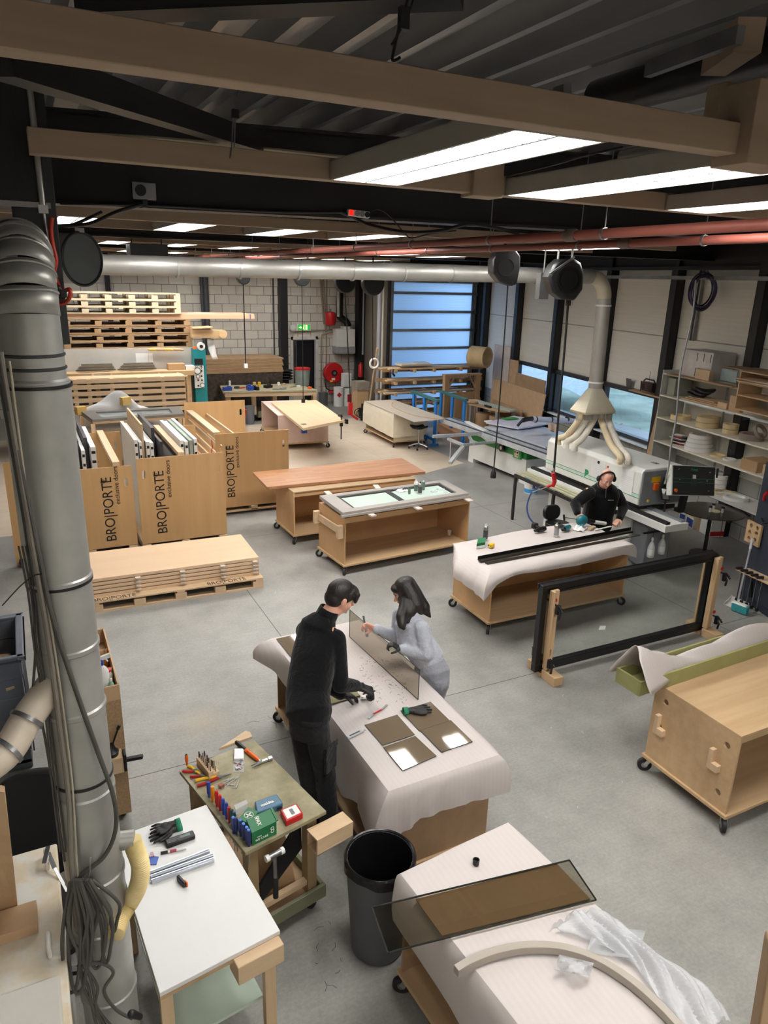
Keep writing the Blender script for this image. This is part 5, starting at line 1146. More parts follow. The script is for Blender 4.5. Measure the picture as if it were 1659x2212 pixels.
mb.T=None;u=T.to_3x3();
b0=T@V3((0,-.06,-.06));left_sh=shl+wl*.11
hd0=T@V3((0,-.03,.03))
def hp3(x,y,q):d_=ray(x,y).normalized();return CAM+d_*((hd0-CAM).dot(d_)+q)
limb(mb,[T@V3((-.066,-.045,.02)),hp3(877,1292,-.06),hp3(873,1315,-.10),hp3(867,1333,-.14),hp3(868,1349,-.16),hp3(872,1357,-.17)],[.05,.05,.05,.048,.038,.018])
for pts_,rs_ in(([(876,1268,-.04),(888,1290,-.04),(897,1308,-.05),(905,1318,-.05)],[.085,.085,.075,.05]),([(882,1270,.02),(898,1292,.03),(914,1312,.03),(929,1332,.03)],[.08,.075,.06,.012]),([(878,1285,.0),(884,1305,-.05),(884,1322,-.08),(880,1340,-.10)],[.085,.08,.065,.03]),([(880,1262,.05),(896,1285,.09),(908,1305,.1),(918,1320,.1)],[.075,.07,.06,.02])):
 limb(mb,[hp3(*q)for q in pts_],rs_)
mb.build('hair',HAIRD,PF,remesh=.006)
dL=nz(P(838,1386,1.14)-wrL);mb=MB();hand(mb,wrL,dL,V3((-.35,.1,-.95)),1,1.0,1.0,.7);mb.caps(wrL-dL*.05,wrL,.034,.031);mb.build('glove',GLV,PF,remesh=.0045)
sk=wrR+dR*.085+V3((-.02,-.03,0));SK=thing('scraper','grey scraper held upright in the bare hand of the woman','scraper',tuple(sk));a_,b_=P(785,1330,1.24),P(793,1375,1.06)
MB().bar(a_,a_.lerp(b_,.4),.025,.003,up=(1,.3,0)).build('blade',STEEL,SK);MB().tube([a_.lerp(b_,.38),b_],[.010,.013],10).build('handle',GREYM,SK)
MH=thing('person','bald person in a black zip jumper wearing ear defenders behind the foam covered bench','person',(6.86,7.42,0))
hf_=nz((-.42,-.91,0));hr_=Vector((hf_.y,-hf_.x,0))
pel,wst,chs,shl,nkb=PY(1290,1140,7.42),PY(1291,1112,7.38),PY(1299,1082,7.32),PY(1303,1060,7.30),PY(1305,1048,7.26)
hc=PY(1311,1033,7.14);hf=nz((-.40,-.80,-.52));hs=nz(Vector((hf.y,-hf.x,0)))
shA,elA,wrA=PY(1270,1060,7.32),PY(1243,1088,7.30),PY(1247,1108,7.14)
shB,elB,wrB=PY(1336,1064,7.28),PY(1347,1094,7.22),PY(1338,1121,7.02)
mb=MB();T=head(mb,hc,hs,hf,1.05);mb.caps(hc+V3((0,.03,-.09)),nkb,.058,.064,16);loft(mb,[(nkb-V3((0,0,.02)),.07,.06),(shl,.14,.085),(chs,.15,.1),(wst,.14,.1),(pel,.14,.1)],hr_)
limb(mb,[shA,elA,wrA],[.045,.036,.028]);limb(mb,[shB,elB,wrB],[.045,.036,.028])
for k in(-1,1):limb(mb,[pel+hr_*.09*k,V3((6.88,7.44,.45))+hr_*.1*k,V3((6.88,7.44,.08))+hr_*.11*k],[.08,.05,.036])
hand(mb,wrA,nz((.35,-.5,-.35)),V3((.4,.3,-.8)),-1,.8,1.05);hand(mb,wrB,nz((-.75,-.25,-.25)),V3((.1,.1,-1)),1,.9,1.05)
mb.build('body',SKIN,MH,remesh=.006);face_parts(T,MH)
mb=MB();loft(mb,[(pel+V3((0,0,.0)),.20,.15),(wst,.215,.17),(chs,.225,.165),(shl-V3((0,0,.04)),.235,.14),(shl+V3((0,0,.02)),.20,.12),(shl.lerp(nkb,.75),.12,.1),(nkb,.08,.078)],hr_)
dz_=V3((0,0,-.035));limb(mb,[shA.lerp(shl,.12)+dz_,elA,wrA-nz(wrA-elA)*.01],[.092,.074,.05]);limb(mb,[shB.lerp(shl,.12)+dz_,elB,wrB-nz(wrB-elB)*.01],[.092,.074,.05]);mb.build('jumper',BSW,MH,remesh=.009)
mb=MB();cd=nz(hc-nkb);mb.tube([nkb-cd*.03,nkb+cd*.02,nkb+cd*.04],[.088,.084,.086],24,cap=False);mb.build('collar',BSW,MH,solid=.008)
mb=MB();zf=lambda k:nkb.lerp(chs,k)+hf_*(.088+.085*k);mb.tube([zf(.05),zf(.35),zf(.62)],.004,6);mb.build('zip',CHROME,MH)
text('chest_lettering','BROPORTE',.016,SW,fr(chs+hf_*.162+V3((0,0,.055))-hr_*.035,-hr_,(0,0,1)),MH)
mb=MB();loft(mb,[(pel-V3((0,0,.13)),.16,.13),(pel+V3((0,0,.02)),.175,.14)],hr_)
for k in(-1,1):limb(mb,[pel+hr_*.09*k-V3((0,0,.04)),V3((6.88,7.44,.45))+hr_*.1*k,V3((6.88,7.44,.12))+hr_*.11*k],[.1,.085,.075])
mb.build('trousers',BTR,MH,remesh=.01)
for k in(-1,1):
 g=V3((6.88,7.44,0))+hr_*.11*k;mb=MB();mb.caps(g+V3((0,0,.048))-hf_*.04,g+V3((0,0,.045))+hf_*.13,.046,.042);mb.build('shoe',BLACKP,MH,remesh=.007)
ED=thing('ear_defenders','black ear defenders on the bald head of the man','headset',tuple(hc));
mb=MB();mb.T=T;mb.tube([(.098*math.cos(a),-.0+.0*math.sin(a),.0+.122*math.sin(a))for a in[math.pi*k/14 for k in range(15)]],.0,4)if False else None
pts=[T@V3((.098*math.cos(math.pi*k/14),-.008+.02*math.sin(math.pi*k/14),-.01+.135*math.sin(math.pi*k/14)))for k in range(15)]
MB().tube(pts,.012,8).build('headband',BLACKP,ED)
for x in(-1,1):
 e=MB();e.T=T;e.ell((x*.105,-.008,-.02),(.024,.034,.045),16,10);e.build('ear_cup',BLACKP,ED)
EB=thing('edge_banding_machine','long white edge banding machine with green stripes by the windows','machine',(7.76,8.3,0),R_(-3))
fE=frame_of(EB)
LGW=mat('light grey machine paint',(226,227,222),.4,var=.03);MGR=mat('green stripe',(30,140,96),.4);MGD=mat('mid grey panel',(126,130,136),.45)
y0,y1=-1.12,1.12
hood=MB();prof=[(.0,1.0),(.0,1.47),(.06,1.53),(.75,1.54),(.80,1.5),(.80,.95)]
vs=[(x,y,z)for y in(y0,y1)for x,z in prof];n=len(prof)
hood.add(vs,[tuple(range(n)),tuple(range(2*n-1,n-1,-1))]+[(i,n+i,n+(i+1)%n,(i+1)%n)for i in range(n)]);hood.build('hood',LGW,EB,w=False,bev=.012)
MB().box(.02,y0-.02,.99,.84,y0,1.5).build('end_plate',MGD,EB,w=False,bev=.006)
for z,h in((1.10,.008),(1.155,.006)):MB().box(-.002,y0,z,0,y1,z+h).build('stripe',MGR,EB,w=False)
MB().box(-.0015,y0,1.108,0,y1,1.152).build('stripe',mat('pale green band',(196,218,206),.4),EB,w=False)
MB().box(.04,-1.0,.10,.78,1.0,.80).build('base_cabinet',LGW,EB,w=False,bev=.006)
MB().box(.0,-1.02,.0,.8,-.96,.12).box(.0,.96,.0,.8,1.02,.12).build('feet',LGW,EB,w=False)
MB().box(-.06,-1.75,.80,.36,1.55,.90).build('feed_table',LGW,EB,w=False,bev=.006)
MB().box(-.02,-1.72,.90,.05,1.5,.935).build('conveyor_chain',RUBBER,EB,w=False)
MB().box(.05,-1.75,.885,.26,1.5,.905).build('belt_cover',WHITE,EB,w=False,bev=.003)
MB().box(.27,-1.7,.90,.34,1.5,.93).build('pressure_beam',MGD,EB,w=False)
for k in range(3):MB().box(-.32+.09*k,-.8,.84,-.27+.09*k,1.5,.86).build('roller_rail',mat('cream aluminium rail',(206,204,170),.4,.3),EB,w=False)
MB().box(-.34,-.8,.78,-.06,-.75,.84).box(-.34,.3,.78,-.06,.35,.84).box(-.36,-.8,.78,-.32,1.5,.83).build('support_frame',BLACKST,EB,w=False)
for y in(-.8,.35,1.45):MB().box(-.36,y,0,-.32,y+.04,.8).build('support_leg',BLACKST,EB,w=False)
MB().box(.06,-1.32,.12,.5,-1.02,.78).build('side_cabinet',MGD,EB,w=False,bev=.005)
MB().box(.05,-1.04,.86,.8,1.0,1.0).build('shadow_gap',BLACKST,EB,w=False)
MB().box(.22,y0-.06,1.22,.30,y0-.02,1.32).build('orange_switch',ORANGE,EB,w=False,bev=.006);MB().bar((.36,y0-.05,1.22),(.40,y0-.06,1.40),.05,.03).bar((.38,y0-.06,1.39),(.46,y0-.10,1.40),.02,.02).build('black_lever',BLACKP,EB,w=False)
MB().box(.18,y0-.023,1.33,.34,y0-.02,1.41).build('yellow_label',YELLOW,EB,w=False);MB().cyl((.16,y0-.02,1.06),(.16,y0-.03,1.06),.022).build('warning_sticker',YELLOW,EB,w=False)
MB().box(.52,y0-.12,1.44,.8,y0-.02,1.5).build('green_cap',mat('dark green trim',(20,92,66),.45),EB,w=False)
text('green_lettering','B',.16,MGR,fr(fE@Vector((-.003,.09,1.12)),-(fE.to_3x3()@Vector((0,1,0))),(0,0,1)),EB,bold=.012)
text('model_lettering','i.02',.09,INK,fr(fE@Vector((.40,y0+.28,1.545)),-(fE.to_3x3()@Vector((0,1,0))),fE.to_3x3()@Vector((1,0,0))),EB,bold=.003)
def sheetE(label,a,b_,z0,z1,magnet=None):
 T_=thing('paper_sheet',label,'paper',tuple(fE@Vector((-.004,(a+b_)/2,z0))));mb=MB();mb.T=fE;mb.box(-.006,a,z0,-.0035,b_,z1);mb.build('sheet',PAPER,T_)
 g=MB();g.T=fE
 for i in range(9):g.box(-.0066,a+.02,z0+.03+i*.026,-.006,b_-.02,z0+.033+i*.026)
 g.build('printed_lines',mat('pale print',(196,198,202),.7),T_)
 if magnet:q=MB();q.T=fE;q.cyl((-.007,(a+b_)/2,z1-.03),(-.018,(a+b_)/2,z1-.03),.022);q.build('magnet',BLACKP,T_)
sheetE('white sheet with a black magnet on the machine, above the bald head',-.36,-.06,1.2,1.45,1);sheetE('white list hung at the right end of the machine front',-.98,-.70,1.12,1.46)
MB().cyl((-.002,-.42,1.40),(-.012,-.42,1.40),.016).build('red_lamp',RED,EB,w=False)
pnl=MB();pnl.cyl((.30,y1-.25,1.56),(.30,y1-.25,1.60),.05).build('stop_base',YELLOW,EB,w=False);MB().cyl((.30,y1-.25,1.6),(.30,y1-.25,1.66),.035).build('stop_button',RED,EB,w=False)
for(x,y,s_)in((1404,1185,'left white bottle hanging under the machine belt'),(1427,1178,'right white bottle hanging under the machine belt')):
 p=PY(x,y+18,6.93);T_=thing('hanging_bottle',s_,'bottle',tuple(p),0,'bottles hanging under the machine belt')
 MB().lathe([(.045,0),(.05,.01),(.05,.15),(.03,.21),(.014,.235),(.014,.26)]).build('flask',mat('milky plastic',(206,210,210),.3),T_,w=False);MB().lathe([(.0505,.04),(.051,.045),(.051,.12),(.0505,.125)]).build('label_band',PAPER,T_,w=False)
 MB().lathe([(.018,.255),(.018,.28),(.008,.30),(0,.30)]).build('cap',WHITE,T_,w=False);MB().tube([(0,0,.3),(0,.0,.36)],.004).build('hanger',BLACKP,T_,w=False)
one('bottle_bracket',MB().bar(PY(1390,1152,6.95),PY(1440,1145,6.95),.03,.02),BLACKP,'black bracket carrying the two white bottles under the belt','bracket')
CPX=6.9
c=[PY(1453,1003,CPX),PY(1547,1008,CPX),PY(1541,1076,CPX),PY(1449,1066,CPX)]
cen=sum(c,Vector())/4;rx_=(c[1]-c[0]).normalized();up_=(c[0]-c[3]);w_,h_=(c[1]-c[0]).length,up_.length
CP=thing('control_panel','black swivel control panel with green lettering beside the white machine','control panel',tuple(cen))
tf=fr(cen,rx_,Vector((-.03,.25,.97)))
def cpb(*q):m=MB();m.T=tf;m.box(*q);return m
cpb(-w_/2,-h_/2,-.09,w_/2,h_/2,0).build('housing',LGW,CP,bev=.008);cpb(-w_/2+.02,-h_/2+.01,0,w_/2-.01,h_/2-.01,.008).build('face',mat('matt black panel',(34,37,38),.5),CP,bev=.004)
cpb(-.06,-.06,.008,.06,.02,.012).build('display',mat('dark green display',(44,62,58),.25),CP)
for y in(.025,-.03):cpb(-w_/2+.03,y,.008,w_/2-.02,y+.006,.0095).build('stripe',MGR,CP)
m=MB();m.T=tf;m.cyl((-w_/2+.07,-h_/2+.07,.008),(-w_/2+.07,-h_/2+.07,.03),.026).build('stop_button',ORANGE,CP)
cpb(-.03,.03,.008,.035,.085,.0095).build('label',PAPER,CP);cpb(-.045,.03,.008,-.03,.085,.0095).build('label_green',MGR,CP)
for x,y in((-w_*.36,h_*.36),(w_*.36,h_*.30),(-w_*.33,.01),(w_*.3,.005),(w_*.34,-h_*.33)):cpb(x-.008,y-.008,.008,x+.008,y+.008,.014).build('key_switch',CHROME,CP)
text('green_lettering','Fravol',.055,MGR,Matrix.Translation(tf.to_3x3()@Vector((0,0,.0085)))@tf@Matrix.Translation((-.07,h_/2-.075,0)),CP,bold=.002)
MB().bar(cen-Vector((0,0,h_/2-.02))+rx_*-.14,cen-Vector((0,-.02,h_/2+.26))+rx_*-.15,.07,.09).bar(cen-Vector((0,-.02,h_/2+.24))+rx_*-.15,cen-Vector((0,-.12,h_/2+.24))+rx_*-.15,.05,.06).build('arm',BLACKP,CP,bev=.004)
MB().bar(PY(1551,1012,CPX),PY(1548,1032,CPX),.02,.02).build('side_handle',BLACKP,CP)
p1=[PY(1427,1052,6.95),PY(1446,1056,6.95),PY(1446,1082,6.95),PY(1430,1080,6.95)]
MI=thing('magnifier_mirror','small black framed mirror on a stalk left of the black control panel','mirror',tuple(p1[0]));MB().add(p1+[p+Vector((0,.02,0))for p in p1],[(0,1,2,3),(7,6,5,4),(0,4,5,1),(1,5,6,2),(2,6,7,3),(3,7,4,0)]).build('frame',BLACKP,MI)
q1=[a.lerp(sum(p1,Vector())/4,.2)-Vector((0,.003,0))for a in p1];MB().add(q1,[(0,1,2,3)]).build('glass',mat('silver mirror',(220,222,222),.05,1),MI,smooth=False);MB().tube([PY(1437,1082,6.96),PY(1433,1130,6.98)],.012).build('stalk',BLACKP,MI)
cable('hanging_cable','pale hose dropping from the roof to the black control panel',[PY(1503,605,6.95),PY(1496,680,6.93),PY(1470,800,6.92),PY(1461,900,6.92),PY(1450,960,6.93),PY(1445,1005,6.95),PY(1436,1045,6.99)],.012,mat('pale grey hose',(150,152,154),.45))
c=P(1537,1103,.75);RT_=thing('round_table','round dark brown table with three small knobs right of the machine','table',(c.x,c.y,0))
MB().cyl((0,0,.735),(0,0,.75),.47,n=48).build('tabletop',mat('dark smoked board',(72,64,58),.25,var=.2),RT_,w=False)
MB().cyl((0,0,.05),(0,0,.735),.03).cyl((0,0,0),(0,0,.05),.22,n=24).build('column',BLACKST,RT_,w=False)
MB().cyl((.02,-.05,.75),(.02,-.05,.762),.075,n=24).build('hub',mat('cream hub',(226,216,176),.5),RT_,w=False)
for a in(1.0,3.0,5.2):MB().cyl((.02+.1*math.cos(a),-.05+.1*math.sin(a),.75),(.02+.1*math.cos(a),-.05+.1*math.sin(a),.82),.018).build('knob',WHITE,RT_,w=False);MB().cyl((.02+.1*math.cos(a),-.05+.1*math.sin(a),.82),(.02+.1*math.cos(a),-.05+.1*math.sin(a),.84),.026).build('knob_cap',BLACKP,RT_,w=False)
for a in(0,2.6,4.4):MB().ob((.47*math.cos(a),.47*math.sin(a),.735),(.05,.03,.04),a).build('edge_clip',BLACKP,RT_,w=False)
def crate(name,label,p0,p1,dep,h,m,cat='box',z0=0.0,group=None):
 d=(p1-p0);d.z=0;n_=Vector((-d.y,d.x,0)).normalized()*dep;T_=thing(name,label,cat,(p0.x,p0.y,z0),0,group)
 quadbox(MB(),[p0,p1,p1+n_,p0+n_],z0+.002,z0+h).build('body',m,T_,bev=.003);return T_,d.normalized(),n_.normalized()
T_,d,n_=crate('carton','white and red printed carton on the floor under the round table',P(1532,1161),P(1562,1160),.3,.36,WHITE)
quadbox(MB(),[P(1532,1161)-n_*.002,P(1562,1160)-n_*.002,P(1562,1160)-n_*.001,P(1532,1161)-n_*.001],.02,.1).build('red_print',RED,T_)
T_,d,n_=crate('carton','brown carton on the floor behind the white and red one',P(1503,1145),P(1516,1150),.3,.33,CARD)
for i,(a,b_)in enumerate((((1465,1126),(1478,1132)),((1480,1133),(1495,1143)))):
 T_,d,n_=crate('carton',['blue white and yellow carton on the floor, left of two','blue white and yellow carton on the floor, right of two'][i],P(*a),P(*b_),.32,.36,WHITE)
 p0,p1=P(*a),P(*b_);quadbox(MB(),[p0.lerp(p1,.1)-n_*.003,p0.lerp(p1,.95)-n_*.003,p0.lerp(p1,.95),p0.lerp(p1,.1)],.02,.16).build('blue_panel',mat('dark blue print',(34,50,120),.5),T_);quadbox(MB(),[p0.lerp(p1,.1)-n_*.003,p0.lerp(p1,.95)-n_*.003,p0.lerp(p1,.95),p0.lerp(p1,.1)],.2,.32).build('yellow_panel',YELLOW,T_)
SHW=mat('cream shelf board',(232,225,208),.5,var=.04);SHG=mat('pale grey shelf side',(188,190,184),.55)
SH=thing('shelf_unit','tall cream shelving full of edge banding coils on the right wall','shelf',tuple(WO));SH.matrix_world=rw
SH.rotation_euler=rw.to_euler()
def shl_(z,u0=-1.25,u1=1.58,d=.55,t_=.025):return MB().box(u0,.02,z-t_,u1,d,z)
ZS=[1.35,1.775,2.17,2.55]
for z in ZS:shl_(z).build('shelf_board',SHW,SH,w=False,bev=.002)
MB().box(1.58,.02,.80,1.6,.55,2.6).build('side_panel',SHG,SH,w=False)
MB().box(.55,.02,.8,.57,.05,2.55).build('back_rail',SHG,SH,w=False)
WK=MB().box(-1.6,.02,.775,.05,.62,.80);WKT=thing('wall_worktop','white worktop on brackets below the coil shelves','worktop',tuple(W(0,0,0)));WKT.rotation_euler=rw.to_euler()
WK.build('board',WTOP,WKT,w=False,bev=.003);MB().bar((-.4,.04,.5),(-.4,.5,.77),.04,.03).bar((-1.2,.04,.5),(-1.2,.5,.77),.04,.03).build('bracket',STEEL,WKT,w=False)
def WL(px,py,v):u,z=PW(px,py,v);return u,z
def coil(label,px,z,r,h,m,n=1,v=.30,ri=.72,du=None,dr=0):
 0
 u,_=PW(px[0],px[1],v)
 for k in range(n):
  p=W(u,v,z+h*k+.001)
  T_=MB().ring((r-dr*k)*ri,r-dr*k,0,h*.94,(0,0,0),36)
  one('edge_banding_coil',T_,m,label[k]if isinstance(label,list)else label,'coil',loc=p,group='edge banding coils on the shelves',bev=.002)
CREAM=mat('cream edging coil',(222,200,156),.5,var=.05);BEIG=mat('beige edging coil',(206,184,142),.5,var=.05);GREYC=mat('grey brown coil',(140,126,116),.55,var=.06);WHT=mat('white edging coil',(232,230,226),.45,var=.03);GRYC=mat('grey coil',(160,156,152),.5)
coil('cream coil alone at the left of the third shelf',(1470,905),ZS[1],.17,.085,CREAM)
coil(['lower beige coil of the pair in the middle of the third shelf','upper beige coil of the pair in the middle of the third shelf'],(1528,918),ZS[1],.19,.09,BEIG,2)
coil(['small beige coil, lower of two right of the beige pair','small beige coil, upper of two right of the beige pair'],(1578,928),ZS[1],.12,.08,BEIG,2)
coil('brown grey coil at the right of the third shelf',(1624,940),ZS[1],.18,.10,GREYC,1)
u,_=PW(1640,932,.3);m_=MB();m_.T=Matrix.Rotation(R_(55),4,'X');m_.ring(.09,.12,0,.05,(0,0,0),32)
one('edge_banding_coil',m_,GREYC,'brown grey coil leaning on the flat one of the third shelf','coil',loc=W(u,.3,ZS[1]+.14),group='edge banding coils on the shelves')
coil(['lowest white coil of the stack on the second shelf','second white coil of the stack on the second shelf','third white coil of the stack on the second shelf','top white coil of the stack, smaller than the rest'],(1510,962),ZS[0],.235,.07,WHT,4,v=.29,dr=.018)
coil('flat beige coil in the middle of the second shelf',(1552,983),ZS[0],.13,.04,CREAM)
coil('flat pale coil left of the cardboard box on the second shelf',(1576,992),ZS[0],.10,.035,WHT)
coil('grey flat coil on the top inner shelf at the right',(1634,893),ZS[2],.19,.07,GRYC)
coil(['beige coil at the right end of the second shelf, lower','beige coil at the right end of the second shelf, upper'],(1652,1010),ZS[0],.10,.07,CREAM,2)
coil('wide flat white coil with a yellow label on the white worktop',(1590,1072),.80,.19,.05,WHT,1,v=.36)
coil('thin beige coil at the back of the white worktop',(1562,1062),.80,.17,.025,BEIG,1,v=.3)
coil(['lower white coil on the worktop behind the control panel','middle white coil on the worktop behind the control panel','top white coil on the worktop behind the control panel'],(1553,1050),.828,.13,.075,WHT,3,v=.2)
def wbox(name,label,px0,px1,z0,z1,v0,v1,m,cat='box',bev=.003,**kw):
 u0,_=PW(px0[0],px0[1],v1);u1,_=PW(px1[0],px1[1],v1);a,b_=min(u0,u1),max(u0,u1)
 p=W((a+b_)/2,(v0+v1)/2,z0);L=b_-a;D=v1-v0;mb=MB().box(-L/2,-D/2,.001,L/2,D/2,z1-z0);o=one(name,mb,m,label,cat,loc=p,bev=bev,**kw);o.rotation_euler=rw.to_euler();return o
wbox('cardboard_box','open brown cardboard box on the second shelf',(1600,1000),(1634,1014),ZS[0],ZS[0]+.17,.1,.5,CARD)
wbox('chipboard_block','upright chipboard box at the right of the top inner shelf',(1575,870),(1600,876),ZS[2],ZS[2]+.24,.15,.5,MDF)
wbox('drawer_box','small wooden box with two drawers on the top inner shelf',(1550,872),(1570,876),ZS[2],ZS[2]+.10,.3,.5,PINE)
for i,z in enumerate((.0,.022,.044)):wbox('flat_board',['lowest flat board in the pile on the top inner shelf','middle flat board in the pile on the top inner shelf','top flat board in the pile on the top inner shelf'][i],(1470+8*i,870),(1560-10*i,880),ZS[2]+z,ZS[2]+z+.02,.12,.48-.03*i,[PINE,MDF,PINE][i],'board')
wbox('grey_case','tall pale green grey case at the left of the top inner shelf',(1442,830),(1458,835),ZS[2],ZS[2]+.3,.1,.45,mat('pale green grey case',(150,156,140),.5))
HB=thing('vacuum_hose','black ribbed vacuum hose coiled on the top inner shelf','hose',tuple(W(.6,.3,ZS[2]+.1)))
for k in range(3):
 u,z=PW(1508+8*k,838,.3);o_=W(u,.3,ZS[2]+.09+.05*k);MB().tube([o_+WD*.17*math.cos(a)+WN*.12*math.sin(a)+Vector((0,0,.02*math.sin(a*2)))for a in[2*math.pi*i/28 for i in range(28)]],.024,10,closed=True).build('loop',BLACKP,HB)
rnd=random.Random(21)
for i in range(14):
 u=rnd.uniform(1.0,1.42);z=ZS[0]+.004+.011*i;m_=MB().ob((0,0,0),(rnd.uniform(.1,.22),rnd.uniform(.15,.3),.009),rnd.uniform(-.4,.4));o=one('colour_sample',m_,[BLACKP,RED,GREYM,PAPER,MDFD][i%5],'thin colour sample in the messy pile left of the white coils','sample',loc=W(1.2+rnd.uniform(-.06,.06),.3,z+.006),group='colour samples on the second shelf');o.rotation_euler=(0,0,rnd.uniform(-.3,.3))
wbox('carton','large white carton printed with dark marks on top of the shelves',(1468,800),(1535,806),ZS[3],ZS[3]+.45,.05,.50,mat('white carton with dark marks',(206,200,196),.8))
for i in range(6):
 u,_=PW(1472+(i%3)*9,800,.5);one('carton_mark',MB().box(-.004,-.001,0,.004,.0,.13),INK,None,None,loc=W(u-.02,.502,ZS[3]+.03+.26*(i//3)))if False else None
ct=[o for o in COL.objects if o.name.startswith('carton')and o.get('label','').startswith('large white carton')][0]
bb_=[Vector(v.co)for v in ct.data.vertices];x0,x1=min(v.x for v in bb_),max(v.x for v in bb_);y1_=max(v.y for v in bb_)
for k in range(3):
 for z in(.04,.29):
  MB().box(x1-.001,-.2+.17*k,z,x1+.001,-.185+.17*k,z+.13).build('printed_mark',INK,ct,w=False);MB().box(x0+.04+.16*k,y1_-.001,z,x0+.055+.16*k,y1_+.001,z+.13).build('printed_mark',INK,ct,w=False)
  MB().box(x0+.04+.16*k,-y1_-.001,z,x0+.055+.16*k,-y1_+.001,z+.13).build('printed_mark',INK,ct,w=False)
wbox('wooden_tray','small open wooden box standing on edge beside the white carton',(1502,808),(1532,812),ZS[3],ZS[3]+.18,.52,.60,PINE)
wbox('flat_board','long grey brown board lying along the front of the shelf top',(1440,805),(1580,840),ZS[3]+.003,ZS[3]+.022,.51,.66,MDFD,'board')
wbox('glass_offcut','pale glass sheet leaning on top of the shelves',(1556,814),(1590,822),ZS[3]+.024,ZS[3]+.22,.3,.32,mat('pale glass edge',(190,206,204),.1),'sheet')
wbox('flat_board','grey brown sheet raised on packing at the right of the shelf top',(1555,830),(1640,850),ZS[3]+.26,ZS[3]+.275,.05,.5,MDFD,'board')
wbox('packing_block','packing block under the raised sheet on the shelf top',(1600,835),(1625,840),ZS[3]+.024,ZS[3]+.259,.15,.4,PINE)
PS=thing('pigeonhole','plywood pigeonhole rack with thin boards at the right edge','rack',tuple(W(-1.0,.3,1.9)))
u0,_=PW(1640,830,.62)
for i,z in enumerate((2.32,2.52,2.70,2.86)):MB().add([W(u0+du,v,z+dz)for dz in(0,.018)for v in(.58,1.0)for du in(-.8,0)],[(0,2,3,1),(4,5,7,6),(0,1,5,4),(2,6,7,3),(0,4,6,2),(1,3,7,5)]).build('shelf_board',PLY,PS)
MB().add([W(u0+du,v,2.32+dz)for dz in(0,.56)for v in(.58,1.0)for du in(-.03,-.01)],[(0,2,3,1),(4,5,7,6),(0,1,5,4),(2,6,7,3),(0,4,6,2),(1,3,7,5)]).build('side_panel',PLY,PS)
for i in range(6):
 m_=MB().box(-.38,-.22,0,.3,.24+.02*(i%3),.008);one('thin_board',m_,[PINE,PAPER,MDF][i%3],'thin board in the stack on the pigeonhole rack at the right edge','board',loc=W(u0-.34+.02*(i%2),.80,2.722+.010*i),group='thin boards on the pigeonhole rack').rotation_euler=(0,0,R_(80+3*(i%3)))
u,z=PW(1403,826,.12);RD=thing('radio','rugged black and dark red radio standing on the window rail','radio',tuple(W(u,.12,2.05)));RD.rotation_euler=rw.to_euler()
MB().box(-.15,-.07,.03,.15,.07,.20).build('body',mat('dark red radio body',(70,26,30),.4),RD,w=False,bev=.02)
for x in(-.09,.09):MB().ob((x,.072,.11),(.09,.012,.10)).build('speaker_grille',BLACKP,RD,w=False,bev=.01)
MB().tube([(-.17,.0,.02),(-.18,0,.2),(-.12,0,.25),(.12,0,.25),(.18,0,.2),(.17,0,.02)],.014,8).tube([(-.17,.05,.02),(-.18,.05,.2)],.014).tube([(.17,.05,.02),(.18,.05,.2)],.014).build('roll_bar',BLACKP,RD,w=False);MB().tube([(.05,-.03,.2),(.06,-.03,.4)],.004).build('aerial',BLACKP,RD,w=False)
rwstruct('trim_3',PLYE,(1.75,.0,2.02,3.0,.22,2.045))
one('dark_square',MB().ob((0,0,.09),(.16,.01,.17),0,R_(-10)),mat('dark grey tile',(84,82,80),.4),'dark grey square sample leaning on the window rail left of the radio','sample',loc=W(PW(1358,828,.06)[0],.06,2.047)).rotation_euler=(0,0,rw.to_euler().z)
for i in range(3):
 u,_=PW(1402+11*i,960,.35);a_,b_=W(u,.42-.04*i,.01),W(u-.02,.20+.05*i,2.0-.1*i)
 one('leaning_board',MB().bar(a_,b_,.16-.03*i,.022,up=tuple(WN)),[MDF,MDFD,PLYE][i],['tall mdf strip leaning beside the shelf end, rearmost','tall brown strip leaning beside the shelf end, middle','shorter plywood strip leaning beside the shelf end, front'][i],'board')
rwstruct('trim_4',mat('galvanised cable tray',(150,152,152),.45,.6),(-8,.10,4.12,5.6,.20,4.18))
u,z=PW(1518,630,.3);HC=thing('hose_coil','coil of dark purple hose hung on the wall rail','hose',tuple(W(u,.3,z)))
PUR=mat('dark purple hose',(62,58,92),.5)
hx_,hn_=nz((.9,-.42,0)),nz((-.42,-.9,0));hc_=W(u,.3,z)
for k in range(7):MB().tube([hc_+hx_*((.18+.016*(k%4))*math.cos(a)+.02*math.sin(k*2))+hn_*(.02*k-.06)+Vector((0,0,.02*math.cos(k*3)+(.25+.02*(k%3))*math.sin(a)))for a in[2*math.pi*i/30 for i in range(30)]],.013,8,closed=True).build('loop',PUR,HC)
MB().tube([W(u-.06,.3,z+.2),W(u,.28,z+.34),W(u+.05,.12,4.15)],.012).build('hook',STEEL,HC)
for du in(-.1,.1):rwstruct('wall_conduit',STEEL,(PW(1497,700,.06)[0]+du*.4,.0,3.1,PW(1497,700,.06)[0]+du*.4+.03,.05,4.3))
bl=[P(1560,1318,0),P(1700,1405,0)]
BB=thing('tool_board','dark blue grey tool board standing at the right edge','tool board',tuple(bl[0]))
c0=P(1598,1290,0);c1=P(1690,1352,0);h_=PB(1655,960,(c0.x+.0,c0.y));h_=1.9
d=(c1-c0).normalized();n_=Vector((-d.y,d.x,0))
BBM=mat('dark blue grey board',(52,58,72),.5,var=.06)
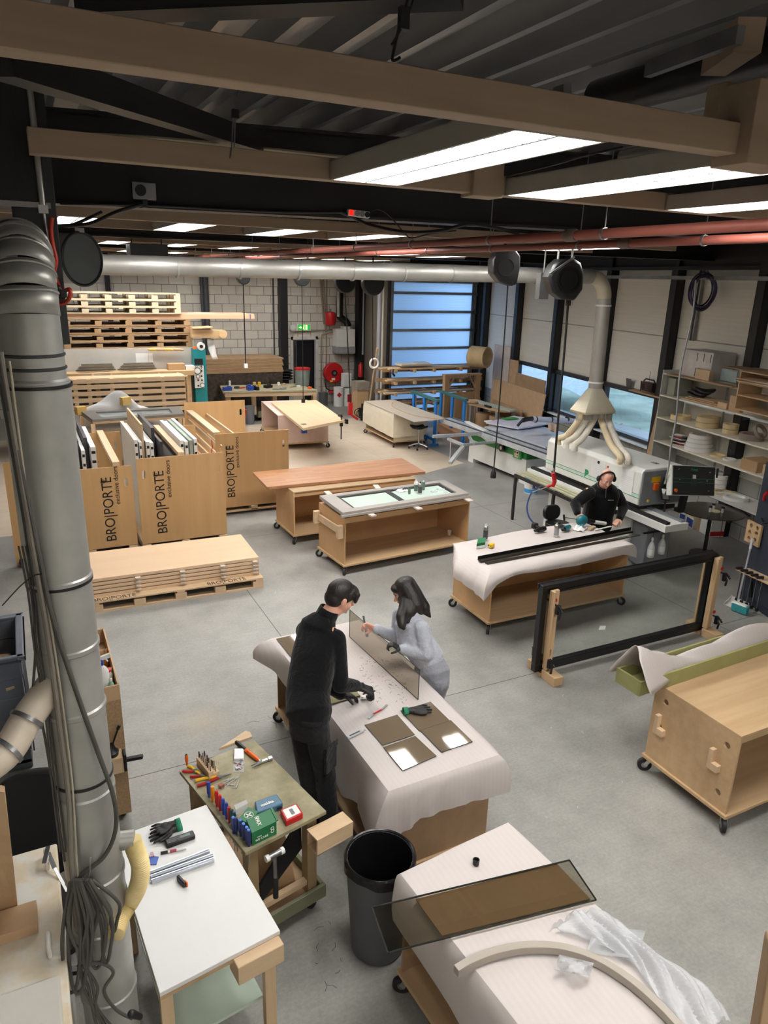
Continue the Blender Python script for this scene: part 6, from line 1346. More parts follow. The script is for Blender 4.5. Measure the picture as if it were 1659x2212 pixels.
MB().add([c0,c1,c1+n_*.06,c0+n_*.06]+[p+Vector((0,0,h_))for p in(c0,c1,c1+n_*.06,c0+n_*.06)],[(3,2,1,0),(4,5,6,7),(0,1,5,4),(1,2,6,5),(2,3,7,6),(3,0,4,7)]).build('panel',BBM,BB,bev=.004)
MB().bar(c0+Vector((0,0,.04))-n_*.012,c1+Vector((0,0,.04))-n_*.012,.02,.08,up=(0,0,1)).build('plinth',mat('darker blue plinth',(44,48,60),.5),BB)
def BP_(px,py,o_=.02):
 r=ray(px,py);s=n_.dot(c0-n_*o_-CAM)/n_.dot(r);return CAM+r*s
tf=fr(BP_(1630,1152,.02),d,(0,0,1));lp=MB();lp.T=tf
pw_=(BP_(1648,1150)-BP_(1617,1150)).length;ph_=.29
loops_panel(lp,[rect(-pw_/2,-ph_/2,pw_/2,ph_/2)]+[circ(x*pw_,y*ph_,.028,16)for x,y in((-.18,.32),(.24,.32),(-.2,0),(.24,.08),(-.2,-.3),(.22,-.24))],.03)
one('holed_block',lp,PLY,'plywood block with six round holes fixed on the blue tool board','tool holder',bev=.002)
one('red_gauge',MB().tube([BP_(1650,1080,.03),BP_(1652,1070,.06),BP_(1659,1062,.06)],.02),RED,'red handled tool hanging high on the blue tool board','tool')
one('black_hook',MB().tube(smooth_path([BP_(1645,1120,.03),BP_(1650,1130,.08),BP_(1662,1128,.08)],4),.012),BLACKP,'black hook beside the holed block on the tool board','hook')
SHB=thing('clamp_shelf','small pale shelf holding bar clamps on the blue tool board','shelf',tuple(BP_(1622,1232)))
a_,b_=BP_(1618,1230,.0),BP_(1690,1262,.0);MB().add([a_,b_,b_-n_*.2,a_-n_*.2]+[p+Vector((0,0,.02))for p in(a_,b_,b_-n_*.2,a_-n_*.2)],[(3,2,1,0),(4,5,6,7),(0,1,5,4),(1,2,6,5),(2,3,7,6),(3,0,4,7)]).build('board',PINE,SHB,bev=.002)
for i in range(5):
 p=a_.lerp(b_,.12+.16*i)-n_*.16;T_=thing('bar_clamp',['first','second','third','fourth','fifth'][i]+' bar clamp from the left hanging on the pale clamp shelf','clamp',tuple(p),0,'bar clamps on the clamp shelf')
 MB().bar(p+Vector((0,0,.04)),p-Vector((0,0,.40)),.008,.02).build('bar',STEEL,T_);MB().bar(p+Vector((0,0,.05)),p+Vector((0,0,.05))-n_*.09,.03,.03).build('jaw',BLACKP,T_);MB().ob(p-Vector((0,0,.40)),(.03,.03,.04)).build('end_stop',BLACKP,T_)
one('small_clamp',MB().bar(BP_(1622,1290,.02),BP_(1622,1255,.02),.03,.03),BLACKP,'short black clamp under the pale clamp shelf','clamp')
bb0=P(1592,1312,.03);top=PB(1627,1165,(bb0.x,bb0.y));tp_=BP_(1626,1163,.1)
BR=thing('broom','grey handled broom with a white and teal head leaning on the tool board','broom',tuple(P(1594,1318)))
MB().tube([P(1595,1295,.12),tp_],.013,10).build('handle',mat('grey lilac handle',(168,166,176),.4),BR);MB().tube([tp_,tp_.lerp(P(1595,1295,.12),.17)],.019,12).build('grip',mat('pale grip',(196,196,200),.5),BR)
a_,b_=P(1582,1300,.1),P(1614,1312,.1);MB().bar(a_,b_,.07,.05,up=(0,0,1)).build('head',WHITE,BR,bev=.015)
MB().bar(a_+Vector((-.02,-.03,-.04)),b_+Vector((-.02,-.03,-.04)),.07,.09,up=(0,0,1)).build('bristles',mat('teal bristles',(50,142,148),.8,var=.3,scale=60),BR)
DP=thing('dustpan','white dustpan lying in front of the teal broom','dustpan',tuple(P(1585,1320)))
q_=[P(1564,1306,.004),P(1605,1324,.004),P(1616,1312,.004),P(1580,1296,.004)];quadbox(MB(),q_,.002,.008).build('pan',WHITE,DP,bev=.002);MB().bar(q_[2]+Vector((0,0,.03)),q_[3]+Vector((0,0,.03)),.012,.06,up=(0,0,1)).bar(q_[0]+Vector((0,0,.01)),q_[3]+Vector((0,0,.06)),.006,.03,up=(0,0,1)).build('rim',WHITE,DP)
FA,FB_=P(1140,1458,.055),P(1505,1385,.055)
FA=Vector((4.42,5.28,0));
fa,fb=P(1150,1452,.05),P(1508,1360,.05)
dF=(fb-fa);dF.z=0;Lf=dF.length;dF.normalize();nF=Vector((dF.y,-dF.x,0));hF=PB(1152,1262,(fa.x,fa.y))-.06
hB=PB(1537,1190,(fb.x+.1,fb.y))-.06
WFM=thing('glazed_frame','long black glazed frame standing on edge between two wooden stands','frame',(fa.x,fa.y,.06))
BLKW=mat('satin black frame',(16,17,19),.35,var=.08);LW=Lf*1.02
tfF=fr(fa+Vector((0,0,.01)),dF,(0,0,1))
def fbx(*q):m=MB();m.T=tfF;m.box(*q);return m
hh=hF;tw=.085
fbx(0,0,-.035,LW,tw,.035).build('bottom_rail',BLKW,WFM,bev=.004);fbx(0,hh-tw,-.035,LW,hh,.035).build('top_rail',BLKW,WFM,bev=.004)
fbx(0,tw,-.035,tw*.8,hh-tw,.035).build('stile',BLKW,WFM,bev=.004);fbx(LW-tw*.8,tw,-.035,LW,hh-tw,.035).build('stile',BLKW,WFM,bev=.004)
fbx(-.01,hh-.05,-.05,LW+.01,hh+.006,-.03).build('rebate_strip',BLKW,WFM,bev=.003);fbx(.0,hh-tw-.012,.03,LW,hh-tw+.01,.042).build('glazing_bead',BLKW,WFM)
m=MB();m.T=tfF;m.add([(tw*.8,tw,0),(LW-tw*.8,tw,0),(LW-tw*.8,hh-tw,0),(tw*.8,hh-tw,0)],[(0,1,2,3)]);m.build('pane',glass('clear grey glass',(226,230,228)),WFM,smooth=False)
BEECH=wood('beech stand',(222,182,134),(204,162,114),axis=2,fine=10)
def stand(label,k,hs_,sw=.10):
 o_=fa+dF*k;g_=Vector((o_.x,o_.y,0));T_=thing('wooden_stand',label,'stand',tuple(g_))
 for y0,y1,z1 in((-.27,-.06,.10),(.06,.18,.10),(-.05,.05,.045)):m=MB();m.T=fr(g_,dF,-nF);m.box(-sw/2-.01,y0,0,sw/2+.01,y1,z1);m.build('foot',BEECH,T_,bev=.004)
 lp=MB();lp.T=fr(g_+Vector((0,0,.11))+nF*.05-dF*sw/2,dF,(0,0,1));loops_panel(lp,[rect(0,0,sw,hs_),slot(sw*.55,.2*hs_,.036,.085),slot(sw*.55,.72*hs_,.036,.085)],.035);lp.build('post',BEECH,T_,bev=.003)
 m=MB();m.T=fr(g_+Vector((0,0,.11))+nF*.0855-dF*sw/2,dF,(0,0,1));m.box(0,0,0,sw*.3,hs_,.03);m.build('post_edge',BEECH,T_,bev=.003)
 m=MB();m.T=fr(g_+Vector((0,0,.11))-nF*.085-dF*sw/2,dF,(0,0,1));m.box(0,0,0,sw,hs_,.03);m.build('post',BEECH,T_,bev=.003);return T_
stand('left beech stand gripping the black frame, with clamps',.13,hh*.9);stand('right beech stand gripping the black frame',LW-.0,hh*.9,.115)
def qclamp(label,k,z,side=1,rot=0):
 o_=fa+dF*k+Vector((0,0,z));T_=thing('quick_clamp',label,'clamp',tuple(o_))
 MB().bar(o_-nF*.16+Vector((0,0,0)),o_+nF*.20-Vector((0,0,.02)),.02,.008,up=(0,0,1)).build('bar',BLACKST,T_)
 MB().bar(o_-nF*.13,o_-nF*.13+Vector((0,0,-.09)),.03,.03).build('fixed_jaw',BLACKP,T_,bev=.003)
 MB().bar(o_+nF*.14,o_+nF*.14-Vector((0,0,.10)),.035,.04).build('sliding_jaw',BLACKP,T_,bev=.003)
 MB().tube([o_+nF*.13-Vector((0,0,.02)),o_+nF*.18-Vector((0,0,.08)),o_+nF*.17-Vector((0,0,.15))],.013).tube([o_+nF*.15+Vector((0,0,.0)),o_+nF*.22-Vector((0,0,.05))],.012).build('trigger',BLACKP,T_,bev=.003)
 MB().bar(o_+nF*.085+Vector((0,0,.02)),o_+nF*.085+Vector((0,0,.05)),.03,.03).build('red_pad',RED,T_)
qclamp('upper black quick clamp with red pad on the left beech stand',.13,hh*.82);qclamp('lower black quick clamp on the left beech stand',.10,.20)
qclamp('upper black quick clamp behind the right beech stand',LW+.06,hh*.78);qclamp('lower black quick clamp behind the right beech stand',LW+.06,.22)
one('paper_scrap',MB().prism([tuple(P(*q))[:2]for q in((1293,1361),(1307,1360),(1309,1352),(1296,1352))],.001,.002),PAPER,'white paper square on the floor behind the black frame','paper')
zk=.862
def KB(x,y,z=zk):return P(x,y,z)
PRF=thing('metal_profile','long dark bronze aluminium profile lying along the front of the foam bench','profile',tuple(KB(1200,1180)))
BRZ=mat('dark bronze anodised',(70,64,54),.3,.7,var=.05);a_,b_=KB(1036,1214),KB(1364,1150);a2,b2=KB(1050,1218),KB(1380,1156)
MB().bar(a_+Vector((0,0,.012)),b_+Vector((0,0,.012)),.05,.024,up=(0,0,1)).bar(a2+Vector((0,0,.005)),b2+Vector((0,0,.005)),.05,.01,up=(0,0,1)).build('extrusion',BRZ,PRF,bev=.002)
a_,b_=KB(1032,1211),KB(1362,1147);MB().bar(a_+Vector((0,0,.03)),b_+Vector((0,0,.03)),.008,.05,up=(0,0,1)).build('upstand',BLACKP,PRF)
spray_can('silver and black spray can with white top standing at the left of the foam bench',KB(1048,1167),.22,.03,CHROME,WHITE,PRD)
spray_can('silver spray can standing beside the cordless drills',KB(1201,1159),.19,.03,CHROME,CHROME,GREYM)
T_=thing('screw_box','small green and white screw box at the left end of the foam bench','box',tuple(KB(1038,1183)));q_=[KB(1029,1186),KB(1047,1183),KB(1049,1172),KB(1032,1174)]
quadbox(MB(),q_,zk+.001,zk+.035).build('body',PAPER,T_);quadbox(MB(),q_,zk+.0355,zk+.07).build('green_band',GRB,T_)
T_=thing('tape_measure','yellow and black tape measure at the left end of the foam bench','tape measure',tuple(KB(1062,1179)));MB().ob(KB(1062,1178,zk+.03),(.075,.045,.055),.2).build('case',YELLOW,T_,bev=.012);MB().ob(KB(1060,1178,zk+.03),(.055,.05,.02),.2).build('band',BLACKP,T_,bev=.004)
def drill(label,p,rz,m):
 T_=thing('cordless_drill',label,'drill',tuple(p),rz);MB().tube([(-.09,0,.04),(-.06,0,.04),(.04,0,.04)],[.03,.035,.034],16).build('motor_body',m,T_,w=False);MB().tube([(.04,0,.04),(.09,0,.04),(.10,0,.04)],[.026,.024,.014],14).build('chuck',BLACKP,T_,w=False)
 MB().bar((-.03,-.02,.035),(-.05,-.13,.035),.045,.04).build('grip',BLACKP,T_,w=False,bev=.008);MB().ob((-.055,-.16,.036),(.075,.06,.07)).build('battery',BLACKP,T_,w=False,bev=.008)
drill('black cordless drill lying on the foam bench, left of two',KB(1166,1150),R_(185),BLACKP);drill('teal cordless drill lying upside on the foam bench near the sander',KB(1222,1147),R_(200),TEAL)
GUN=thing('sealant_gun','teal and black battery caulking gun held by the man in ear defenders','caulking gun',tuple(PY(1270,1126,7.02)))
g0,g1=PY(1250,1122,7.05),PY(1325,1131,7.0);gd=(g1-g0).normalized()
MB().ell(PY(1257,1124,7.04),(.09,.06,.075),18,12).build('motor_body',TEAL,GUN);MB().tube([PY(1272,1126,7.03),PY(1283,1127,7.03)],[.04,.03]).build('collar',BLACKP,GUN);MB().tube([PY(1278,1127,7.03),PY(1308,1131,7.01)],.026,14).build('cartridge',WHITE,GUN)
MB().tube([PY(1308,1131,7.01),PY(1328,1133,7.0)],[.008,.004]).build('nozzle',BLACKP,GUN);MB().tube([PY(1248,1122,7.05),PY(1221,1118,7.08)],.005).bar(PY(1218,1112,7.08),PY(1219,1124,7.08),.02,.02).build('plunger',BLACKP,GUN);MB().bar(PY(1257,1128,7.03),KB(1256,1141,zk+.02),.05,.05).build('grip',TEAL,GUN,bev=.01)
crumple('crumpled white cloth under the caulking gun on the foam bench','cleaning_cloth',KB(1252,1143),.2,.16,.06,PAPER,11,'cloth',.5)
one('sanding_block',MB().ob((0,0,.018),(.14,.05,.03),.35),PINE,'yellowish wooden block on the foam bench beside the cloth','block',loc=KB(1278,1143),bev=.003)
one('white_strip',MB().bar(KB(1285,1145,zk+.006),KB(1320,1137,zk+.006),.025,.01,up=(0,0,1)),WHITE,'thin white strip on the foam bench at the man\'s hand','strip')
def stool(label,p,seat_h,back=0,rz=0):
 T_=thing('stool',label,'stool',(p[0],p[1],0),rz);m=MB()
 m.grid(16,12,lambda a,b:((a-.5)*.36,(b-.5)*.36*(1-.3*(a)),seat_h+.05*abs((b-.5)*2)**2-.02+.035*math.cos(a*math.pi)**2*.8));m.build('seat',BLACKP,T_,w=False,solid=.04,sub=1)
 MB().cyl((0,0,.12),(0,0,seat_h-.04),.022).build('column',CHROME,T_,w=False)
 for k in range(5):
  a=2*math.pi*k/5+.3;e=(.24*math.cos(a),.24*math.sin(a));MB().tube([(0,0,.13),(e[0]*.5,e[1]*.5,.11),(e[0],e[1],.07)],.016,8).build('leg',CHROME,T_,w=False);c_=MB().cyl((e[0]-.012,e[1],.028),(e[0]+.012,e[1],.028),.028).build('castor',BLACKP,T_,w=False)
 return T_
p=P(904,969,0);stool('black saddle stool on a chrome star base beside the cream cloth bench',p,.52)
p=PY(1190,1120,8.0);sb=thing('stool','black stool with a rounded backrest behind the foam bench, left of the bald man','stool',(p.x,p.y,0))
m=MB();m.T=Matrix.Translation(p+Vector((0,0,.10)))@Matrix.Rotation(R_(82),4,'X');m.prism(rectpoly(.30,.22,.1,6),-.03,.03);m.build('backrest',BLACKP,sb,bev=.015)
MB().bar(p+Vector((0,.02,.02)),p+Vector((0,.03,-.35)),.05,.03).build('back_post',BLACKP,sb);MB().cyl((p.x,p.y-.16,.58),(p.x,p.y-.16,.64),.18,n=24).build('seat',BLACKP,sb,bev=.01);MB().cyl((p.x,p.y-.16,.05),(p.x,p.y-.16,.58),.025).build('column',CHROME,sb)
for k in range(5):a=2*math.pi*k/5;MB().bar((p.x,p.y-.16,.07),(p.x+.26*math.cos(a),p.y-.16+.26*math.sin(a),.035),.04,.07).build('leg',BLACKP,sb)
AG=thing('air_gun','red air blow gun hanging from the black hose above the bench','air gun',tuple(PY(1196,1040,7.0)))
MB().tube([PY(1195,1022,7.0),PY(1198,1040,7.0),PY(1194,1052,7.0)],[.03,.028,.02]).bar(PY(1192,1048,7.0),PY(1182,1052,7.0),.03,.02).build('body',RED,AG);MB().tube([PY(1183,1052,7.0),PY(1150,1063,7.0)],.006).build('nozzle',CHROME,AG);MB().cyl(PY(1197,1010,7.0),PY(1196,1024,7.0),.016).build('coupling',CHROME,AG)
p=P(1148,1062,0);p=P(1146,1064,0);BK=thing('bucket','white and blue printed bucket beside the table saw','bucket',(p.x,p.y,0))
MB().lathe([(.13,0),(.15,.36),(.155,.36),(.155,.38),(.14,.38)]).build('tub',WHITE,BK,w=False);MB().lathe([(.1315,.02),(.137,.10)],n=24).build('blue_band',mat('sky blue print',(60,160,220),.4),BK,w=False);MB().lathe([(.1475,.30),(.151,.36)],n=24).build('blue_band',mat('sky blue print',(60,160,220),.4),BK,w=False)
text('lettering','Ice',.13,mat('navy lettering',(20,40,90),.5),fr((p.x-.09,p.y-.155,.13),(1,-.05,0),(0,.05,1)),BK,bold=.004)
cable('air_hose','dark blue hose curving down beside the machine support frame',[P(1170,1050,.9),PY(1150,1062,8.3),PY(1139,1090,8.2),PY(1142,1115,8.1),PY(1155,1132,8.0)],.012,mat('dark blue hose',(36,60,120),.5))
c_=P(1280,965,1.55);DY=c_.y
DU=thing('extraction_duct','long galvanised duct under the roof ending in the bend above the machine','duct',(c_.x,DY,4.1))
zc1=(PY(1130,578,DY).z+PY(1130,613,DY).z)/2;rd=(PY(1130,572,DY).z-PY(1130,615,DY).z)/2;xv=PY(1296,720,DY).x
zd=PY(1140,593,DY).z;rd=.105
x0=PY(205,575,DY).x;za=PY(300,577,DY).z
MB().tube([(x0-2.0,DY,za),(xv-.28,DY,zd)],rd,28).build('run',GALV,DU)
for k in range(9):x=x0+(xv-x0)*(.12+.1*k);MB().tube([(x-.012,DY,za+(zd-za)*(x-x0)/(xv-x0)),(x+.012,DY,za+(zd-za)*(x-x0)/(xv-x0))],rd+.008,28).build('joint_ring',GALVD,DU)
bend=[Vector((xv-.30+.30*math.sin(a),DY,zd-.30+.30*math.cos(a)))for a in[math.pi/2*i/8 for i in range(9)]]
CRM=mat('dusty cream duct',(206,198,176),.45,.3,var=.06)
MB().tube(bend,rd,28).build('bend',CRM,DU);zb_=PY(1287,838,DY).z;xb_=PY(1286,838,DY).x
MB().tube([bend[-1],(xb_,DY,zb_)],rd,28).build('drop_pipe',GALV,DU)
for y in(660,825):z=PY(1300,y,DY).z;k=(z-bend[-1].z)/(zb_-bend[-1].z);x=bend[-1].x+(xb_-bend[-1].x)*k;MB().tube([(x,DY,z-.012),(x,DY,z+.012)],rd+.012,28).build('clamp_ring',WHITE,DU)
zh=PY(1285,885,DY).z;hd_=thing('extraction_hood','pyramid shaped steel hood hanging over the white machine','hood',(xb_,DY,zh))
mb=MB();n=24;a0,b0=.30,.20
top_=[(xb_+rd*math.cos(2*math.pi*i/n),DY+rd*math.sin(2*math.pi*i/n),zb_)for i in range(n)]
bot_=[]
for i in range(n):
 a=2*math.pi*i/n;cx_,sy_=math.cos(a),math.sin(a);k=1/max(abs(cx_)/a0,abs(sy_)/b0);bot_.append((xb_+cx_*k,DY+sy_*k,zh))
low=[(x,y,zh-.03)for x,y,_ in bot_]
mb.add(top_+bot_+low,[(i,(i+1)%n,n+(i+1)%n,n+i)for i in range(n)]+[(n+i,n+(i+1)%n,2*n+(i+1)%n,2*n+i)for i in range(n)]);mb.build('pyramid',CRM,hd_,solid=.003,ang=25)
MB().box(xb_-a0,DY-b0,zh-.035,xb_+a0,DY+b0,zh-.03).build('base_plate',CRM,hd_)
HOSEM=mat('cream flexible hose',(216,200,166),.55,var=.05);HOSEW=mat('pale flexible hose',(218,212,200),.55)
ends=[(1206,961,1252,HOSEM,'first'),(1223,968,1268,HOSEW,'second'),(1241,974,1284,HOSEW,'third'),(1337,1000,1300,HOSEM,'fourth'),(1354,1001,1316,HOSEW,'fifth')]
for i,(ex,ey,sx_,m_,w_)in enumerate(ends):
 s_=PY(sx_,893,DY-.05);e_=P(ex,ey,1.545);hx=(fE.inverted()@e_).x
 e_=P(ex,ey,1.55)
 H=thing('flexible_hose',w_+' ribbed hose from the left between the hood and the white machine','hose',tuple(s_),0,'ribbed hoses under the hood')
 pts=smooth_path([s_,s_-Vector((0,0,.10)),s_.lerp(e_,.55)+Vector((0,0,-.06)),e_+Vector((0,0,.10)),e_],14);pp_=[]
 for a,b_ in zip(pts[:-1],pts[1:]):pp_+=[a,a.lerp(b_,.5)]
 MB().tube(pp_,[.046 if k%2 else .050 for k in range(len(pp_))],16).build('ribbed_tube',m_,H);MB().tube([s_-Vector((0,0,.01)),s_-Vector((0,0,.10))],.052,18).build('clamp',GALV,H)
SW_=thing('table_saw','white and green sliding table saw with outrigger frame','table saw',(8.95,11.7,0),R_(0))
yS0,yS1,xS=11.6,13.75,9.12
MB().box(xS,yS0,.1,xS+.75,yS1,.52).build('cabinet',LGW,SW_,bev=.006);MB().box(xS+.01,yS0+.02,.52,xS+.74,yS1-.02,.78).build('green_body',GREEN,SW_,bev=.01)
MB().box(xS,yS0,0,xS+.75,yS0+.2,.1).box(xS,yS1-.2,0,xS+.75,yS1,.1).build('feet',LGW,SW_)
ALT=mat('grey blue machined table',(200,206,216),.35,.2)
MB().box(xS+.18,yS0-.35,.82,xS+1.5,yS1-.3,.86).build('table',ALT,SW_,bev=.003)
MB().box(xS-.28,yS0-1.35,.76,xS+.10,yS1+.9,.86).build('sliding_carriage',mat('anodised carriage',(188,192,198),.35,.3),SW_,bev=.005)
MB().box(xS-.24,yS0-1.35,.86,xS-.20,yS1+.9,.875).box(xS+.0,yS0-1.35,.86,xS+.04,yS1+.9,.875).build('carriage_slot',mat('dark slot',(60,64,70),.4),SW_)
quadbox(MB(),[P(1050,912,.93),P(1120,925,.93),P(1200,912,.93),P(1110,898,.93)],.90,.93).build('rear_table',mat('pale lilac table',(206,206,222),.35),SW_)
FRA=mat('anodised outrigger',(196,200,200),.35,.6)
fz=.84
pts_=dict(a=P(946,941,fz),b=P(1085,925,fz+.03),c=P(966,948,fz),d=P(1001,962,fz),e=P(1113,953,fz),f=P(1050,938,fz))
of=MB();of.bar(P(935,943,fz),P(1140,930,fz),.07,.06,up=(0,0,1));of.bar(P(968,948,fz-.05),P(1003,962,fz-.05),.06,.05,up=(0,0,1));of.bar(P(1001,961,fz-.06),P(1116,950,fz-.06),.06,.05,up=(0,0,1));of.bar(P(1012,940,fz-.06),P(1024,960,fz-.06),.05,.04,up=(0,0,1));of.bar(P(1035,938,fz-.06),P(1060,956,fz-.06),.05,.04,up=(0,0,1));of.build('outrigger_frame',FRA,SW_,bev=.003)
of=MB();of.bar(P(1000,965,fz-.08),P(972,1000,.52),.08,.06,up=(0,0,1));of.bar(P(973,953,fz-.08),P(972,998,.48),.015,.015);of.build('support_arm',FRA,SW_,bev=.003)
MB().bar(P(1008,912,fz+.02),P(1050,932,fz+.02),.12,.05,up=(0,0,1)).bar(P(1053,909,fz+.05),P(1075,915,fz+.05),.2,.03,up=(0,0,1)).build('crosscut_fence',WHITE,SW_,bev=.004)
hw=PX(1086,967,xS-.02);MB().cyl(hw,hw-Vector((.05,0,0)),.085,n=24).build('handwheel',BLACKP,SW_);MB().cyl(hw-Vector((.05,0,0)),hw-Vector((.055,0,0)),.04,n=20).build('handwheel_hub',WHITE,SW_)
bp2=PX(1118,980,xS-.02);MB().ob(bp2,(.05,.26,.2)).build('button_panel',mat('light green panel',(70,170,90),.4),SW_,bev=.006);MB().ob(bp2-Vector((.026,0,0)),(.008,.14,.14)).build('button_plate',WHITE,SW_)
for k in range(4):MB().cyl(bp2-Vector((.03,-.04+.08*(k%2),-.03+.06*(k//2))),bp2-Vector((.045,-.04+.08*(k%2),-.03+.06*(k//2))),.018).build('button',[RED,BLACKP,YELLOW,ORANGE][k],SW_)
text('lettering','ROBLAND',.09,mat('grey machine lettering',(170,172,170),.5),fr((xS-.003,yS0+.62,.42),(0,-1,0),(0,0,1)),SW_)if False else None
GH=thing('saw_guard','black saw guard hood with pale extraction pipe above the table saw','guard',tuple(PY(1130,910,12.2)))
MB().tube(smooth_path([PY(1118,920,12.2),PY(1130,908,12.2),PY(1150,904,12.2)],5),[.03]*5+[.05]*6,12).build('guard',BLACKP,GH);MB().tube([PY(1150,905,12.2),PY(1225,909,12.2),PY(1262,912,12.0)],.06,18).build('pipe',mat('wrapped pale pipe',(200,200,210),.4,var=.12),GH)
for x in(1157,1190,1225):MB().tube([PY(x-1,906,12.2),PY(x+1,906,12.2)],.068,18).build('pipe_clamp',BLACKP,GH)
MB().bar(PY(1195,915,12.2),PY(1195,932,12.2),.3,.04).build('bracket',mat('pinkish bracket board',(206,180,160),.6),GH);MB().bar(PY(1195,932,12.2),(PY(1195,932,12.2).x,12.2,.94),.1,.1).build('post',STEEL,GH)
one('green_board',MB().bar(P(1090,905,.95),P(1115,903,.95),.2,.02),GREEN,'green plate lying on the rear table of the saw','plate')
dr=PY(1036,771,16.7);m=MB();m.T=Matrix.Translation(dr)@Matrix.Rotation(R_(90),4,'X')@Matrix.Rotation(R_(25),4,'Y');m._ring(.25,.28,-.25,.25,(0,0,0),40);one('paper_drum',m,mat('brown paper tube',(200,176,136),.7),'large brown cardboard ring hung beside the overhead door','ring')
def pallet(label,o,rz,L,Wd,h=.144,m=None,nb=3,cat='pallet',group=None):
 m=m or PINE;T_=thing('pallet',label,cat,o,rz,group);n=5
 d=MB();bw=Wd/(n+(n-1)*.35);
 for i in range(n):y=i*bw*1.35;d.box(0,y,h-.022,L,y+bw,h)
 for x in(0,L/2-.05,L-.1):d.box(x,0,h-.044,x+.1,Wd,h-.0225)
 d.build('deck_boards',m,T_,w=False,bev=.002)
 for x in[(L-.14)*q/(nb-1)for q in range(nb)]:
  for y in(0,Wd/2-.05,Wd-.1):MB().box(x,y,.022,x+.14,y+.1,h-.0445).build('block',m,T_,w=False)
 for y in(0,Wd/2-.05,Wd-.1):MB().box(0,y,0,L,y+.1,.0215).build('skid',m,T_,w=False)
 return T_
PLYC=wood('honey birch plywood',(216,168,108),(196,146,86),axis=2,fine=7,rough=.5,blotch=.06)
def lettering(T_,o,right,k=1.0,fsz=.20,length=.86):
 0
 up=Vector((0,0,1));m=fr(o,up,-Vector(right))
 a=text('lettering','BRO|PORTE',fsz,INK,m,T_,sx=.92)
 text('lettering','exclusive doors',fsz*.46,INK,fr(o+Vector(right)*fsz*.47+up*fsz*2.75,up,-Vector(right)),T_,sx=.98)
 text('registered_mark','\u00ae',fsz*.42,INK,fr(o+up*length*1.02-Vector(right)*fsz*.42,up,-Vector(right)),T_)
def plate(T_,x0,x1,y,z0,z1,holes=True,m=None,name='end_plate',t=.018):
 lp=MB();lp.T=Matrix.Translation((x0,y,z0))@fr((0,0,0),(1,0,0),(0,0,1));w_,h_=x1-x0,z1-z0
 hl=[slot(.09,h_-.24,.045,.13),slot(w_-.09,h_-.24,.045,.13)]if holes else[]
 loops_panel(lp,[rect(0,0,w_,h_)]+hl,t);return lp.build(name,m or PLYC,T_)
def doorcart(label,x0,x1,yF,yR,zF,zR,xr0,xr1,sk=0):
 T_=thing('door_cart',label,'cart',((x0+x1)/2,yF,0),0,None)
 plate(T_,x0,x1,yF,.15,zF);plate(T_,xr0,xr1,yR,.15,zR)
 b=MB();b.box(x0,yF+.02,.13,x1,yR-.02,.16)
 for x in(x0,(x0+x1)/2-.06,x1-.12):b.box(x,yF-.005,.055,x+.12,yR,.13)
 b.build('base',PINE,T_,bev=.003);
 b=MB();b.box(x0,yF-.005,.05,x1,yF+.06,.075);b.build('base_skid',PINE,T_)
 for x in(x0+.1,x1-.1):
  for y in(yF+.15,yR-.15):MB().cyl((x-.02,y,.045),(x+.02,y,.045),.045).build('caster',RUBBER,T_)
 return T_
c2=doorcart('honey plywood door cart in the middle, full of white door panels',1.335,2.60,10.55,12.7,1.45,1.46,PY(267,900,12.7).x,PY(420,893,12.7).x)
lettering(c2,Vector((1.70,10.526,.28)),(1,0,0))
c1=doorcart('honey plywood door cart at the left, half hidden by the large pipe',.0,1.27,10.6,12.75,1.35,1.42,PY(157,922,12.75).x,PY(257,914,12.75).x)
lettering(c1,Vector((.98,10.576,.24)),(1,0,0))
x3a,x3b=PY(464,938,11.85).x,PY(622,930,11.85).x
c3=doorcart('door cart at the right with open slatted side and tall rear plate',x3a,x3b,11.85,14.1,PY(464,938,11.85).z,PY(397,870,14.1).z,PY(397,870,14.1).x,PY(528,866,14.1).x)
lettering(c3,Vector((x3a+.30,11.826,.32)),(1,0,0),fsz=.19,length=.84)
for z in(1.40,1.24,1.08,.92,.76):MB().bar((x3a+.03,11.88,z),(x3a+.03,14.08,z+.03),.03,.07).build('side_slat',PINEY,c3)
for z in(1.36,1.16,.96):MB().bar((x3a+.38,11.9,z),(x3a+.38,14.08,z),.03,.07).build('side_slat',PINEY,c3)
MB().bar((x3a+.05,11.9,1.45),(x3a+.05,14.1,1.46),.12,.035).build('top_rail',PINEY,c3)
WPAN=mat('white lacquered panel',(228,228,224),.4,var=.02);GPAN=mat('grey green lacquered panel',(150,164,150),.4);DPAN=mat('dark anthracite panel',(58,60,66),.4)
def panels(x0,specs,yF,label,group):
 x=x0
 for i,(t_,m_,y0,y1,h,lb)in enumerate(specs):
  h+=.16;y0+=.28
  o=one('door_panel',MB().box(x,yF+y0,.163,x+t_,yF+y1,.163+h),m_,lb,'door panel',bev=.002)
  for j in range(2):MB().box(x+.008,yF+y0-.006,.163+h-.10-.14*j,x+t_-.008,yF+y0,.163+h-.06-.14*j).build('fitting',BLACKP,o)if m_ is WPAN else None
  x+=t_+.014
nm=['first','second','third','fourth','fifth','sixth','seventh']
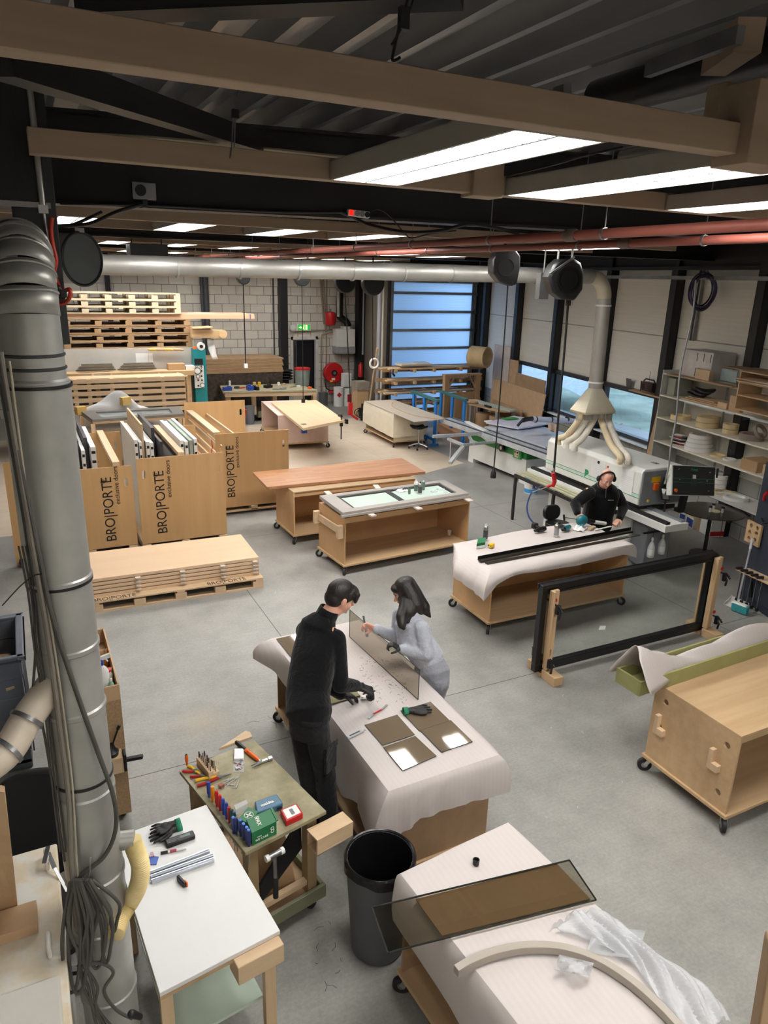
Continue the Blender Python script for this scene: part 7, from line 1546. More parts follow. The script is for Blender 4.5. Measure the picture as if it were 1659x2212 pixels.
panels(1.40,[(.05,WPAN,.25,2.1,1.28,'first white door panel from the left in the middle cart'),(.04,WPAN,.22,2.1,1.25,'second white door panel from the left in the middle cart'),(.03,PINEY,.3,2.1,1.50,'tall thin wooden strip panel among the white ones in the middle cart'),(.05,WPAN,.2,2.1,1.25,'third white door panel from the left in the middle cart'),(.05,WPAN,.25,2.1,1.22,'fourth white door panel from the left in the middle cart'),(.05,DPAN,.5,2.1,1.40,'dark anthracite door panel in the middle cart'),(.04,DPAN,.15,1.2,1.25,'second dark panel, shorter, in the middle cart')],10.57,'','')
panels(2.045,[(.05,WPAN,.1,2.1,1.26,'white door panel just right of the rail in the middle cart'),(.05,WPAN,.08,2.1,1.24,'second white door panel right of the rail in the middle cart'),(.05,GPAN,.06,2.1,1.26,'grey green door panel in the middle cart'),(.05,WPAN,.04,2.1,1.28,'last white door panel at the right of the middle cart')],10.57,'','')
MB().bar((1.98,10.57,1.46),(1.98,12.69,1.47),.09,.06).build('top_rail',PINEY,c2)
panels(.55,[(.05,WPAN,.2,2.1,1.20,'first white door panel beside the pipe in the left cart'),(.03,DPAN,.4,2.1,1.28,'thin dark panel in the left cart'),(.05,WPAN,.2,2.1,1.18,'second white door panel in the left cart'),(.05,DPAN,.5,2.1,1.3,'dark panel between white ones in the left cart'),(.07,WPAN,.2,2.1,1.22,'thick white door panel at the right in the left cart')],10.62,'','')
MB().bar((1.07,10.62,1.38),(1.07,12.74,1.43),.10,.06).build('top_rail',PINEY,c1)
one('plywood_sheet',MB().box(-.36,10.7,.005,-.02,10.72,PB(15,1000,(-.33,10.7))),PLYC,'plywood end panel seen left of the large pipe','panel')
one('caster_wheel',MB().cyl((-.30,10.62,.051),(-.26,10.62,.051),.05).box(-.32,10.58,.06,-.24,10.66,.118),RUBBER,'grey caster at the foot of the plywood sheet left of the pipe','caster')
one('strap',MB().tube([PY(457,950,11.8),PY(459,965,11.8),PY(455,985,11.8)],.008),RED,'red strap hanging at the left of the slatted door cart','strap')
PL=pallet('long printed pallet carrying the stack of blank doors',(.44,8.72,0),R_(-1.5),2.16,1.06,.145,None,5)
text('lettering','BRO|PORTE',.13,INK,frame_of(PL)@Matrix.Translation((2.1,.06,.1455))@Matrix.Rotation(math.pi,4,'Z')if False else frame_of(PL)@Matrix.Translation((1.42,.012,.1455)),PL,sx=.75)
text('lettering','BRO|PORTE',.13,INK,frame_of(PL)@Matrix.Translation((.02,.012,.1455)),PL,sx=.75)
DOORM=wood('blank door board',(228,192,152),(218,180,140),axis=0,fine=5,rough=.6,blotch=.04)
fP=frame_of(PL);pz=.146
for i in range(5):
 one('blank_door',MB().add([fP@Vector(q)for q in[(x,y,z)for z in(pz,pz+.04)for y in(.13,1.10)for x in(-.02,2.14)]],[(0,2,3,1),(4,5,7,6),(0,1,5,4),(2,6,7,3),(0,4,6,2),(1,3,7,5)]),DOORM,['lowest','second','third','fourth','topmost'][i]+' blank door of the stack on the long pallet','door',bev=.002)
 pz+=.041
 if i<4:
  for k,x in enumerate((.55,1.1,1.62,2.05)):
   one('stacking_batten',MB().add([fP@Vector(q)for q in[(x+xx,y,z)for z in(pz,pz+.010)for y in(.08,1.05)for xx in(0,.06)]],[(0,2,3,1),(4,5,7,6),(0,1,5,4),(2,6,7,3),(0,4,6,2),(1,3,7,5)]),PAPER if False else wood('white washed batten',(232,220,204)),'thin pale batten between the stacked doors','batten',group='battens in the door stack')
  pz+=.011
YP=17.6
def px(x,y,Y=YP):return PY(x,y,Y)
L0,R0=px(150,755),px(414,750)
PR=thing('veneer_press','white press with a teal control column under stacked pallets','press',(L0.x,YP,0))
zt=px(300,752).z
MB().box(L0.x-1.2,YP,px(300,800).z,R0.x,YP+1.4,zt).build('upper_platen',mat('dull white press panel',(186,184,178),.5,var=.04),PR,bev=.004)
MB().box(L0.x-1.2,YP-.02,px(300,872).z-.3,R0.x,YP+1.4,px(300,812).z).build('lower_platen',mat('mid grey press bed',(120,118,112),.6),PR)  # lower bed and base: one flat grey, darker than the upper platen
MB().box(L0.x-1.2,YP,0,R0.x,YP+1.4,px(300,872).z-.3).build('base',mat('mid grey press bed',(120,118,112),.6),PR)
TEALM=mat('teal machine paint',(16,128,134),.45)
MB().box(px(415,800).x,YP-.25,0,px(441,800).x,YP+.1,px(425,752).z).build('control_column',TEALM,PR,bev=.01)
yc=YP-.26;gp=MB();gp.box(PY(419,800,yc).x,yc-.01,PY(425,838,yc).z,PY(440,800,yc).x,yc,PY(425,790,yc).z);gp.build('gauge_plate',WHITE,PR)
for x,y,r in((426,801,.085),(427,813,.045),(437,832,.06)):c=PY(x,y,yc);MB().cyl((c.x,yc-.03,c.z),(c.x,yc-.01,c.z),r,n=20).build('gauge',mat('grey gauge',(90,94,98),.3),PR);MB().cyl((c.x,yc-.033,c.z),(c.x,yc-.03,c.z),r*.75,n=20).build('dial',PAPER,PR)
for x,y in((435,801),(435,812),(428,821),(436,821),(428,833)):c=PY(x,y,yc);MB().cyl((c.x,yc-.03,c.z),(c.x,yc-.01,c.z),.02).build('button',BLACKP,PR)
text('lettering','SCM',.09,INK,fr(PY(421,794,yc)-Vector((0,.012,.02)),(1,0,0),(0,0,1)),PR);text('lettering','\u2016 5',.09,INK,fr(PY(433,794,yc)-Vector((0,.012,.02)),(1,0,0),(0,0,1)),PR)
MB().box(PY(420,780,yc).x,yc-.005,PY(425,788,yc).z,PY(438,780,yc).x,yc+.005,PY(425,775,yc).z).build('vent',BLACKP,PR)
for k,x in enumerate((293,302,311,321)):
 one('wall_sheet',MB().box(px(x,770).x,YP-.006,px(x,784).z,px(x+9,770).x,YP-.003,px(x,763).z),PAPER,['first','second','third','fourth'][k]+' of four white notes taped to the press panel','paper')
for k,(x0_,x1_)in enumerate(((162,248),(252,335))):
 T_=thing('profile_bundle',['left bundle of grey profiles lying on the press edge','right bundle of grey profiles lying on the press edge'][k],'profiles',(px(x0_,795).x,YP-.3,px(200,800).z))
 for j in range(5):MB().bar((px(x0_+3*j,795).x,YP-.15-.03*j,px(200,801).z+.03+.035*j),(px(x1_-2*j,795).x,YP-.15-.03*j,px(200,801).z+.03+.035*j),.05,.03).build('profile',GREYM if j%2 else mat('olive grey profile',(112,112,100),.4),T_)
lg=MB();lg.box(px(145,806).x-1,YP-.45,px(200,812).z,px(412,806).x,YP-.03,px(200,801).z);
one('press_table',lg.box(px(200,806).x,YP-.4,0,px(200,806).x+.1,YP-.1,px(200,812).z).box(px(395,806).x,YP-.4,0,px(395,806).x+.1,YP-.1,px(200,812).z),PLY,'long plywood table edge with clamped battens in front of the press','table',bev=.003)
one('cardboard_box',MB().box(px(358,790).x,YP-.35,px(360,798).z+.01,px(393,790).x,YP-.1,px(360,783).z),CARD,'low cardboard box on the press edge near the teal column','box')
one('white_carton',MB().box(px(395,790).x,YP-.35,px(395,797).z+.01,px(413,790).x,YP-.12,px(395,787).z),WHITE,'small white carton at the end of the press edge','box')
for k,x in enumerate((190,330)):
 T_=thing('clamped_batten',['left grey batten clamped to the press table front','right grey batten clamped to the press table front'][k],'batten',(px(x,806).x,YP-.47,px(x,806).z));MB().box(px(x-15,806).x,YP-.48,px(x,809).z,px(x+62,806).x,YP-.455,px(x,805).z).build('batten',GREYM,T_)
 for q in(6,45):MB().ob((px(x+q,806).x,YP-.49,px(x,806).z),(.05,.06,.12)).build('clamp',PINE,T_)
YS=16.5
SC_=thing('slatted_rack','open pine slatted rack in front of the press','rack',(px(300,850,YS).x,YS,0))
xa,xb=px(140,850,YS).x-.5,px(404,850,YS).x
for y in(820,832,846,860,874,886):MB().box(xa,YS,px(300,y,YS).z-.05,xb,YS+.03,px(300,y,YS).z+.04).build('slat',PINE,SC_)
for x in(160,190,240,300,350,401):MB().box(px(x,850,YS).x,YS+.03,0,px(x,850,YS).x+.08,YS+.1,px(300,816,YS).z).build('post',PINEZ,SC_)
MB().box(xb-.02,YS,0,xb+.02,YS+.58,px(300,818,YS).z).build('end_panel',PLY,SC_);MB().box(xa,YS+.1,px(300,818,YS).z,xb,YS+.58,px(300,818,YS).z+.02).build('top_board',PINE,SC_)
c=[PY(190,905,14.2),PY(395,893,14.2)];zfr=1.2
LBN=thing('low_bench','low bench behind the door carts carrying a grey frame','bench',tuple(P(300,905,1.0)));q_=[P(200,910,zfr),P(398,897,zfr),P(388,881,zfr),P(175,891,zfr)]
quadbox(MB(),q_,zfr-.06,zfr-.02).build('top',PLYE,LBN)
for p in q_:MB().box(p.x-.04,p.y-.04,0,p.x+.04,p.y+.04,zfr-.06).build('leg',PINEZ,LBN)
m=MB();m2=frame_boxes([U3(p)for p in q_],[(0,0,1,.2),(0,.8,1,1),(0,.2,.12,.8),(.88,.2,1,.8)],zfr-.018,zfr+.03);one('lacquered_window',m2,mat('dark grey frame lacquer',(112,110,106),.4),'dark grey window frame lying on the low bench behind the carts','frame',bev=.004)
g_=frame_boxes([U3(p)for p in q_],[(.12,.2,.88,.8)],zfr-.012,zfr-.004);one('glass_sheet',g_,mat('grey glass',(140,146,146),.08),'glass pane inside the dark grey frame behind the carts','glass')
hp_=PY(245,880,16.0)
def heapf(a,b):
 x=hp_.x-1.5+3.0*a;y=16.12+.32*b;k=math.sin(math.pi*a)**.6*math.sin(math.pi*min(1,b*1.1+.08))**.5
 return(x,y,.62+k*(.6+.33*math.exp(-((a-.55)/.16)**2)+.07*math.sin(a*13+b*6)*math.sin(b*9+a*7)+.05*math.sin(a*27+2+b*8)))
HPB=thing('wrapped_stack','stack wrapped in crumpled clear film behind the left door cart','stack',(hp_.x,16,0));MB().grid(50,26,heapf).build('film_cover',film('milky wrapping film',(226,226,226),.25,.75,.22),HPB,solid=.004);MB().box(hp_.x-1.3,16.15,.1,hp_.x+1.3,16.4,.8).build('stack',mat('pale wrapped goods',(196,192,186),.6),HPB)
for k,(x,y)in enumerate(((175,893),(272,872))):one('wood_block',MB().ob(PY(x,y,16.0)+Vector((0,0,.06)),(.2,.12,.16),.4),mat('yellow wood block',(206,170,100),.6),['yellow wood block at the left end of the wrapped stack','yellow wood block lying on the wrapped film'][k],'block')
PALW=wood('fresh pallet timber',(222,200,164),(206,182,146),fine=12);PALO=wood('older pallet timber',(186,148,104),(160,122,82),fine=12)
lx_=px(155,700).x;wid=px(412,700).x-lx_
zz=zt+.005
for i in range(4):
 pallet(['lowest','second','third','fourth'][i]+' pallet of the brown stack on the press',(lx_-.2+.03*(i%2),YP+.02,zz),0,wid+.22-.02*i,1.1,.15,PALO,5);zz+=.151
 if i in(1,2):one('hardboard_layer',MB().box(lx_-.2,YP+.03,zz,lx_+wid,YP+1.05,zz+.018),MDFD,['','lower board laid between the brown pallets','upper board laid between the brown pallets'][i],'board');zz+=.019
for k in range(4):one('plank',MB().box(lx_-.3,YP+.06+.22*k,zz,px(550,675).x,YP+.26+.22*k,zz+.055).box(lx_-.3,YP+.06+.22*k,zz+.058,px(552,675).x-.05*k,YP+.26+.22*k,zz+.115)if False else MB().box(lx_-.3,YP+.06+.22*k,zz,px(551,675).x-.03*k,YP+.265+.22*k,zz+.11),wood('pinkish long planks',(230,184,146),(216,166,126),fine=10),['front','second','third','rear'][k]+' long pinkish plank pack jutting out between the pallets','planks',bev=.002)
one('strap_band',MB().box(px(541,675).x,YP+.055,zz-.001,px(542.5,675).x,YP+.059,zz+.113),BLUEP,'blue strap round the long pinkish planks','strap');zz+=.112
wx=px(389,640).x-px(120,640).x
for i in range(3):T_=pallet(['lower','middle','upper'][i]+' pale pallet of the top stack above the planks',(px(120,640).x,YP+.0,zz),0,wx,1.0,.15,PALW,6);zz+=.151;text('stencil',['03','5','12'][i],.10,INK,fr(Vector((px(157,660).x,YP-.003,zz-.115)),(1,0,0),(0,0,1)),T_)if i<2 else None
one('roller_arm',MB().bar(px(412,720,YP-.1),px(482,722,YP-.1),.12,.20,up=(0,0,1)).cyl(px(482,722,YP-.2),px(482,722,YP),.10).bar(px(412,708,YP),px(455,706,YP),.5,.03,up=(0,0,1)),PLY,'plywood arm with a round end jutting from the press corner','arm',bev=.004)
one('torn_paper',MB().grid(6,8,lambda a,b:tuple(px(448+14*a+10*b*b,732+44*b,YP-.05)+Vector((0,.04*math.sin(b*5+a*3),0)))),PAPER,'torn white paper strip hanging from the plywood arm','paper',solid=.002)
RL=thing('tape_roll','white tape roll with black core hung at the press corner','roll',tuple(px(434,748,YP-.2)));c=px(434,748,YP-.22);MB().cyl(c-Vector((0,.04,0)),c+Vector((0,.04,0)),.09,n=24).build('tape',WHITE,RL);MB().cyl(c-Vector((0,.05,0)),c,.04).build('core',BLACKP,RL)
c=px(421,753,YP-.22);one('orange_disc',MB().cyl(c-Vector((0,.02,0)),c+Vector((0,.02,0)),.045),ORANGE,'orange cap beside the tape roll on the teal column','cap')
for k,x in enumerate((330,345,361,382)):c=px(x,755,YP-.09);one('dried_flower_bunch',MB().ell(c,(.12,.05,.035)).ell(c+Vector((.1,0,-.01)),(.07,.04,.03)),[mat('straw yellow bundle',(206,172,90),.8),MDF][k%2],['first','second','third','fourth'][k]+' straw coloured bundle end under the pallets on the press','bundle')
YB=21.0
def pb_(x,y,Y=YB):return PY(x,y,Y)
bz=pb_(530,800).z
SP=thing('wrapped_pile','low pile wrapped in black film under the chipboard sheets','pile',(pb_(530,860).x,YB,0));
MB().grid(30,10,lambda a,b:(pb_(440,830).x+(pb_(611,830).x-pb_(440,830).x)*a,YB-.01+.03*math.sin(a*40+b*9)*math.sin(b*14),.05+(bz-.12)*b)).box(pb_(440,830).x,YB+.03,0,pb_(611,830).x,YB+1.2,bz-.08).build('wrap',mat('black stretch film',(66,58,52),.25,var=.4,scale=12),SP,ang=60)
for i in range(9):
 z=bz-.07+i*.046;one('chipboard_sheet',MB().box(pb_(443,790).x+.02*(i%3),YB-.03+.01*(i%2),z,pb_(612,790).x-.015*(i%4),YB+1.2,z+.044),CARD if i%2 else MDFD,nm[i]if False else['lowest','second','third','fourth','fifth','sixth','seventh','eighth','top'][i]+' chipboard sheet in the pile by the block wall','sheet')
struct('wall_column',MB().box(pb_(604,700,22.3).x,22.2,0,pb_(620,700,22.3).x,22.44,4.6),BLACKST)
struct('wall_pipe',MB().cyl((pb_(592,700,22.38).x,22.38,0),(pb_(592,700,22.38).x,22.38,4.6),.02).cyl((PY(437,650,22.3).x,22.3,1.5),(PY(437,650,22.3).x,22.3,4.6),.05).cyl((PY(445,650,22.3).x,22.3,1.5),(PY(445,650,22.3).x,22.3,4.6),.09),mat('dark grey conduit',(70,72,76),.5))
struct('wall_column',MB().box(PY(230,640,22.3).x,22.25,0,PY(240,640,22.3).x,22.44,4.6),BLACKST)
YW=19.4
zb_=.92
w4=[P(482,846,zb_),P(686,842,zb_),P(640,828,zb_),P(475,833,zb_)]
WBK=thing('back_workbench','cluttered pale workbench in front of the back door','workbench',(w4[0].x,w4[0].y,0));quadbox(MB(),w4,zb_-.05,zb_).build('worktop',mat('pale olive worktop',(176,168,138),.6),WBK,bev=.003)
quadbox(MB(),[p.lerp(sum(w4,Vector())/4,.04)for p in w4],zb_-.16,zb_-.05).build('apron',PINE,WBK)
for x,y in((490,905),(545,900),(590,903),(650,903),(676,900)):
 p=PY(x,880,w4[0].y+.15);MB().box(p.x,p.y,.2,p.x+.12,p.y+.12,zb_-.16).build('leg',PINEZ,WBK)
MB().box(PY(560,890,w4[0].y).x,w4[0].y+.1,.12,PY(600,890,w4[0].y).x+.3,w4[0].y+1.0,.3).build('trolley_base',OLD,WBK);MB().box(PY(635,860,w4[0].y).x,w4[0].y+.06,.55,PY(657,860,w4[0].y).x,w4[0].y+.1,.78).build('white_panel',WHITE,WBK)
for x in(555,592):c=P(x,908,.06);MB().cyl((c.x-.03,w4[0].y+.3,.06),(c.x+.03,w4[0].y+.3,.06),.06).build('wheel',RUBBER,WBK)
bkt=P(653,832,zb_);T_=thing('bucket','grey bucket with a red lid on the cluttered back workbench','bucket',tuple(bkt));MB().lathe([(.2,0),(.23,.46)],n=28).build('tub',mat('grey green bucket',(128,140,136),.45),T_,w=False);MB().lathe([(.24,.46),(.24,.51),(0,.52)],n=28).build('lid',RED,T_,w=False)
rnd=random.Random(31)
kinds=[('tool_box',BLUEP,.24,.14,.1),('paint_pot',YELLOW,.09,.09,.12),('tape_roll',PAPER,.12,.12,.05),('power_tool',BLACKP,.24,.08,.1),('wood_block',PINE,.14,.06,.05),('red_tool',RED,.2,.04,.03),('plastic_box',GREYM,.18,.12,.06),('spray_can',WHITE,.06,.06,.18),('cloth_bag',BLACKP,.22,.16,.08),('orange_box',ORANGE,.1,.08,.06),('glue_pot',mat('pale ochre pot',(206,180,120),.5),.1,.1,.12),('file',STEEL,.26,.03,.02),('blue_case',BLUEP,.22,.16,.12),('white_cup',WHITE,.08,.08,.1),('black_cable',BLACKP,.24,.2,.04),('clamp_bar',STEEL,.3,.03,.03)]
spots_=[(.05+.9*((i*7)%16)/15,.15+.6*((i*5)%3)/2)for i in range(16)]
for i,((nm_,m_,a,b,c_),(s1,s2))in enumerate(zip(kinds,spots_)):
 if s1>.78 and s2>.5:s1-=.1
 p=w4[0].lerp(w4[1],s1).lerp(w4[3].lerp(w4[2],s1),s2);mb=MB();rz_=rnd.uniform(0,3)
 if nm_ in('paint_pot','tape_roll','spray_can','glue_pot','white_cup'):mb.lathe([(a/2,.001),(a/2,c_*.9),(a*.35,c_)],n=16)
 elif nm_=='black_cable':
  for k in range(3):mb.tube([(.1*math.cos(t_)+.02*k,.08*math.sin(t_),.012+.014*k)for t_ in[2*math.pi*j/20 for j in range(20)]],.008,6,closed=True)
 else:mb.ob((0,0,c_/2+.001),(a,b,c_)).ob((a*.2,0,c_*1.1),(a*.4,b*.5,c_*.3))
 one(nm_,mb,m_,nm_.replace('_',' ')+' lying '+['left of','near','beside','behind'][i%4]+' the clutter on the back workbench','tool' if 'tool' in nm_ or nm_ in('file','clamp_bar')else nm_.split('_')[-1],loc=p,rz=rz_,bev=.004)
EX=thing('exit_sign','green illuminated exit sign above the back door','sign',tuple(PY(656,707,22.35)));c=PY(656,707,22.38)
MB().ob(c,(.46,.06,.22)).build('housing',WHITE,EX,bev=.005)
EXM=bpy.data.materials.new('lit exit sign');EXM.use_nodes=True;b=EXM.node_tree.nodes['Principled BSDF'];b.inputs['Base Color'].default_value=S(20,130,50);b.inputs['Emission Color'].default_value=S(30,150,60);b.inputs['Emission Strength'].default_value=.5
EXL=bpy.data.materials.new('lit pictogram');EXL.use_nodes=True;b=EXL.node_tree.nodes['Principled BSDF'];b.inputs['Emission Color'].default_value=S(220,255,120);b.inputs['Emission Strength'].default_value=1.0
MB().ob(c-Vector((0,.032,0)),(.41,.004,.17)).build('face',EXM,EX)
e=MB();o_=c-Vector((0,.036,0));e.box(o_.x+.05,o_.y-.001,o_.z-.07,o_.x+.11,o_.y+.001,o_.z+.07);e.box(o_.x-.17,o_.y-.001,o_.z-.012,o_.x-.12,o_.y+.001,o_.z+.012);e.add([(o_.x-.12,o_.y-.001,o_.z-.04),(o_.x-.07,o_.y-.001,o_.z),(o_.x-.12,o_.y-.001,o_.z+.04)],[(0,1,2)])
e.ell((o_.x+.0,o_.y,o_.z+.05),(.016,.002,.018),10,6);e.bar((o_.x-.005,o_.y,o_.z+.03),(o_.x-.01,o_.y,o_.z-.02),.03,.002,up=(0,1,0)).bar((o_.x-.01,o_.y,o_.z-.02),(o_.x+.02,o_.y,o_.z-.07),.014,.002,up=(0,1,0)).bar((o_.x-.01,o_.y,o_.z-.02),(o_.x-.04,o_.y,o_.z-.06),.014,.002,up=(0,1,0));e.build('pictogram',EXL,EX)
YQ=22.2
def pq(x,y,Y=YQ):return PY(x,y,Y)
BO=thing('boiler','white wall boiler with a black flue near the back door','boiler',tuple(pq(745,738)));b0,b1=pq(727,764,22.0),pq(766,711,22.0)
MB().box(b0.x,21.95,b0.z+.22,b1.x,22.36,b1.z).build('casing',WHITE,BO,bev=.01);MB().box(b0.x,21.93,b0.z,b1.x,22.36,b0.z+.22).build('control_panel',GREYM,BO);MB().box(pq(738,707).x,22.05,b1.z,pq(752,707).x,22.3,b1.z+.08).build('flue_collar',WHITE,BO)
MB().tube(smooth_path([pq(752,705,22.2),pq(748,695,22.2),pq(735,684,22.2),pq(733,670,22.2),pq(736,600,22.2)],6),.11,16).build('flue',BLACKP,BO);MB().tube([pq(731,684,22.1),pq(731,600,22.1)],.06,14).build('flue_pipe',GALVD,BO)
TN=thing('expansion_tank','red expansion tank on the block wall above the hose reel','tank',tuple(pq(714,688)));c=pq(714,688,22.15);MB().lathe([(0,-.22),(.14,-.2),(.17,-.12),(.17,.12),(.14,.2),(0,.22)],tuple(c),24).build('vessel',RED,TN);MB().cyl(c+Vector((0,0,.2)),c+Vector((0,0,.3)),.03).build('valve',STEEL,TN)
HR=thing('fire_hose_reel','red fire hose reel on the block wall right of the back door','hose reel',tuple(pq(720,805)));c=pq(720,805,22.1);MB().cyl(c-Vector((0,.08,0)),c+Vector((0,.1,0)),.33,n=40).build('disc',RED,HR,bev=.02);MB().cyl(c-Vector((0,.11,0)),c-Vector((0,.08,0)),.10,n=20).build('hub',BLACKP,HR);MB().cyl(c-Vector((0,.12,0)),c-Vector((0,.11,0)),.05).build('hub_cap',STEEL,HR)
MB().ob(c+Vector((-.03,-.085,-.2)),(.12,.004,.07)).build('label',PAPER,HR);MB().ob(c+Vector((-.1,-.085,-.26)),(.1,.004,.06)).build('yellow_label',YELLOW,HR)
MB().tube(smooth_path([c+Vector((.25,0,-.2)),c+Vector((.36,-.05,-.5)),c+Vector((.1,-.1,-.62)),c+Vector((-.25,-.05,-.5)),c+Vector((-.3,0,-.2))],6),.02).build('hose_loop',BLACKP,HR);MB().tube([c+Vector((-.15+.14*math.cos(a)+.15,-.05+.14*math.sin(a),-.62))for a in[2*math.pi*i/20 for i in range(20)]],.05,8,closed=True).build('hose_coil',RED,HR)
struct('wall_pipe',MB().tube(smooth_path([pq(694,862,22.35),pq(694,740,22.35),pq(700,722,22.35),pq(722,716,22.35)],6),.025).cyl(pq(704,868,22.41),pq(706,600,22.41),.02).cyl(pq(700,700,22.4),pq(692,600,22.4),.03).cyl(pq(704,720,22.4),pq(698,600,22.4),.03).cyl(pq(637,718,22.41),pq(722,712,22.41),.018),mat('dusty beige pipes',(150,136,116),.5))
can_=[(698,875,.15,.42,mat('dark grey can',(92,96,94),.5),'dark grey can behind the white paint cans',None),(731,877,.16,.62,WHITE,'white paint can with a red diamond sign by the block wall','d'),(751,876,.14,.58,WHITE,'white paint can right of the one with the diamond','r'),(764,874,.13,.3,mat('cream tub',(206,202,190),.5),'short cream tub right of the white paint cans',None)]
for x,y,r,h,m_,s_,k in can_:
 p=P(x,y,0);T_=thing('paint_can',s_,'can',(p.x,p.y,0));MB().lathe([(r,0),(r,h*.97),(r*1.05,h*.98),(r*.9,h),(0,h*.985)],n=26).build('drum',m_,T_,w=False)
 if k=='d':D_=MB();D_.T=Matrix.Translation((p.x-.04,p.y-r-.002,h*.62))@Matrix.Rotation(R_(45),4,'Y');D_.box(-.06,-.002,-.06,.06,.002,.06);D_.build('diamond_sign',RED,T_)
 if k=='r':MB().ob((p.x,p.y-r,h*.45),(.14,.01,.25)).build('red_label',RED,T_)
one('white_canister',MB().box(pq(740,850,21.6).x,21.5,.62,pq(757,850,21.6).x,21.75,1.05),WHITE,'white canister standing on the paint cans','canister',bev=.02);one('green_crate',MB().box(pq(765,860,22).x,22.0,.35,pq(779,860,22).x,22.35,.75).box(pq(767,860,22).x,22.05,0,pq(777,860,22).x,22.3,.349),mat('dark green crate',(36,74,56),.5),'dark green crate near the black side door','crate',bev=.01)
EXT=thing('fire_extinguisher','red fire extinguisher hung left of the black side door','extinguisher',tuple(onside(.36,-.2,1.0)));c=PY(779,800,21.2);MB().lathe([(0,-.22),(.075,-.2),(.075,.16),(.03,.22),(.03,.26)],tuple(c),18).build('cylinder',RED,EXT);MB().ob(c+Vector((0,0,.27)),(.10,.04,.05)).build('valve',BLACKP,EXT);MB().tube([c+Vector((.05,0,.25)),c+Vector((.1,-.03,.1)),c+Vector((.09,-.05,-.12))],.012).build('hose',BLACKP,EXT)
for k,(x,y)in enumerate(((632,712),(642,710))):one('wall_box',MB().ob(PY(x-13*(k==0),y,22.4),(.12 if k else .1,.06,.2 if not k else .14)),PAPER,['small white box on the black column beside the exit sign','round white alarm sounder left of the exit sign'][k],'box')
one('sounder',MB().ell(PY(633,709,22.35),(.11,.07,.12)),WHITE,'white domed sounder between column and exit sign','sounder')
for k in range(4):c=PY(618,800+6*k,21.9);one('black_sack',MB().ell(c,(.22,.2,.042)),BLACKP,['top','second','third','lowest'][k]+' black sack stacked left of the back door','sack')
struct('wall_column',MB().box(PY(769,700,22.2).x,22.0,0,PY(783,700,22.2).x,22.3,4.6),BLACKST);struct('wall_conduit',MB().cyl(Vector((PY(819,750,18.25).x-.02,18.25,0)),Vector((PY(819,750,18.25).x-.02,18.25,4.2)),.06).cyl(Vector((PY(781,750,22).x,21.9,1.6)),Vector((PY(781,750,22).x,21.9,4.4)),.03),GREYM)
one('long_pole',MB().tube([P(796,888,.3),PY(815,752,18.0)],.03),PINEZ,'long pale pole leaning against the grey conduit by the overhead door','pole');one('tape_disc',MB().tube([PY(808,785,17.7)+Vector((.12*math.cos(a),0,.12*math.sin(a)))for a in[2*math.pi*i/24 for i in range(24)]],.03,8,closed=True),PAPER,'white ring hung on the pole by the overhead door','ring')
p=P(792,908,0);CRT=thing('tall_crate','tall plywood and grey box left of the cream cloth bench','box',(p.x,p.y,0));q0,q1=PY(778,880,p.y+.5),PY(802,880,p.y+.5);MB().box(q0.x-.1,p.y+.5,0,q1.x-.1,p.y+.9,.8).build('body',PLY,CRT,bev=.004);MB().box(q0.x-.11,p.y+.48,.8,q1.x-.07,p.y+.92,1.05).build('collar',mat('grey carton',(150,142,128),.8),CRT)
CO=thing('compressor','small black compressor with hoses on the floor beside the cream cloth bench','compressor',(p.x,p.y,0));MB().tube([(p.x-.2,p.y,.25),(p.x+.15,p.y+.05,.25)],.13,16).build('tank',BLACKP,CO);MB().ob((p.x-.05,p.y,.42),(.2,.14,.14)).cyl((p.x+.02,p.y-.12,.3),(p.x+.02,p.y-.16,.3),.08).build('motor',mat('dark cast iron',(52,50,48),.4,.5),CO);MB().cyl((p.x-.1,p.y-.14,.3),(p.x-.1,p.y-.17,.3),.05).build('gauge',YELLOW,CO)
for k in range(3):MB().tube([(p.x-.05+(.2+.05*k)*math.cos(a),p.y+.05*k+.12*math.sin(a),.15+.13*math.sin(a*1.0)+.03*k)for a in[2*math.pi*i/24 for i in range(24)]],.012,6,closed=True).build('hose_loop',BLACKP,CO)
for sx_ in(-.15,.12):MB().cyl((p.x+sx_,p.y-.02,.05),(p.x+sx_,p.y+.02,.05),.05).box(p.x+sx_-.015,p.y-.05,.05,p.x+sx_+.015,p.y+.05,.14).build('foot_wheel',RUBBER,CO)
T_=thing('vacuum_cleaner','grey steel drum vacuum behind the black compressor','vacuum',(p.x+.12,p.y-.42,0));MB().lathe([(.18,.04),(.18,.42),(.15,.5),(.08,.55),(0,.56)],n=24).build('drum',STEEL,T_,w=False);MB().lathe([(.2,0),(.2,.05)],n=20).build('base',BLACKP,T_,w=False)
YL=17.6
LR=thing('timber_rack','pallet wood rack with long timber in front of the overhead door','rack',(PY(930,890,YL).x,YL,0))
xa,xb=PY(826,840,YL).x,PY(1040,840,YL).x
for i,y in enumerate((790,815,838,862,884)):
 z=PY(930,y+3,YL).z;MB().box(xa,YL,z-.10,xb,YL+.03,z-.003).build('cross_beam',wood('rack beam',(188,142,94),(166,120,74)),LR);MB().box(xa,YL+.46,z-.10,xb,YL+.49,z-.003).build('cross_beam',PALO,LR)
 for x in(845,886,928,985):q=PY(x,y,YL).x;MB().box(q,YL-.25,z-.10,q+.07,YL+.5,z-.02).build('arm',PINE,LR)
for x in(828,885,945,1030):q=PY(x,840,YL).x;MB().box(q,YL+.03,0,q+.1,YL+.15,PY(930,868,YL).z-.0).build('post',PINEZ,LR)
rnd=random.Random(12)
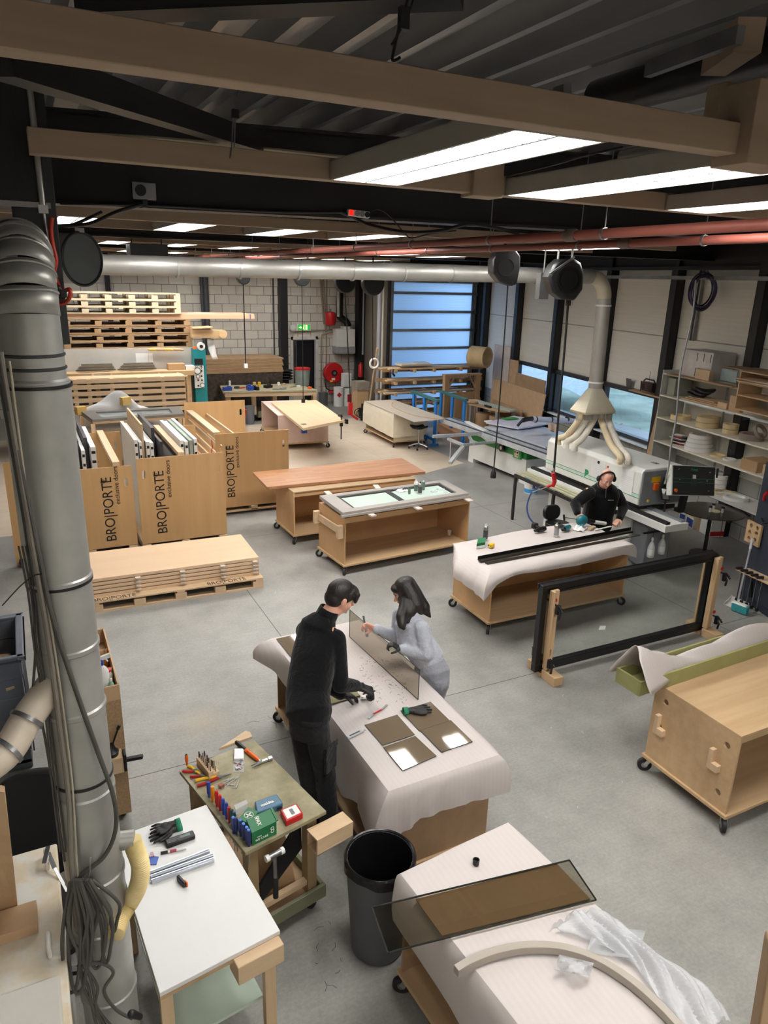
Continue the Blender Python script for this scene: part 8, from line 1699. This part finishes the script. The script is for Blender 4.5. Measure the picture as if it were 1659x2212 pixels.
for i,y in enumerate((795,819,845,868)):
 z=PY(930,y,YL).z+.0
 for k in range(3):
  a_=xa+.02+rnd.uniform(-.08,.25);b_=xb-rnd.uniform(-.05,.9);yy=YL-.2+.14*k;zq=z-.0+(.012 if k==1 else 0)
  one('timber_length',MB().box(a_,yy,zq+.002,b_,yy+.12,zq+.04),[PINE,BEECH,wood('pale sapwood',(226,206,176)),PALO][(i+k)%4],['front','middle','rear'][k]+' timber length on the '+['top','second','third','lowest'][i]+' level of the timber rack','timber',bev=.002)
one('white_board',MB().box(PY(860,800,YL).x,YL-.2,PY(900,792,YL).z+.045,PY(925,800,YL).x,YL+.2,PY(900,792,YL).z+.09),wood('pale sapwood',(226,206,176)),'pale thick board on top of the timber rack','board',bev=.003);one('clear_tub',MB().ob(PY(913,788,YL)+Vector((0,.1,.02)),(.35,.25,.1)),FILM,'clear plastic tub on top of the timber rack','tub')
one('black_strap',MB().tube([PY(850,798,YL-.25),PY(848,806,YL-.28),PY(852,812,YL-.25)],.03),BLACKP,'black strap round the timber at the left of the rack','strap')
TRB=mat('teal padded bar',(54,108,112),.7)
def trestle(label,a,b,h0=.0):
 A_,B_=P(*a,1.15),P(*b,1.15);T_=thing('blue_trestle',label,'trestle',(A_.x,A_.y,0));d=(B_-A_).normalized();n_=Vector((-d.y,d.x,0))
 MB().bar(A_-d*.05,B_+d*.05,.09,.07,up=(0,0,1)).build('padded_bar',TRB,T_,bev=.01)
 for k in(.05,.5,.95):
  p=A_.lerp(B_,k);MB().bar((p.x,p.y,.05),(p.x,p.y,1.12),.09,.05).build('post',BLUE,T_,bev=.003);MB().bar(Vector((p.x,p.y,.05))+n_*.05,Vector((p.x,p.y,1.05))+n_*.05,.05,.04).build('post_inner',PINEZ,T_)
  MB().bar(Vector((p.x,p.y,.025))-n_*.11,Vector((p.x,p.y,.025))+n_*.11,.07,.05).build('foot',BLUE,T_)
 MB().bar(A_-Vector((0,0,1.0)),B_-Vector((0,0,1.0)),.05,.07,up=(0,0,1)).build('lower_rail',BLUE,T_)
trestle('blue trestle with a teal padded bar, nearer to the cream cloth bench',(892,846),(945,866));trestle('blue trestle with a teal padded bar, nearer to the saw',(951,845),(1007,864))
a_,b_=P(952,914,.28),P(994,936,.28);one('brown_shelf_board',MB().bar(a_,b_,.22,.03,up=(0,0,1)).bar(a_-Vector((0,0,.145)),b_-Vector((0,0,.145)),.16,.24,up=(0,0,1)),mat('red brown board',(176,132,98),.6),'red brown board low between the blue trestles','board')
YM=17.08
MF=thing('portal_frame','mdf portal frame standing behind the blue trestles','frame',(PY(1000,900,YM).x,YM,0));x0,x1=PY(960,860,YM).x,PY(1036,860,YM).x;zt_=PY(1000,808,YM).z
MB().box(x0,YM,0,x0+.14,YM+.14,zt_-.05).build('side',MDF,MF);MB().box(x1-.14,YM,0,x1,YM+.14,zt_-.05).build('side',MDF,MF);MB().box(x0-.02,YM-.02,zt_-.05,x1+.02,YM+.16,zt_).build('top',MDF,MF);MB().bar((x0+.14,YM+.07,zt_-.4),(x0+.35,YM+.07,zt_-.05),.05,.03).bar((x1-.14,YM+.07,zt_-.4),(x1-.35,YM+.07,zt_-.05),.05,.03).build('brace',PINE,MF)
one('mdf_sheet',MB().box(x0+.15,YM+.02,0,x1-.15,YM+.04,zt_-.5),MDF,'mdf sheet standing inside the portal frame','sheet')
def lean(label,pts,m,t=.02,name='leaning_sheet',cat='sheet'):
 n_=(pts[1]-pts[0]).cross(pts[3]-pts[0]).normalized()*t;return one(name,MB().add(list(pts)+[p+n_ for p in pts],[(0,1,2,3),(7,6,5,4),(0,4,5,1),(1,5,6,2),(2,6,7,3),(3,7,4,0)]),m,label,cat)
u=lambda x,y,v:PW(x,y,v)
def LW(u0,u1,v0,v1,h,off=0):return(W(u0,v1,.003),W(u1,v1,.003),W(u1,v0,h),W(u0,v0,h))
lean('large brown mdf sheet leaning in the corner by the windows',LW(u(1050,850,.5)[0],u(1158,880,.5)[0],.26,.44,1.45),MDF);lean('dark patterned board leaning behind the mdf sheet',LW(u(1105,830,.3)[0],u(1168,850,.3)[0],.18,.22,1.75),MDFD);lean('small brown board leaning behind the large mdf sheet',LW(u(1098,822,.2)[0],u(1115,830,.2)[0],.17,.2,2.05),MDF);lean('pale board leaning highest in the corner by the windows',LW(u(1070,810,.1)[0],u(1104,818,.1)[0],.165,.18,2.35),mat('pale pinkish board',(206,190,180),.6))
lean('curled brown sheet low in front of the large mdf sheet',LW(u(1056,880,.6)[0],u(1120,895,.6)[0],.48,.56,.95),MDFD)
t4=[P(1012,872,.92),P(1078,888,.92),P(1120,889,.92),P(1030,862,.92)]
CT=thing('corner_table','small plywood table with offcuts near the leaning sheets','table',tuple(U3(t4[0],0)));quadbox(MB(),t4,.89,.92).build('tabletop',PLY,CT)
for p in t4:q=p.lerp(sum(t4,Vector())/4,.15);MB().box(q.x-.04,q.y-.04,0,q.x+.04,q.y+.04,.89).build('leg',GREYM,CT)
one('pale_strip',MB().bar(P(1018,864,.94),P(1110,888,.94),.25,.03,up=(0,0,1)),mat('pale green grey strip',(176,190,182),.5),'pale green grey strip lying along the corner table','strip');one('black_tool',MB().bar(P(1048,876,.94),P(1060,880,.94),.06,.05),BLACKP,'small black tool on the corner table','tool');one('band_roll',MB().tube([P(1020,868,.96)+Vector((.12*math.cos(a),.12*math.sin(a),0))for a in[2*math.pi*i/20 for i in range(20)]],.03,8,closed=True),MDF,'roll of brown band at the left of the corner table','roll')
for k in range(2):p=Vector((10.75+.08*k,15.62-.5*k,0));one('paper_roll',MB().lathe([(.2,0),(.2,.72)],(0,0,0),28),MDFD,['brown upright drum under the corner table, left','brown upright drum under the corner table, right'][k],'drum',loc=(p.x,p.y,0))
CH3=one('shovel_bin',MB().lathe([(.13,0),(.16,.5)],(0,0,0),24),mat('grey bin',(110,116,122),.5),'slim grey bin with a red handled shovel right of the slatted cart','bin',loc=P(539,915,0));one('red_shovel',MB().bar(P(528,900,.5),P(530,885,.7),.05,.05).bar(P(527,908,.02),P(528,896,.52),.05,.03),RED,'red handled tool leaning beside the slim grey bin','shovel')
for k,(x,y)in enumerate(((651,918),(730,920))):
 T_=thing('bar_clamp',['long bar clamp with blue handle across the front of the far pink bench','upright bar clamp at the right corner of the far pink bench'][k],'clamp',tuple(P(x,y,.88)))
 if k==0:a_,b_=P(635,918,.84),P(741,907,.84);f_=Vector((0,-.2,0));MB().bar(a_+f_,b_+f_,.025,.015).build('bar',STEEL,T_);MB().ob(P(650,922,.8)+f_,(.12,.08,.2)).build('handle',BLUEP,T_);MB().ob(b_+f_,(.05,.1,.1)).build('jaw',BLACKP,T_)
 else:p=P(731,905,.9)+Vector((.02,-.12,0));MB().bar(p+Vector((0,0,.12)),p-Vector((0,0,.45)),.02,.02).build('bar',BLACKST,T_);MB().ob(p-Vector((0,0,.1)),(.06,.06,.09)).build('sliding_jaw',BLACKP,T_);MB().ob(p+Vector((0,.06,.08)),(.05,.16,.04)).build('jaw',BLACKP,T_)
def vpipe(name,label,p,q,r,m,coup=()):
 T_=thing(name,label,'pipe',tuple(p));d=(q-p);MB().tube([p,q],r,18).build('tube',m,T_)
 for k in coup:c=p+d*k;u_=d.normalized();MB().tube([c-u_*.05,c-u_*.035,c+u_*.035,c+u_*.05],[r*1.15,r*1.35,r*1.35,r*1.15],18).build('coupling',mat('dusty coupling',(120,100,92),.5,.3),T_)
 for k in[.02+.06*i for i in range(16)]:c=p+d*k;MB().tube([c+d.normalized()*s for s in(-.008,.008)],r*1.25,14).cyl(c+Vector((0,0,r)),(c.x,c.y,4.9),.004).build('hanger',STEEL,T_)
 return T_
z1=4.27
a1,a2=P(1330,503,z1),P(1659,487,z1);X1=(a1.x+a2.x)/2
b1,b2=P(1430,522,z1),P(1659,515,z1);X2=(b1.x+b2.x)/2
vpipe('sprinkler_pipe','upper red lacquered pipe running under the roof to the far wall',Vector((X1,-1.5,z1)),Vector((X1-.1,17,z1)),.027,REDP,(.275,));vpipe('sprinkler_pipe','lower red lacquered pipe beside the upper one under the roof',Vector((X2+.03,-1.5,z1)),Vector((X2-.1,17,z1)),.027,REDP,(.295,))
def pr(x,y,Y):return PY(x,y,Y)
YR1=7.1;c=pr(1088,577,YR1)
CR=thing('cable_reel','black cable reel under the roof, left of the larger reel','reel',tuple(c))
nr=Vector((-.25,-.97,0)).normalized();sx_=Vector((.97,-.25,0));m=MB();m.T=fr(c-nr*.09,sx_,(0,0,1));pl=[(x*.165,y*.2)for x,y in((-1,.35),(-.7,.8),(-.2,1),(.5,1),(.95,.6),(1,.0),(.85,-.9),(.5,-1),(-.4,-.8),(-.95,-.35))];m.prism(pl,0,.18)
m.build('housing',BLACKP,CR,bev=.015);m=MB();m.T=fr(c+nr*.09,sx_,(0,0,1));m._ring(.085,.10,0,.006,(0,.0,0),32);m.build('front_ring',mat('dark ring',(16,16,16),.6),CR);MB().cyl(pr(1097,606,YR1),pr(1097,616,YR1),.025).build('outlet',BLACKP,CR);MB().bar(c+Vector((0,0,.2)),(c.x,c.y,4.62),.04,.01).build('bracket',BLACKST,CR)
cable('hanging_cable','black cable hanging from the left reel with a socket at its end',[pr(1097,614,YR1),pr(1090,720,YR1),pr(1078,880,YR1),pr(1067,1010,YR1)],.008,BLACKP)
SK=thing('cable_socket','black cable socket dangling above the floor at the saw','socket',tuple(pr(1066,1028,YR1)));p=pr(1067,1010,YR1);q=pr(1065,1032,YR1);MB().tube([p,p.lerp(q,.3),p.lerp(q,.5),q],[.012,.02,.034,.036],14).build('body',BLACKP,SK)
YR2=7.0;c=pr(1216,604,YR2);r_=.235
HRL=thing('hose_reel','large black hose reel under the roof, nearest to the elbow duct','reel',tuple(c));nr=Vector((-.3,-.95,0)).normalized();sx_=Vector((.95,-.3,0));m=MB();m.T=fr(c-nr*.13,sx_,(0,0,1));pl=[(x*.215,y*.235)for x,y in((-1,.1),(-.8,.65),(-.45,.95),(.3,1),(.75,.8),(1,.3),(1,-.45),(.6,-.98),(-.1,-.95),(-.7,-.6))];m.prism(pl,0,.24);m.build('housing',BLACKP,HRL,bev=.03)
m=MB();m.T=fr(c+nr*.11+sx_*.03,sx_,(0,0,1));m._ring(.12,.145,0,.012,(0,0,0),36);m.cyl((0,0,0),(0,0,.008),.115,n=32);m.build('front_window',mat('glossy black window',(18,18,20),.12),HRL)
MB().bar(pr(1178,592,YR2)+nr*.14,pr(1230,556,YR2)+nr*.14,.02,.02).build('hose_fitting',STEEL,HRL);MB().cyl(pr(1228,648,YR2),pr(1227,660,YR2),.03).build('outlet',BLACKP,HRL);MB().bar(c+Vector((-.1,0,.22)),(c.x-.1,c.y,4.62),.03,.01).bar(c+Vector((.1,0,.22)),(c.x+.1,c.y,4.62),.03,.01).build('bracket',STEEL,HRL)
cable('hanging_hose','thick black hose hanging from the large reel down to the red air gun',[pr(1227,655,YR2),pr(1218,770,YR2),pr(1207,890,YR2),pr(1197,1010,YR2)],.014,RUBBER)
one('air_regulator_box',MB().ob(pr(1172,618,YR2+.3),(.14,.08,.30)).cyl(pr(1172,618,YR2+.3)+Vector((0,0,.14)),pr(1172,618,YR2+.3)+Vector((0,0,.6)),.008),STEEL,'grey metal plate hanging behind the large reel','plate')
for k,(x,y,Y,r_,xe,ye)in enumerate(((525,600,13.5,.12,531,790),(652,600,17.5,.2,655,862),(745,608,16.0,.26,757,870),(805,612,15.0,.26,805,785))):
 c=pr(x,y,Y);T_=thing('far_reel',['small ceiling bracket with a cord above the chipboard pile','dark reel high above the back door','dark reel high between back door and boiler','dark round reel high beside the overhead door'][k],'reel',tuple(c));MB().cyl(c-Vector((0,.08,0)),c+Vector((0,.08,0)),r_,n=24).build('drum',BLACKP,T_,bev=.02);MB().bar(c+Vector((0,0,r_*.8)),(c.x,c.y,4.7),.03,.02).build('bracket',BLACKST,T_)
 e=pr(xe,ye,Y);e.x=c.x+(e.x-c.x);cable('hanging_cable',['thin black cord hanging in front of the chipboard pile','black cord hanging in front of the back door','black hose hanging left of the paint cans','black cord hanging beside the black side door'][k],[c-Vector((0,0,r_*.9)),c.lerp(e,.5),e],.014 if k==2 else .010,BLACKP)
 if k==1:one('cord_socket',MB().tube([e,e-Vector((0,0,.16))],.05,12),BLACKP,'black socket on the cord above the far plywood sheet','socket')
 if k==2:one('air_gun',MB().bar(e,e-Vector((0,0,.3)),.06,.1).bar(e-Vector((0,0,.28)),e-Vector((-.2,0,.42)),.05,.05),RED,'red air gun hanging in front of the paint cans','air gun')
 if k==0:one('cord_plug',MB().ob(e,(.06,.06,.08)),PAPER,'pale plug on the cord in front of the chipboard pile','plug')
yG=lambda x:5.55-.17*x-.135
def pg(x,y):
 Y=5.3
 for _ in range(8):Y=yG(PY(x,y,Y).x)
 return PY(x,y,Y)
PSB=thing('power_strip','white power strip with a glowing red switch on the black girder','power strip',tuple(pg(773,460)));a_,b_=pg(750,459),pg(797,465);d=(b_-a_).normalized();MB().bar(a_,b_,.05,.045,up=(0,0,1)).build('housing',WHITE,PSB,bev=.006);nq=Vector((d.y,-d.x,0)).normalized()
for k in(.42,.65,.88):c=a_.lerp(b_,k);MB().cyl(c+nq*.02,c+nq*.028,.019,n=18).build('socket',GREYM if k<.8 else BLACKP,PSB)
RLED=bpy.data.materials.new('red switch lamp');RLED.use_nodes=True;b=RLED.node_tree.nodes['Principled BSDF'];b.inputs['Base Color'].default_value=S(200,20,20);b.inputs['Emission Color'].default_value=S(255,20,10);b.inputs['Emission Strength'].default_value=1.2
MB().ob(a_.lerp(b_,.14)+nq*.024,(.022,.02,.035)).build('red_switch',RLED,PSB)
cable('power_cable','black cable drooping from the power strip to the right',[pg(735,458),pg(760,468),pg(780,478),pg(800,490)+nq*.1,pg(850,506)+nq*.3,pg(900,506)+nq*.5,pg(950,495)+nq*.6,pg(1030,514)+nq*.7],.012,BLACKP);cable('power_cable','thin black cable looping from the end of the power strip',[pg(797,462),pg(815,452),pg(840,465),pg(875,505),pg(890,514),pg(930,505),pg(985,498)],.005,BLACKP)
JB=thing('junction_box','grey double socket box on the black girder above the duct cap','socket',tuple(pg(311,413)));a_,b_=pg(286,411),pg(337,415);MB().bar(a_,b_,.07,.10,up=(0,0,1)).build('housing',GREYM,JB,bev=.006);MB().cyl(a_.lerp(b_,.35)+nq*.035,a_.lerp(b_,.35)+nq*.045,.035,n=18).build('socket',BLACKP,JB);MB().bar(a_.lerp(b_,.5)-Vector((0,0,.04)),a_.lerp(b_,.5)-Vector((0,0,.10)),.03,.03).build('plug',BLACKP,JB)
cable('power_cable','thick black cable sagging from the girder over the duct cap',[pg(310,440),pg(290,446),pg(250,460)+nq*.05,pg(200,487)+nq*.2,pg(150,496)+nq*.4,pg(120,497)+nq*.5],.012,BLACKP);cable('power_cable','second black cable sagging beside the louvre light at the left',[pg(220,458),pg(185,476)+nq*.05,pg(150,492)+nq*.1],.010,BLACKP);cable('power_cable','thin cables clipped along the lower edge of the first girder',[pg(130,440),pg(300,443),pg(480,452),pg(600,458),pg(735,459)],.008,BLACKP)
cable('roof_conduit','thin cream conduit above the second timber beam',[PY(100,288,3.6),PY(370,302,3.6),PY(690,335,3.6),PY(745,340,3.6)],.010,mat('cream conduit',(190,178,148),.5));HKS=thing('roof_hook','black chain clip with a hook hanging from the roof deck','hook',tuple(PY(870,40,1.9)));MB().ob(PY(872,40,1.9),(.025,.02,.05)).build('clip',BLACKP,HKS);MB().tube(smooth_path([PY(880,0,1.9),PY(872,30,1.9),PY(862,60,1.9),PY(850,110,1.9),PY(848,130,1.9),PY(858,128,1.9),PY(864,124,1.9)],5),.004,6).tube([PY(892,0,1.9),PY(880,40,1.9),PY(845,98,1.9)],.003,6).build('wire',BLACKP,HKS)
HK2=thing('roof_hook','thin wire hanger with a black clip above the second timber beam','hook',tuple(PY(507,245,3.0)));MB().tube([PY(515,195,3.0),PY(505,240,3.0),PY(500,320,3.0),PY(497,342,3.0)],.003,6).tube([PY(509,240,3.0),PY(506,320,3.0)],.003,6).build('wire',STEEL,HK2);MB().ob(PY(508,246,3.0),(.025,.02,.03)).build('clip',BLACKP,HK2)
hp0,hp1=P(1115,385,4.62),P(1370,335,4.62);HTR=thing('radiant_tube','silver tube between the louvre lights under the deck','tube',tuple(hp0));Xh=(hp0.x+hp1.x)/2;MB().tube([(Xh-.03,3.1,4.62),(Xh+.03,1.0,4.62)],.03,18).build('tube',GALV,HTR)
cable('roof_cable','loose black cables on the deck between the louvre lights',[P(1070,385,4.7),P(1130,372,4.68),P(1200,355,4.7),P(1270,335,4.68),P(1345,318,4.7)],.006,BLACKP)
for k,(x,y,w_)in enumerate(((300,545,.9),)):
 c=PY(318,546,11.0);one('air_heater',MB().ob(c,(.5,.4,.22)).cyl(c+Vector((-.2,0,.1)),c+Vector((-.2,0,.6)),.008).cyl(c+Vector((.2,0,.1)),c+Vector((.2,0,.6)),.008),mat('dark grey heater case',(62,64,66),.4),'dark grey heater case above the long duct','heater',bev=.01)
struct('ceiling_fixing',MB().bar(PY(1215,185,1.9),PY(1215,205,1.9),.045,.03).bar(P(1400,150,4.72),P(1600,75,4.72),.03,.05),STEEL)
one('vent_pipe',MB().tube([P(1290,215,4.85),P(1720,95,4.85)],.085,20),mat('black vent pipe',(30,31,34),.4),'wide black pipe under the deck at the upper right','pipe')
zp=.861
def PT_(x,y,dz=0.0):return P(x,y,zp+dz)
MIR=bpy.data.materials.new('brown backed mirror glass');MIR.use_nodes=True;b=MIR.node_tree.nodes['Principled BSDF'];b.inputs['Base Color'].default_value=S(112,98,80);b.inputs['Roughness'].default_value=.04;b.inputs['Specular IOR Level'].default_value=.7;b.inputs['Coat Weight'].default_value=.6;b.inputs['Coat Roughness'].default_value=.02
EDGE=mat('dark glass edge',(40,42,38),.2)
def tile(label,pts,m=MIR,t=.004,name='mirror_tile',cat='glass tile',z0=.0015):
 T_=thing(name,label,cat,tuple(pts[0]));c=sum(pts,Vector())/len(pts);quadbox(MB(),pts,zp+z0,zp+z0+t).build('edge',EDGE,T_);quadbox(MB(),[p.lerp(c,.012)for p in pts],zp+z0+t,zp+z0+t+.0006).build('face',m,T_);return T_
tile('brown mirror tile in front, nearest to the pointed foam corner',[PT_(870,1666),PT_(943,1634),PT_(897,1591),PT_(828,1615)]);tile('brown mirror tile behind the nearest one, beside the knives',[PT_(826,1611),PT_(896,1588),PT_(858,1545),PT_(788,1567)]);tile('brown mirror tile at the right edge reflecting the lamps',[PT_(954,1626),PT_(1021,1603),PT_(974,1557),PT_(908,1579)]);tile('brown mirror tile under the black glove',[PT_(906,1580),PT_(972,1558),PT_(930,1517),PT_(865,1536)])
tile('long brown glass strip at the far left behind the young man',[P(645,1440,.861),P(690,1425,.861),P(640,1371,.861),P(597,1381,.861)]);tile('olive glass piece under the hands of the young man',[PT_(716,1522),PT_(778,1504),PT_(760,1480),PT_(700,1495)],mat('olive glass',(150,144,112),.08))
glove('black work glove with green cuff lying on a mirror tile',P(880,1540,.87),P(940,1532,.87),group=None)
GL=thing('glass_sheet','tall smoky glass sheet held upright on the foam by the woman','glass sheet',tuple(PT_(903,1512)));A_,B_=PT_(903,1512),PT_(755,1376);hA,hB=PB(903,1447,A_),PB(753,1317,B_);dv=(B_-A_).normalized();nv=Vector((dv.y,-dv.x,0))
SMK=glass('smoky glass',(188,178,164));C1,C2=U3(B_,hB),U3(A_,hA);z_=Vector((0,0,.002));MB().add([A_+z_,B_+z_,C1,C2],[(0,1,2,3)]).build('sheet',SMK,GL,smooth=False)
MB().bar(A_+z_,C2,.005,.005).bar(B_+z_,C1,.005,.005).bar(A_+z_,B_+z_,.004,.004).bar(C2,C1,.004,.004).build('edge',EDGE,GL)
CU=thing('utility_knife','grey white utility knife on the foam in front of the young man','knife',tuple(PT_(768,1588)));a_,b_=PT_(750,1594,.01),PT_(784,1578,.01);MB().bar(a_,b_,.024,.016,up=(0,0,1)).build('handle',mat('light grey handle',(180,184,188),.4),CU,bev=.004);MB().bar(a_.lerp(b_,.15),a_.lerp(b_,.8),.012,.018,up=(0,0,1)).build('grip',BLACKP,CU);MB().bar(b_,b_+(b_-a_)*.14,.014,.004,up=(0,0,1)).build('blade',STEEL,CU)
GC=thing('glass_cutter','red and steel scraper tool lying on the foam beside the utility knife','tool',tuple(PT_(815,1540)));a_,b_,c_,d_=PT_(796,1552,.006),PT_(807,1542,.008),PT_(824,1533,.008),PT_(836,1522,.006);MB().bar(a_,b_,.014,.003,up=(0,0,1)).bar(c_,d_,.014,.003,up=(0,0,1)).build('blade',STEEL,GC);MB().tube([b_,c_],.006,8).build('handle',RED,GC)
one('white_rag',MB().grid(10,6,lambda a,b:tuple(PT_(778+22*a,1502+8*b,.003+.015*abs(math.sin(a*7)*math.sin(b*4))))),PAPER,'small white rag under the gloved hand of the young man','rag',solid=.001)
def crumbs(label,region,n,seed,z=.0,cat='scraps',size=.02,m=INK,floor=False):
 rnd=random.Random(seed);mb=MB()
 for i in range(n):
  x=rnd.uniform(region[0],region[2]);y=rnd.uniform(region[1],region[3]);p=P(x,y,z);a=rnd.uniform(0,6.28);l=size*rnd.uniform(.3,1.6)
  q=p+Vector((math.cos(a),math.sin(a),0))*l*.5+Vector((math.sin(a),-math.cos(a),0))*l*.2;mb.tube([p+Vector((0,0,.002)),q+Vector((0,0,.003)),p+Vector((math.cos(a),math.sin(a),0))*l+Vector((0,0,.002))],.0012,4)
 o=mb.build('glazing_scraps',m);tag(o,label,cat,kind='stuff');return o
crumbs('black glazing strip crumbs scattered on the foam of the couple',(775,1420,880,1520),90,4,zp+.001,size=.022)
crumbs('dark curls of glazing strip scattered over the floor',(560,1480,660,1600),5,6,.0005,size=.09);crumbs('dark shavings on the floor between cart and bin',(680,1980,760,2180),9,9,.0005,size=.045);crumbs('small pale specks on the concrete floor',(1000,1480,1500,1800),14,10,.0005,size=.025,m=PAPER)
crumbs('small pale specks on the floor around the benches',(560,1230,900,1300),10,14,.0005,size=.03,m=PAPER)
zq=.862
def QT(x,y,dz=0.0):return P(x,y,zq+dz)
g4=[QT(838,2058,.03),QT(1288,1944,.012),QT(1230,1858,.012),QT(804,1960,.03)]
GS=thing('glass_sheet','large tinted glass sheet lying across the bottom right bench, overhanging left','glass sheet',tuple(g4[1]));zg=zq+.014
g4=[P(838,2058,zg),P(1288,1944,zg),P(1230,1858,zg),P(804,1960,zg)]
TG=glass('tinted glass pane',(196,190,176));MB().add(g4,[(0,1,2,3)]).build('pane',TG,GS,smooth=False)
for a_,b_ in((0,1),(1,2),(2,3),(3,0)):MB().bar(g4[a_],g4[b_],.006,.007,up=(0,0,1)).build('edge',EDGE,GS)
bb4=[P(958,2024,zg-.006),P(1268,1945,zg-.006),P(1204,1866,zg-.006),P(905,1942,zg-.006)]
bb4=[P(955,2022,zq+.004),P(1275,1942,zq+.004),P(1202,1866,zq+.004),P(898,1943,zq+.004)]
one('brown_backing',quadbox(MB(),bb4,zq+.002,zq+.007),mat('brown backing board',(150,128,104),.7,var=.05),'brown backing sheet under the tinted glass on the bottom right bench','backing sheet')
p=QT(1028,1866);CP_=thing('ring_stopper','small black ring cap standing on the foam of the bottom right bench','cap',tuple(p));MB().lathe([(.018,0),(.02,.03),(.016,.03),(.014,.012),(0,.012)],n=22).build('cap',BLACKP,CP_,w=False)
ar=[QT(985,2098,.025),QT(1020,2078,.025),QT(1075,2058,.025),QT(1140,2047,.025),QT(1215,2051,.025),QT(1290,2076,.025),QT(1360,2120,.025),QT(1420,2172,.025),QT(1470,2225,.025),QT(1510,2275,.025)]
ap=smooth_path(ar,8);mb=MB();vs=[];n=len(ap)
for i,q in enumerate(ap):
 t_=(ap[min(i+1,n-1)]-ap[max(i-1,0)]).normalized();s_=Vector((-t_.y,t_.x,0));vs+=[q+s_*a*.019+Vector((0,0,b_*.022))for a,b_ in((-1,-1),(1,-1),(1,1),(-1,1))]
mb.add(vs,[(i*4+j,i*4+(j+1)%4,(i+1)*4+(j+1)%4,(i+1)*4+j)for i in range(n-1)for j in range(4)]+[(3,2,1,0),tuple((n-1)*4+j for j in range(4))]);one('arched_moulding',mb,mat('grey taupe lacquer',(164,156,144),.4,var=.03),'arched grey moulding lying on the foam of the bottom right bench','moulding',bev=.002)
st=[(1215,2005),(1245,1992),(1290,2010),(1345,2045),(1400,2085),(1450,2130),(1500,2180),(1545,2230)]
def filmf(a,b):
 k=a*(len(st)-1);i=min(int(k),len(st)-2);f_=k-i;x=st[i][0]*(1-f_)+st[i+1][0]*f_;y=st[i][1]*(1-f_)+st[i+1][1]*f_
 w_=34+26*math.sin(a*5+.6)**2;o_=(b-.5)*2
 p=QT(x+w_*o_*.75,y-w_*o_*.35);h=.012+.055*(1-o_*o_)*abs(math.sin(a*13+o_*3))+.03*abs(math.sin(o_*7+a*21))*(1-abs(o_)*.5)
 return tuple(p+Vector((0,0,h)))
FB_=MB().grid(70,24,filmf);one('film_bundle',FB_,film('crumpled glossy film',(228,230,232),.3,.45,.12),'bundle of crumpled clear film beside the arched moulding','film',solid=.001)
one('film_scrap',MB().grid(14,8,lambda a,b:tuple(QT(1208+75*a-10*b,2062+32*b+18*a,.055+.035*math.sin(a*8)*math.sin(b*5+a)))),film('crumpled glossy film',(228,230,232),.3,.45,.12),'small twist of clear film lying over the arched moulding','film',solid=.001)
one('film_sheet',MB().grid(10,8,lambda a,b:tuple(QT(1285+110*a-20*b,2000+10*a+60*b,.02+.02*math.sin(a*6+b*3)))),film('clear film sheet',(214,218,220),.3,.4,.2),'flat flap of clear film at the right of the bottom bench','film',solid=.001)
po=[P(1662,2042,3.05),P(1600,2240,3.05)]
o_=CAM+ray(1652,2100)*1.5
NP=thing('railing_post','brown wooden railing post close by in the lower right corner','post',tuple(o_));a_,b_=CAM+ray(1668,2020)*1.35,CAM+ray(1630,2290)*1.35
MB().bar(CAM+ray(1690,2040)*1.35,CAM+ray(1650,2290)*1.35,.05,.08).build('post',MDFD,NP,bev=.004)
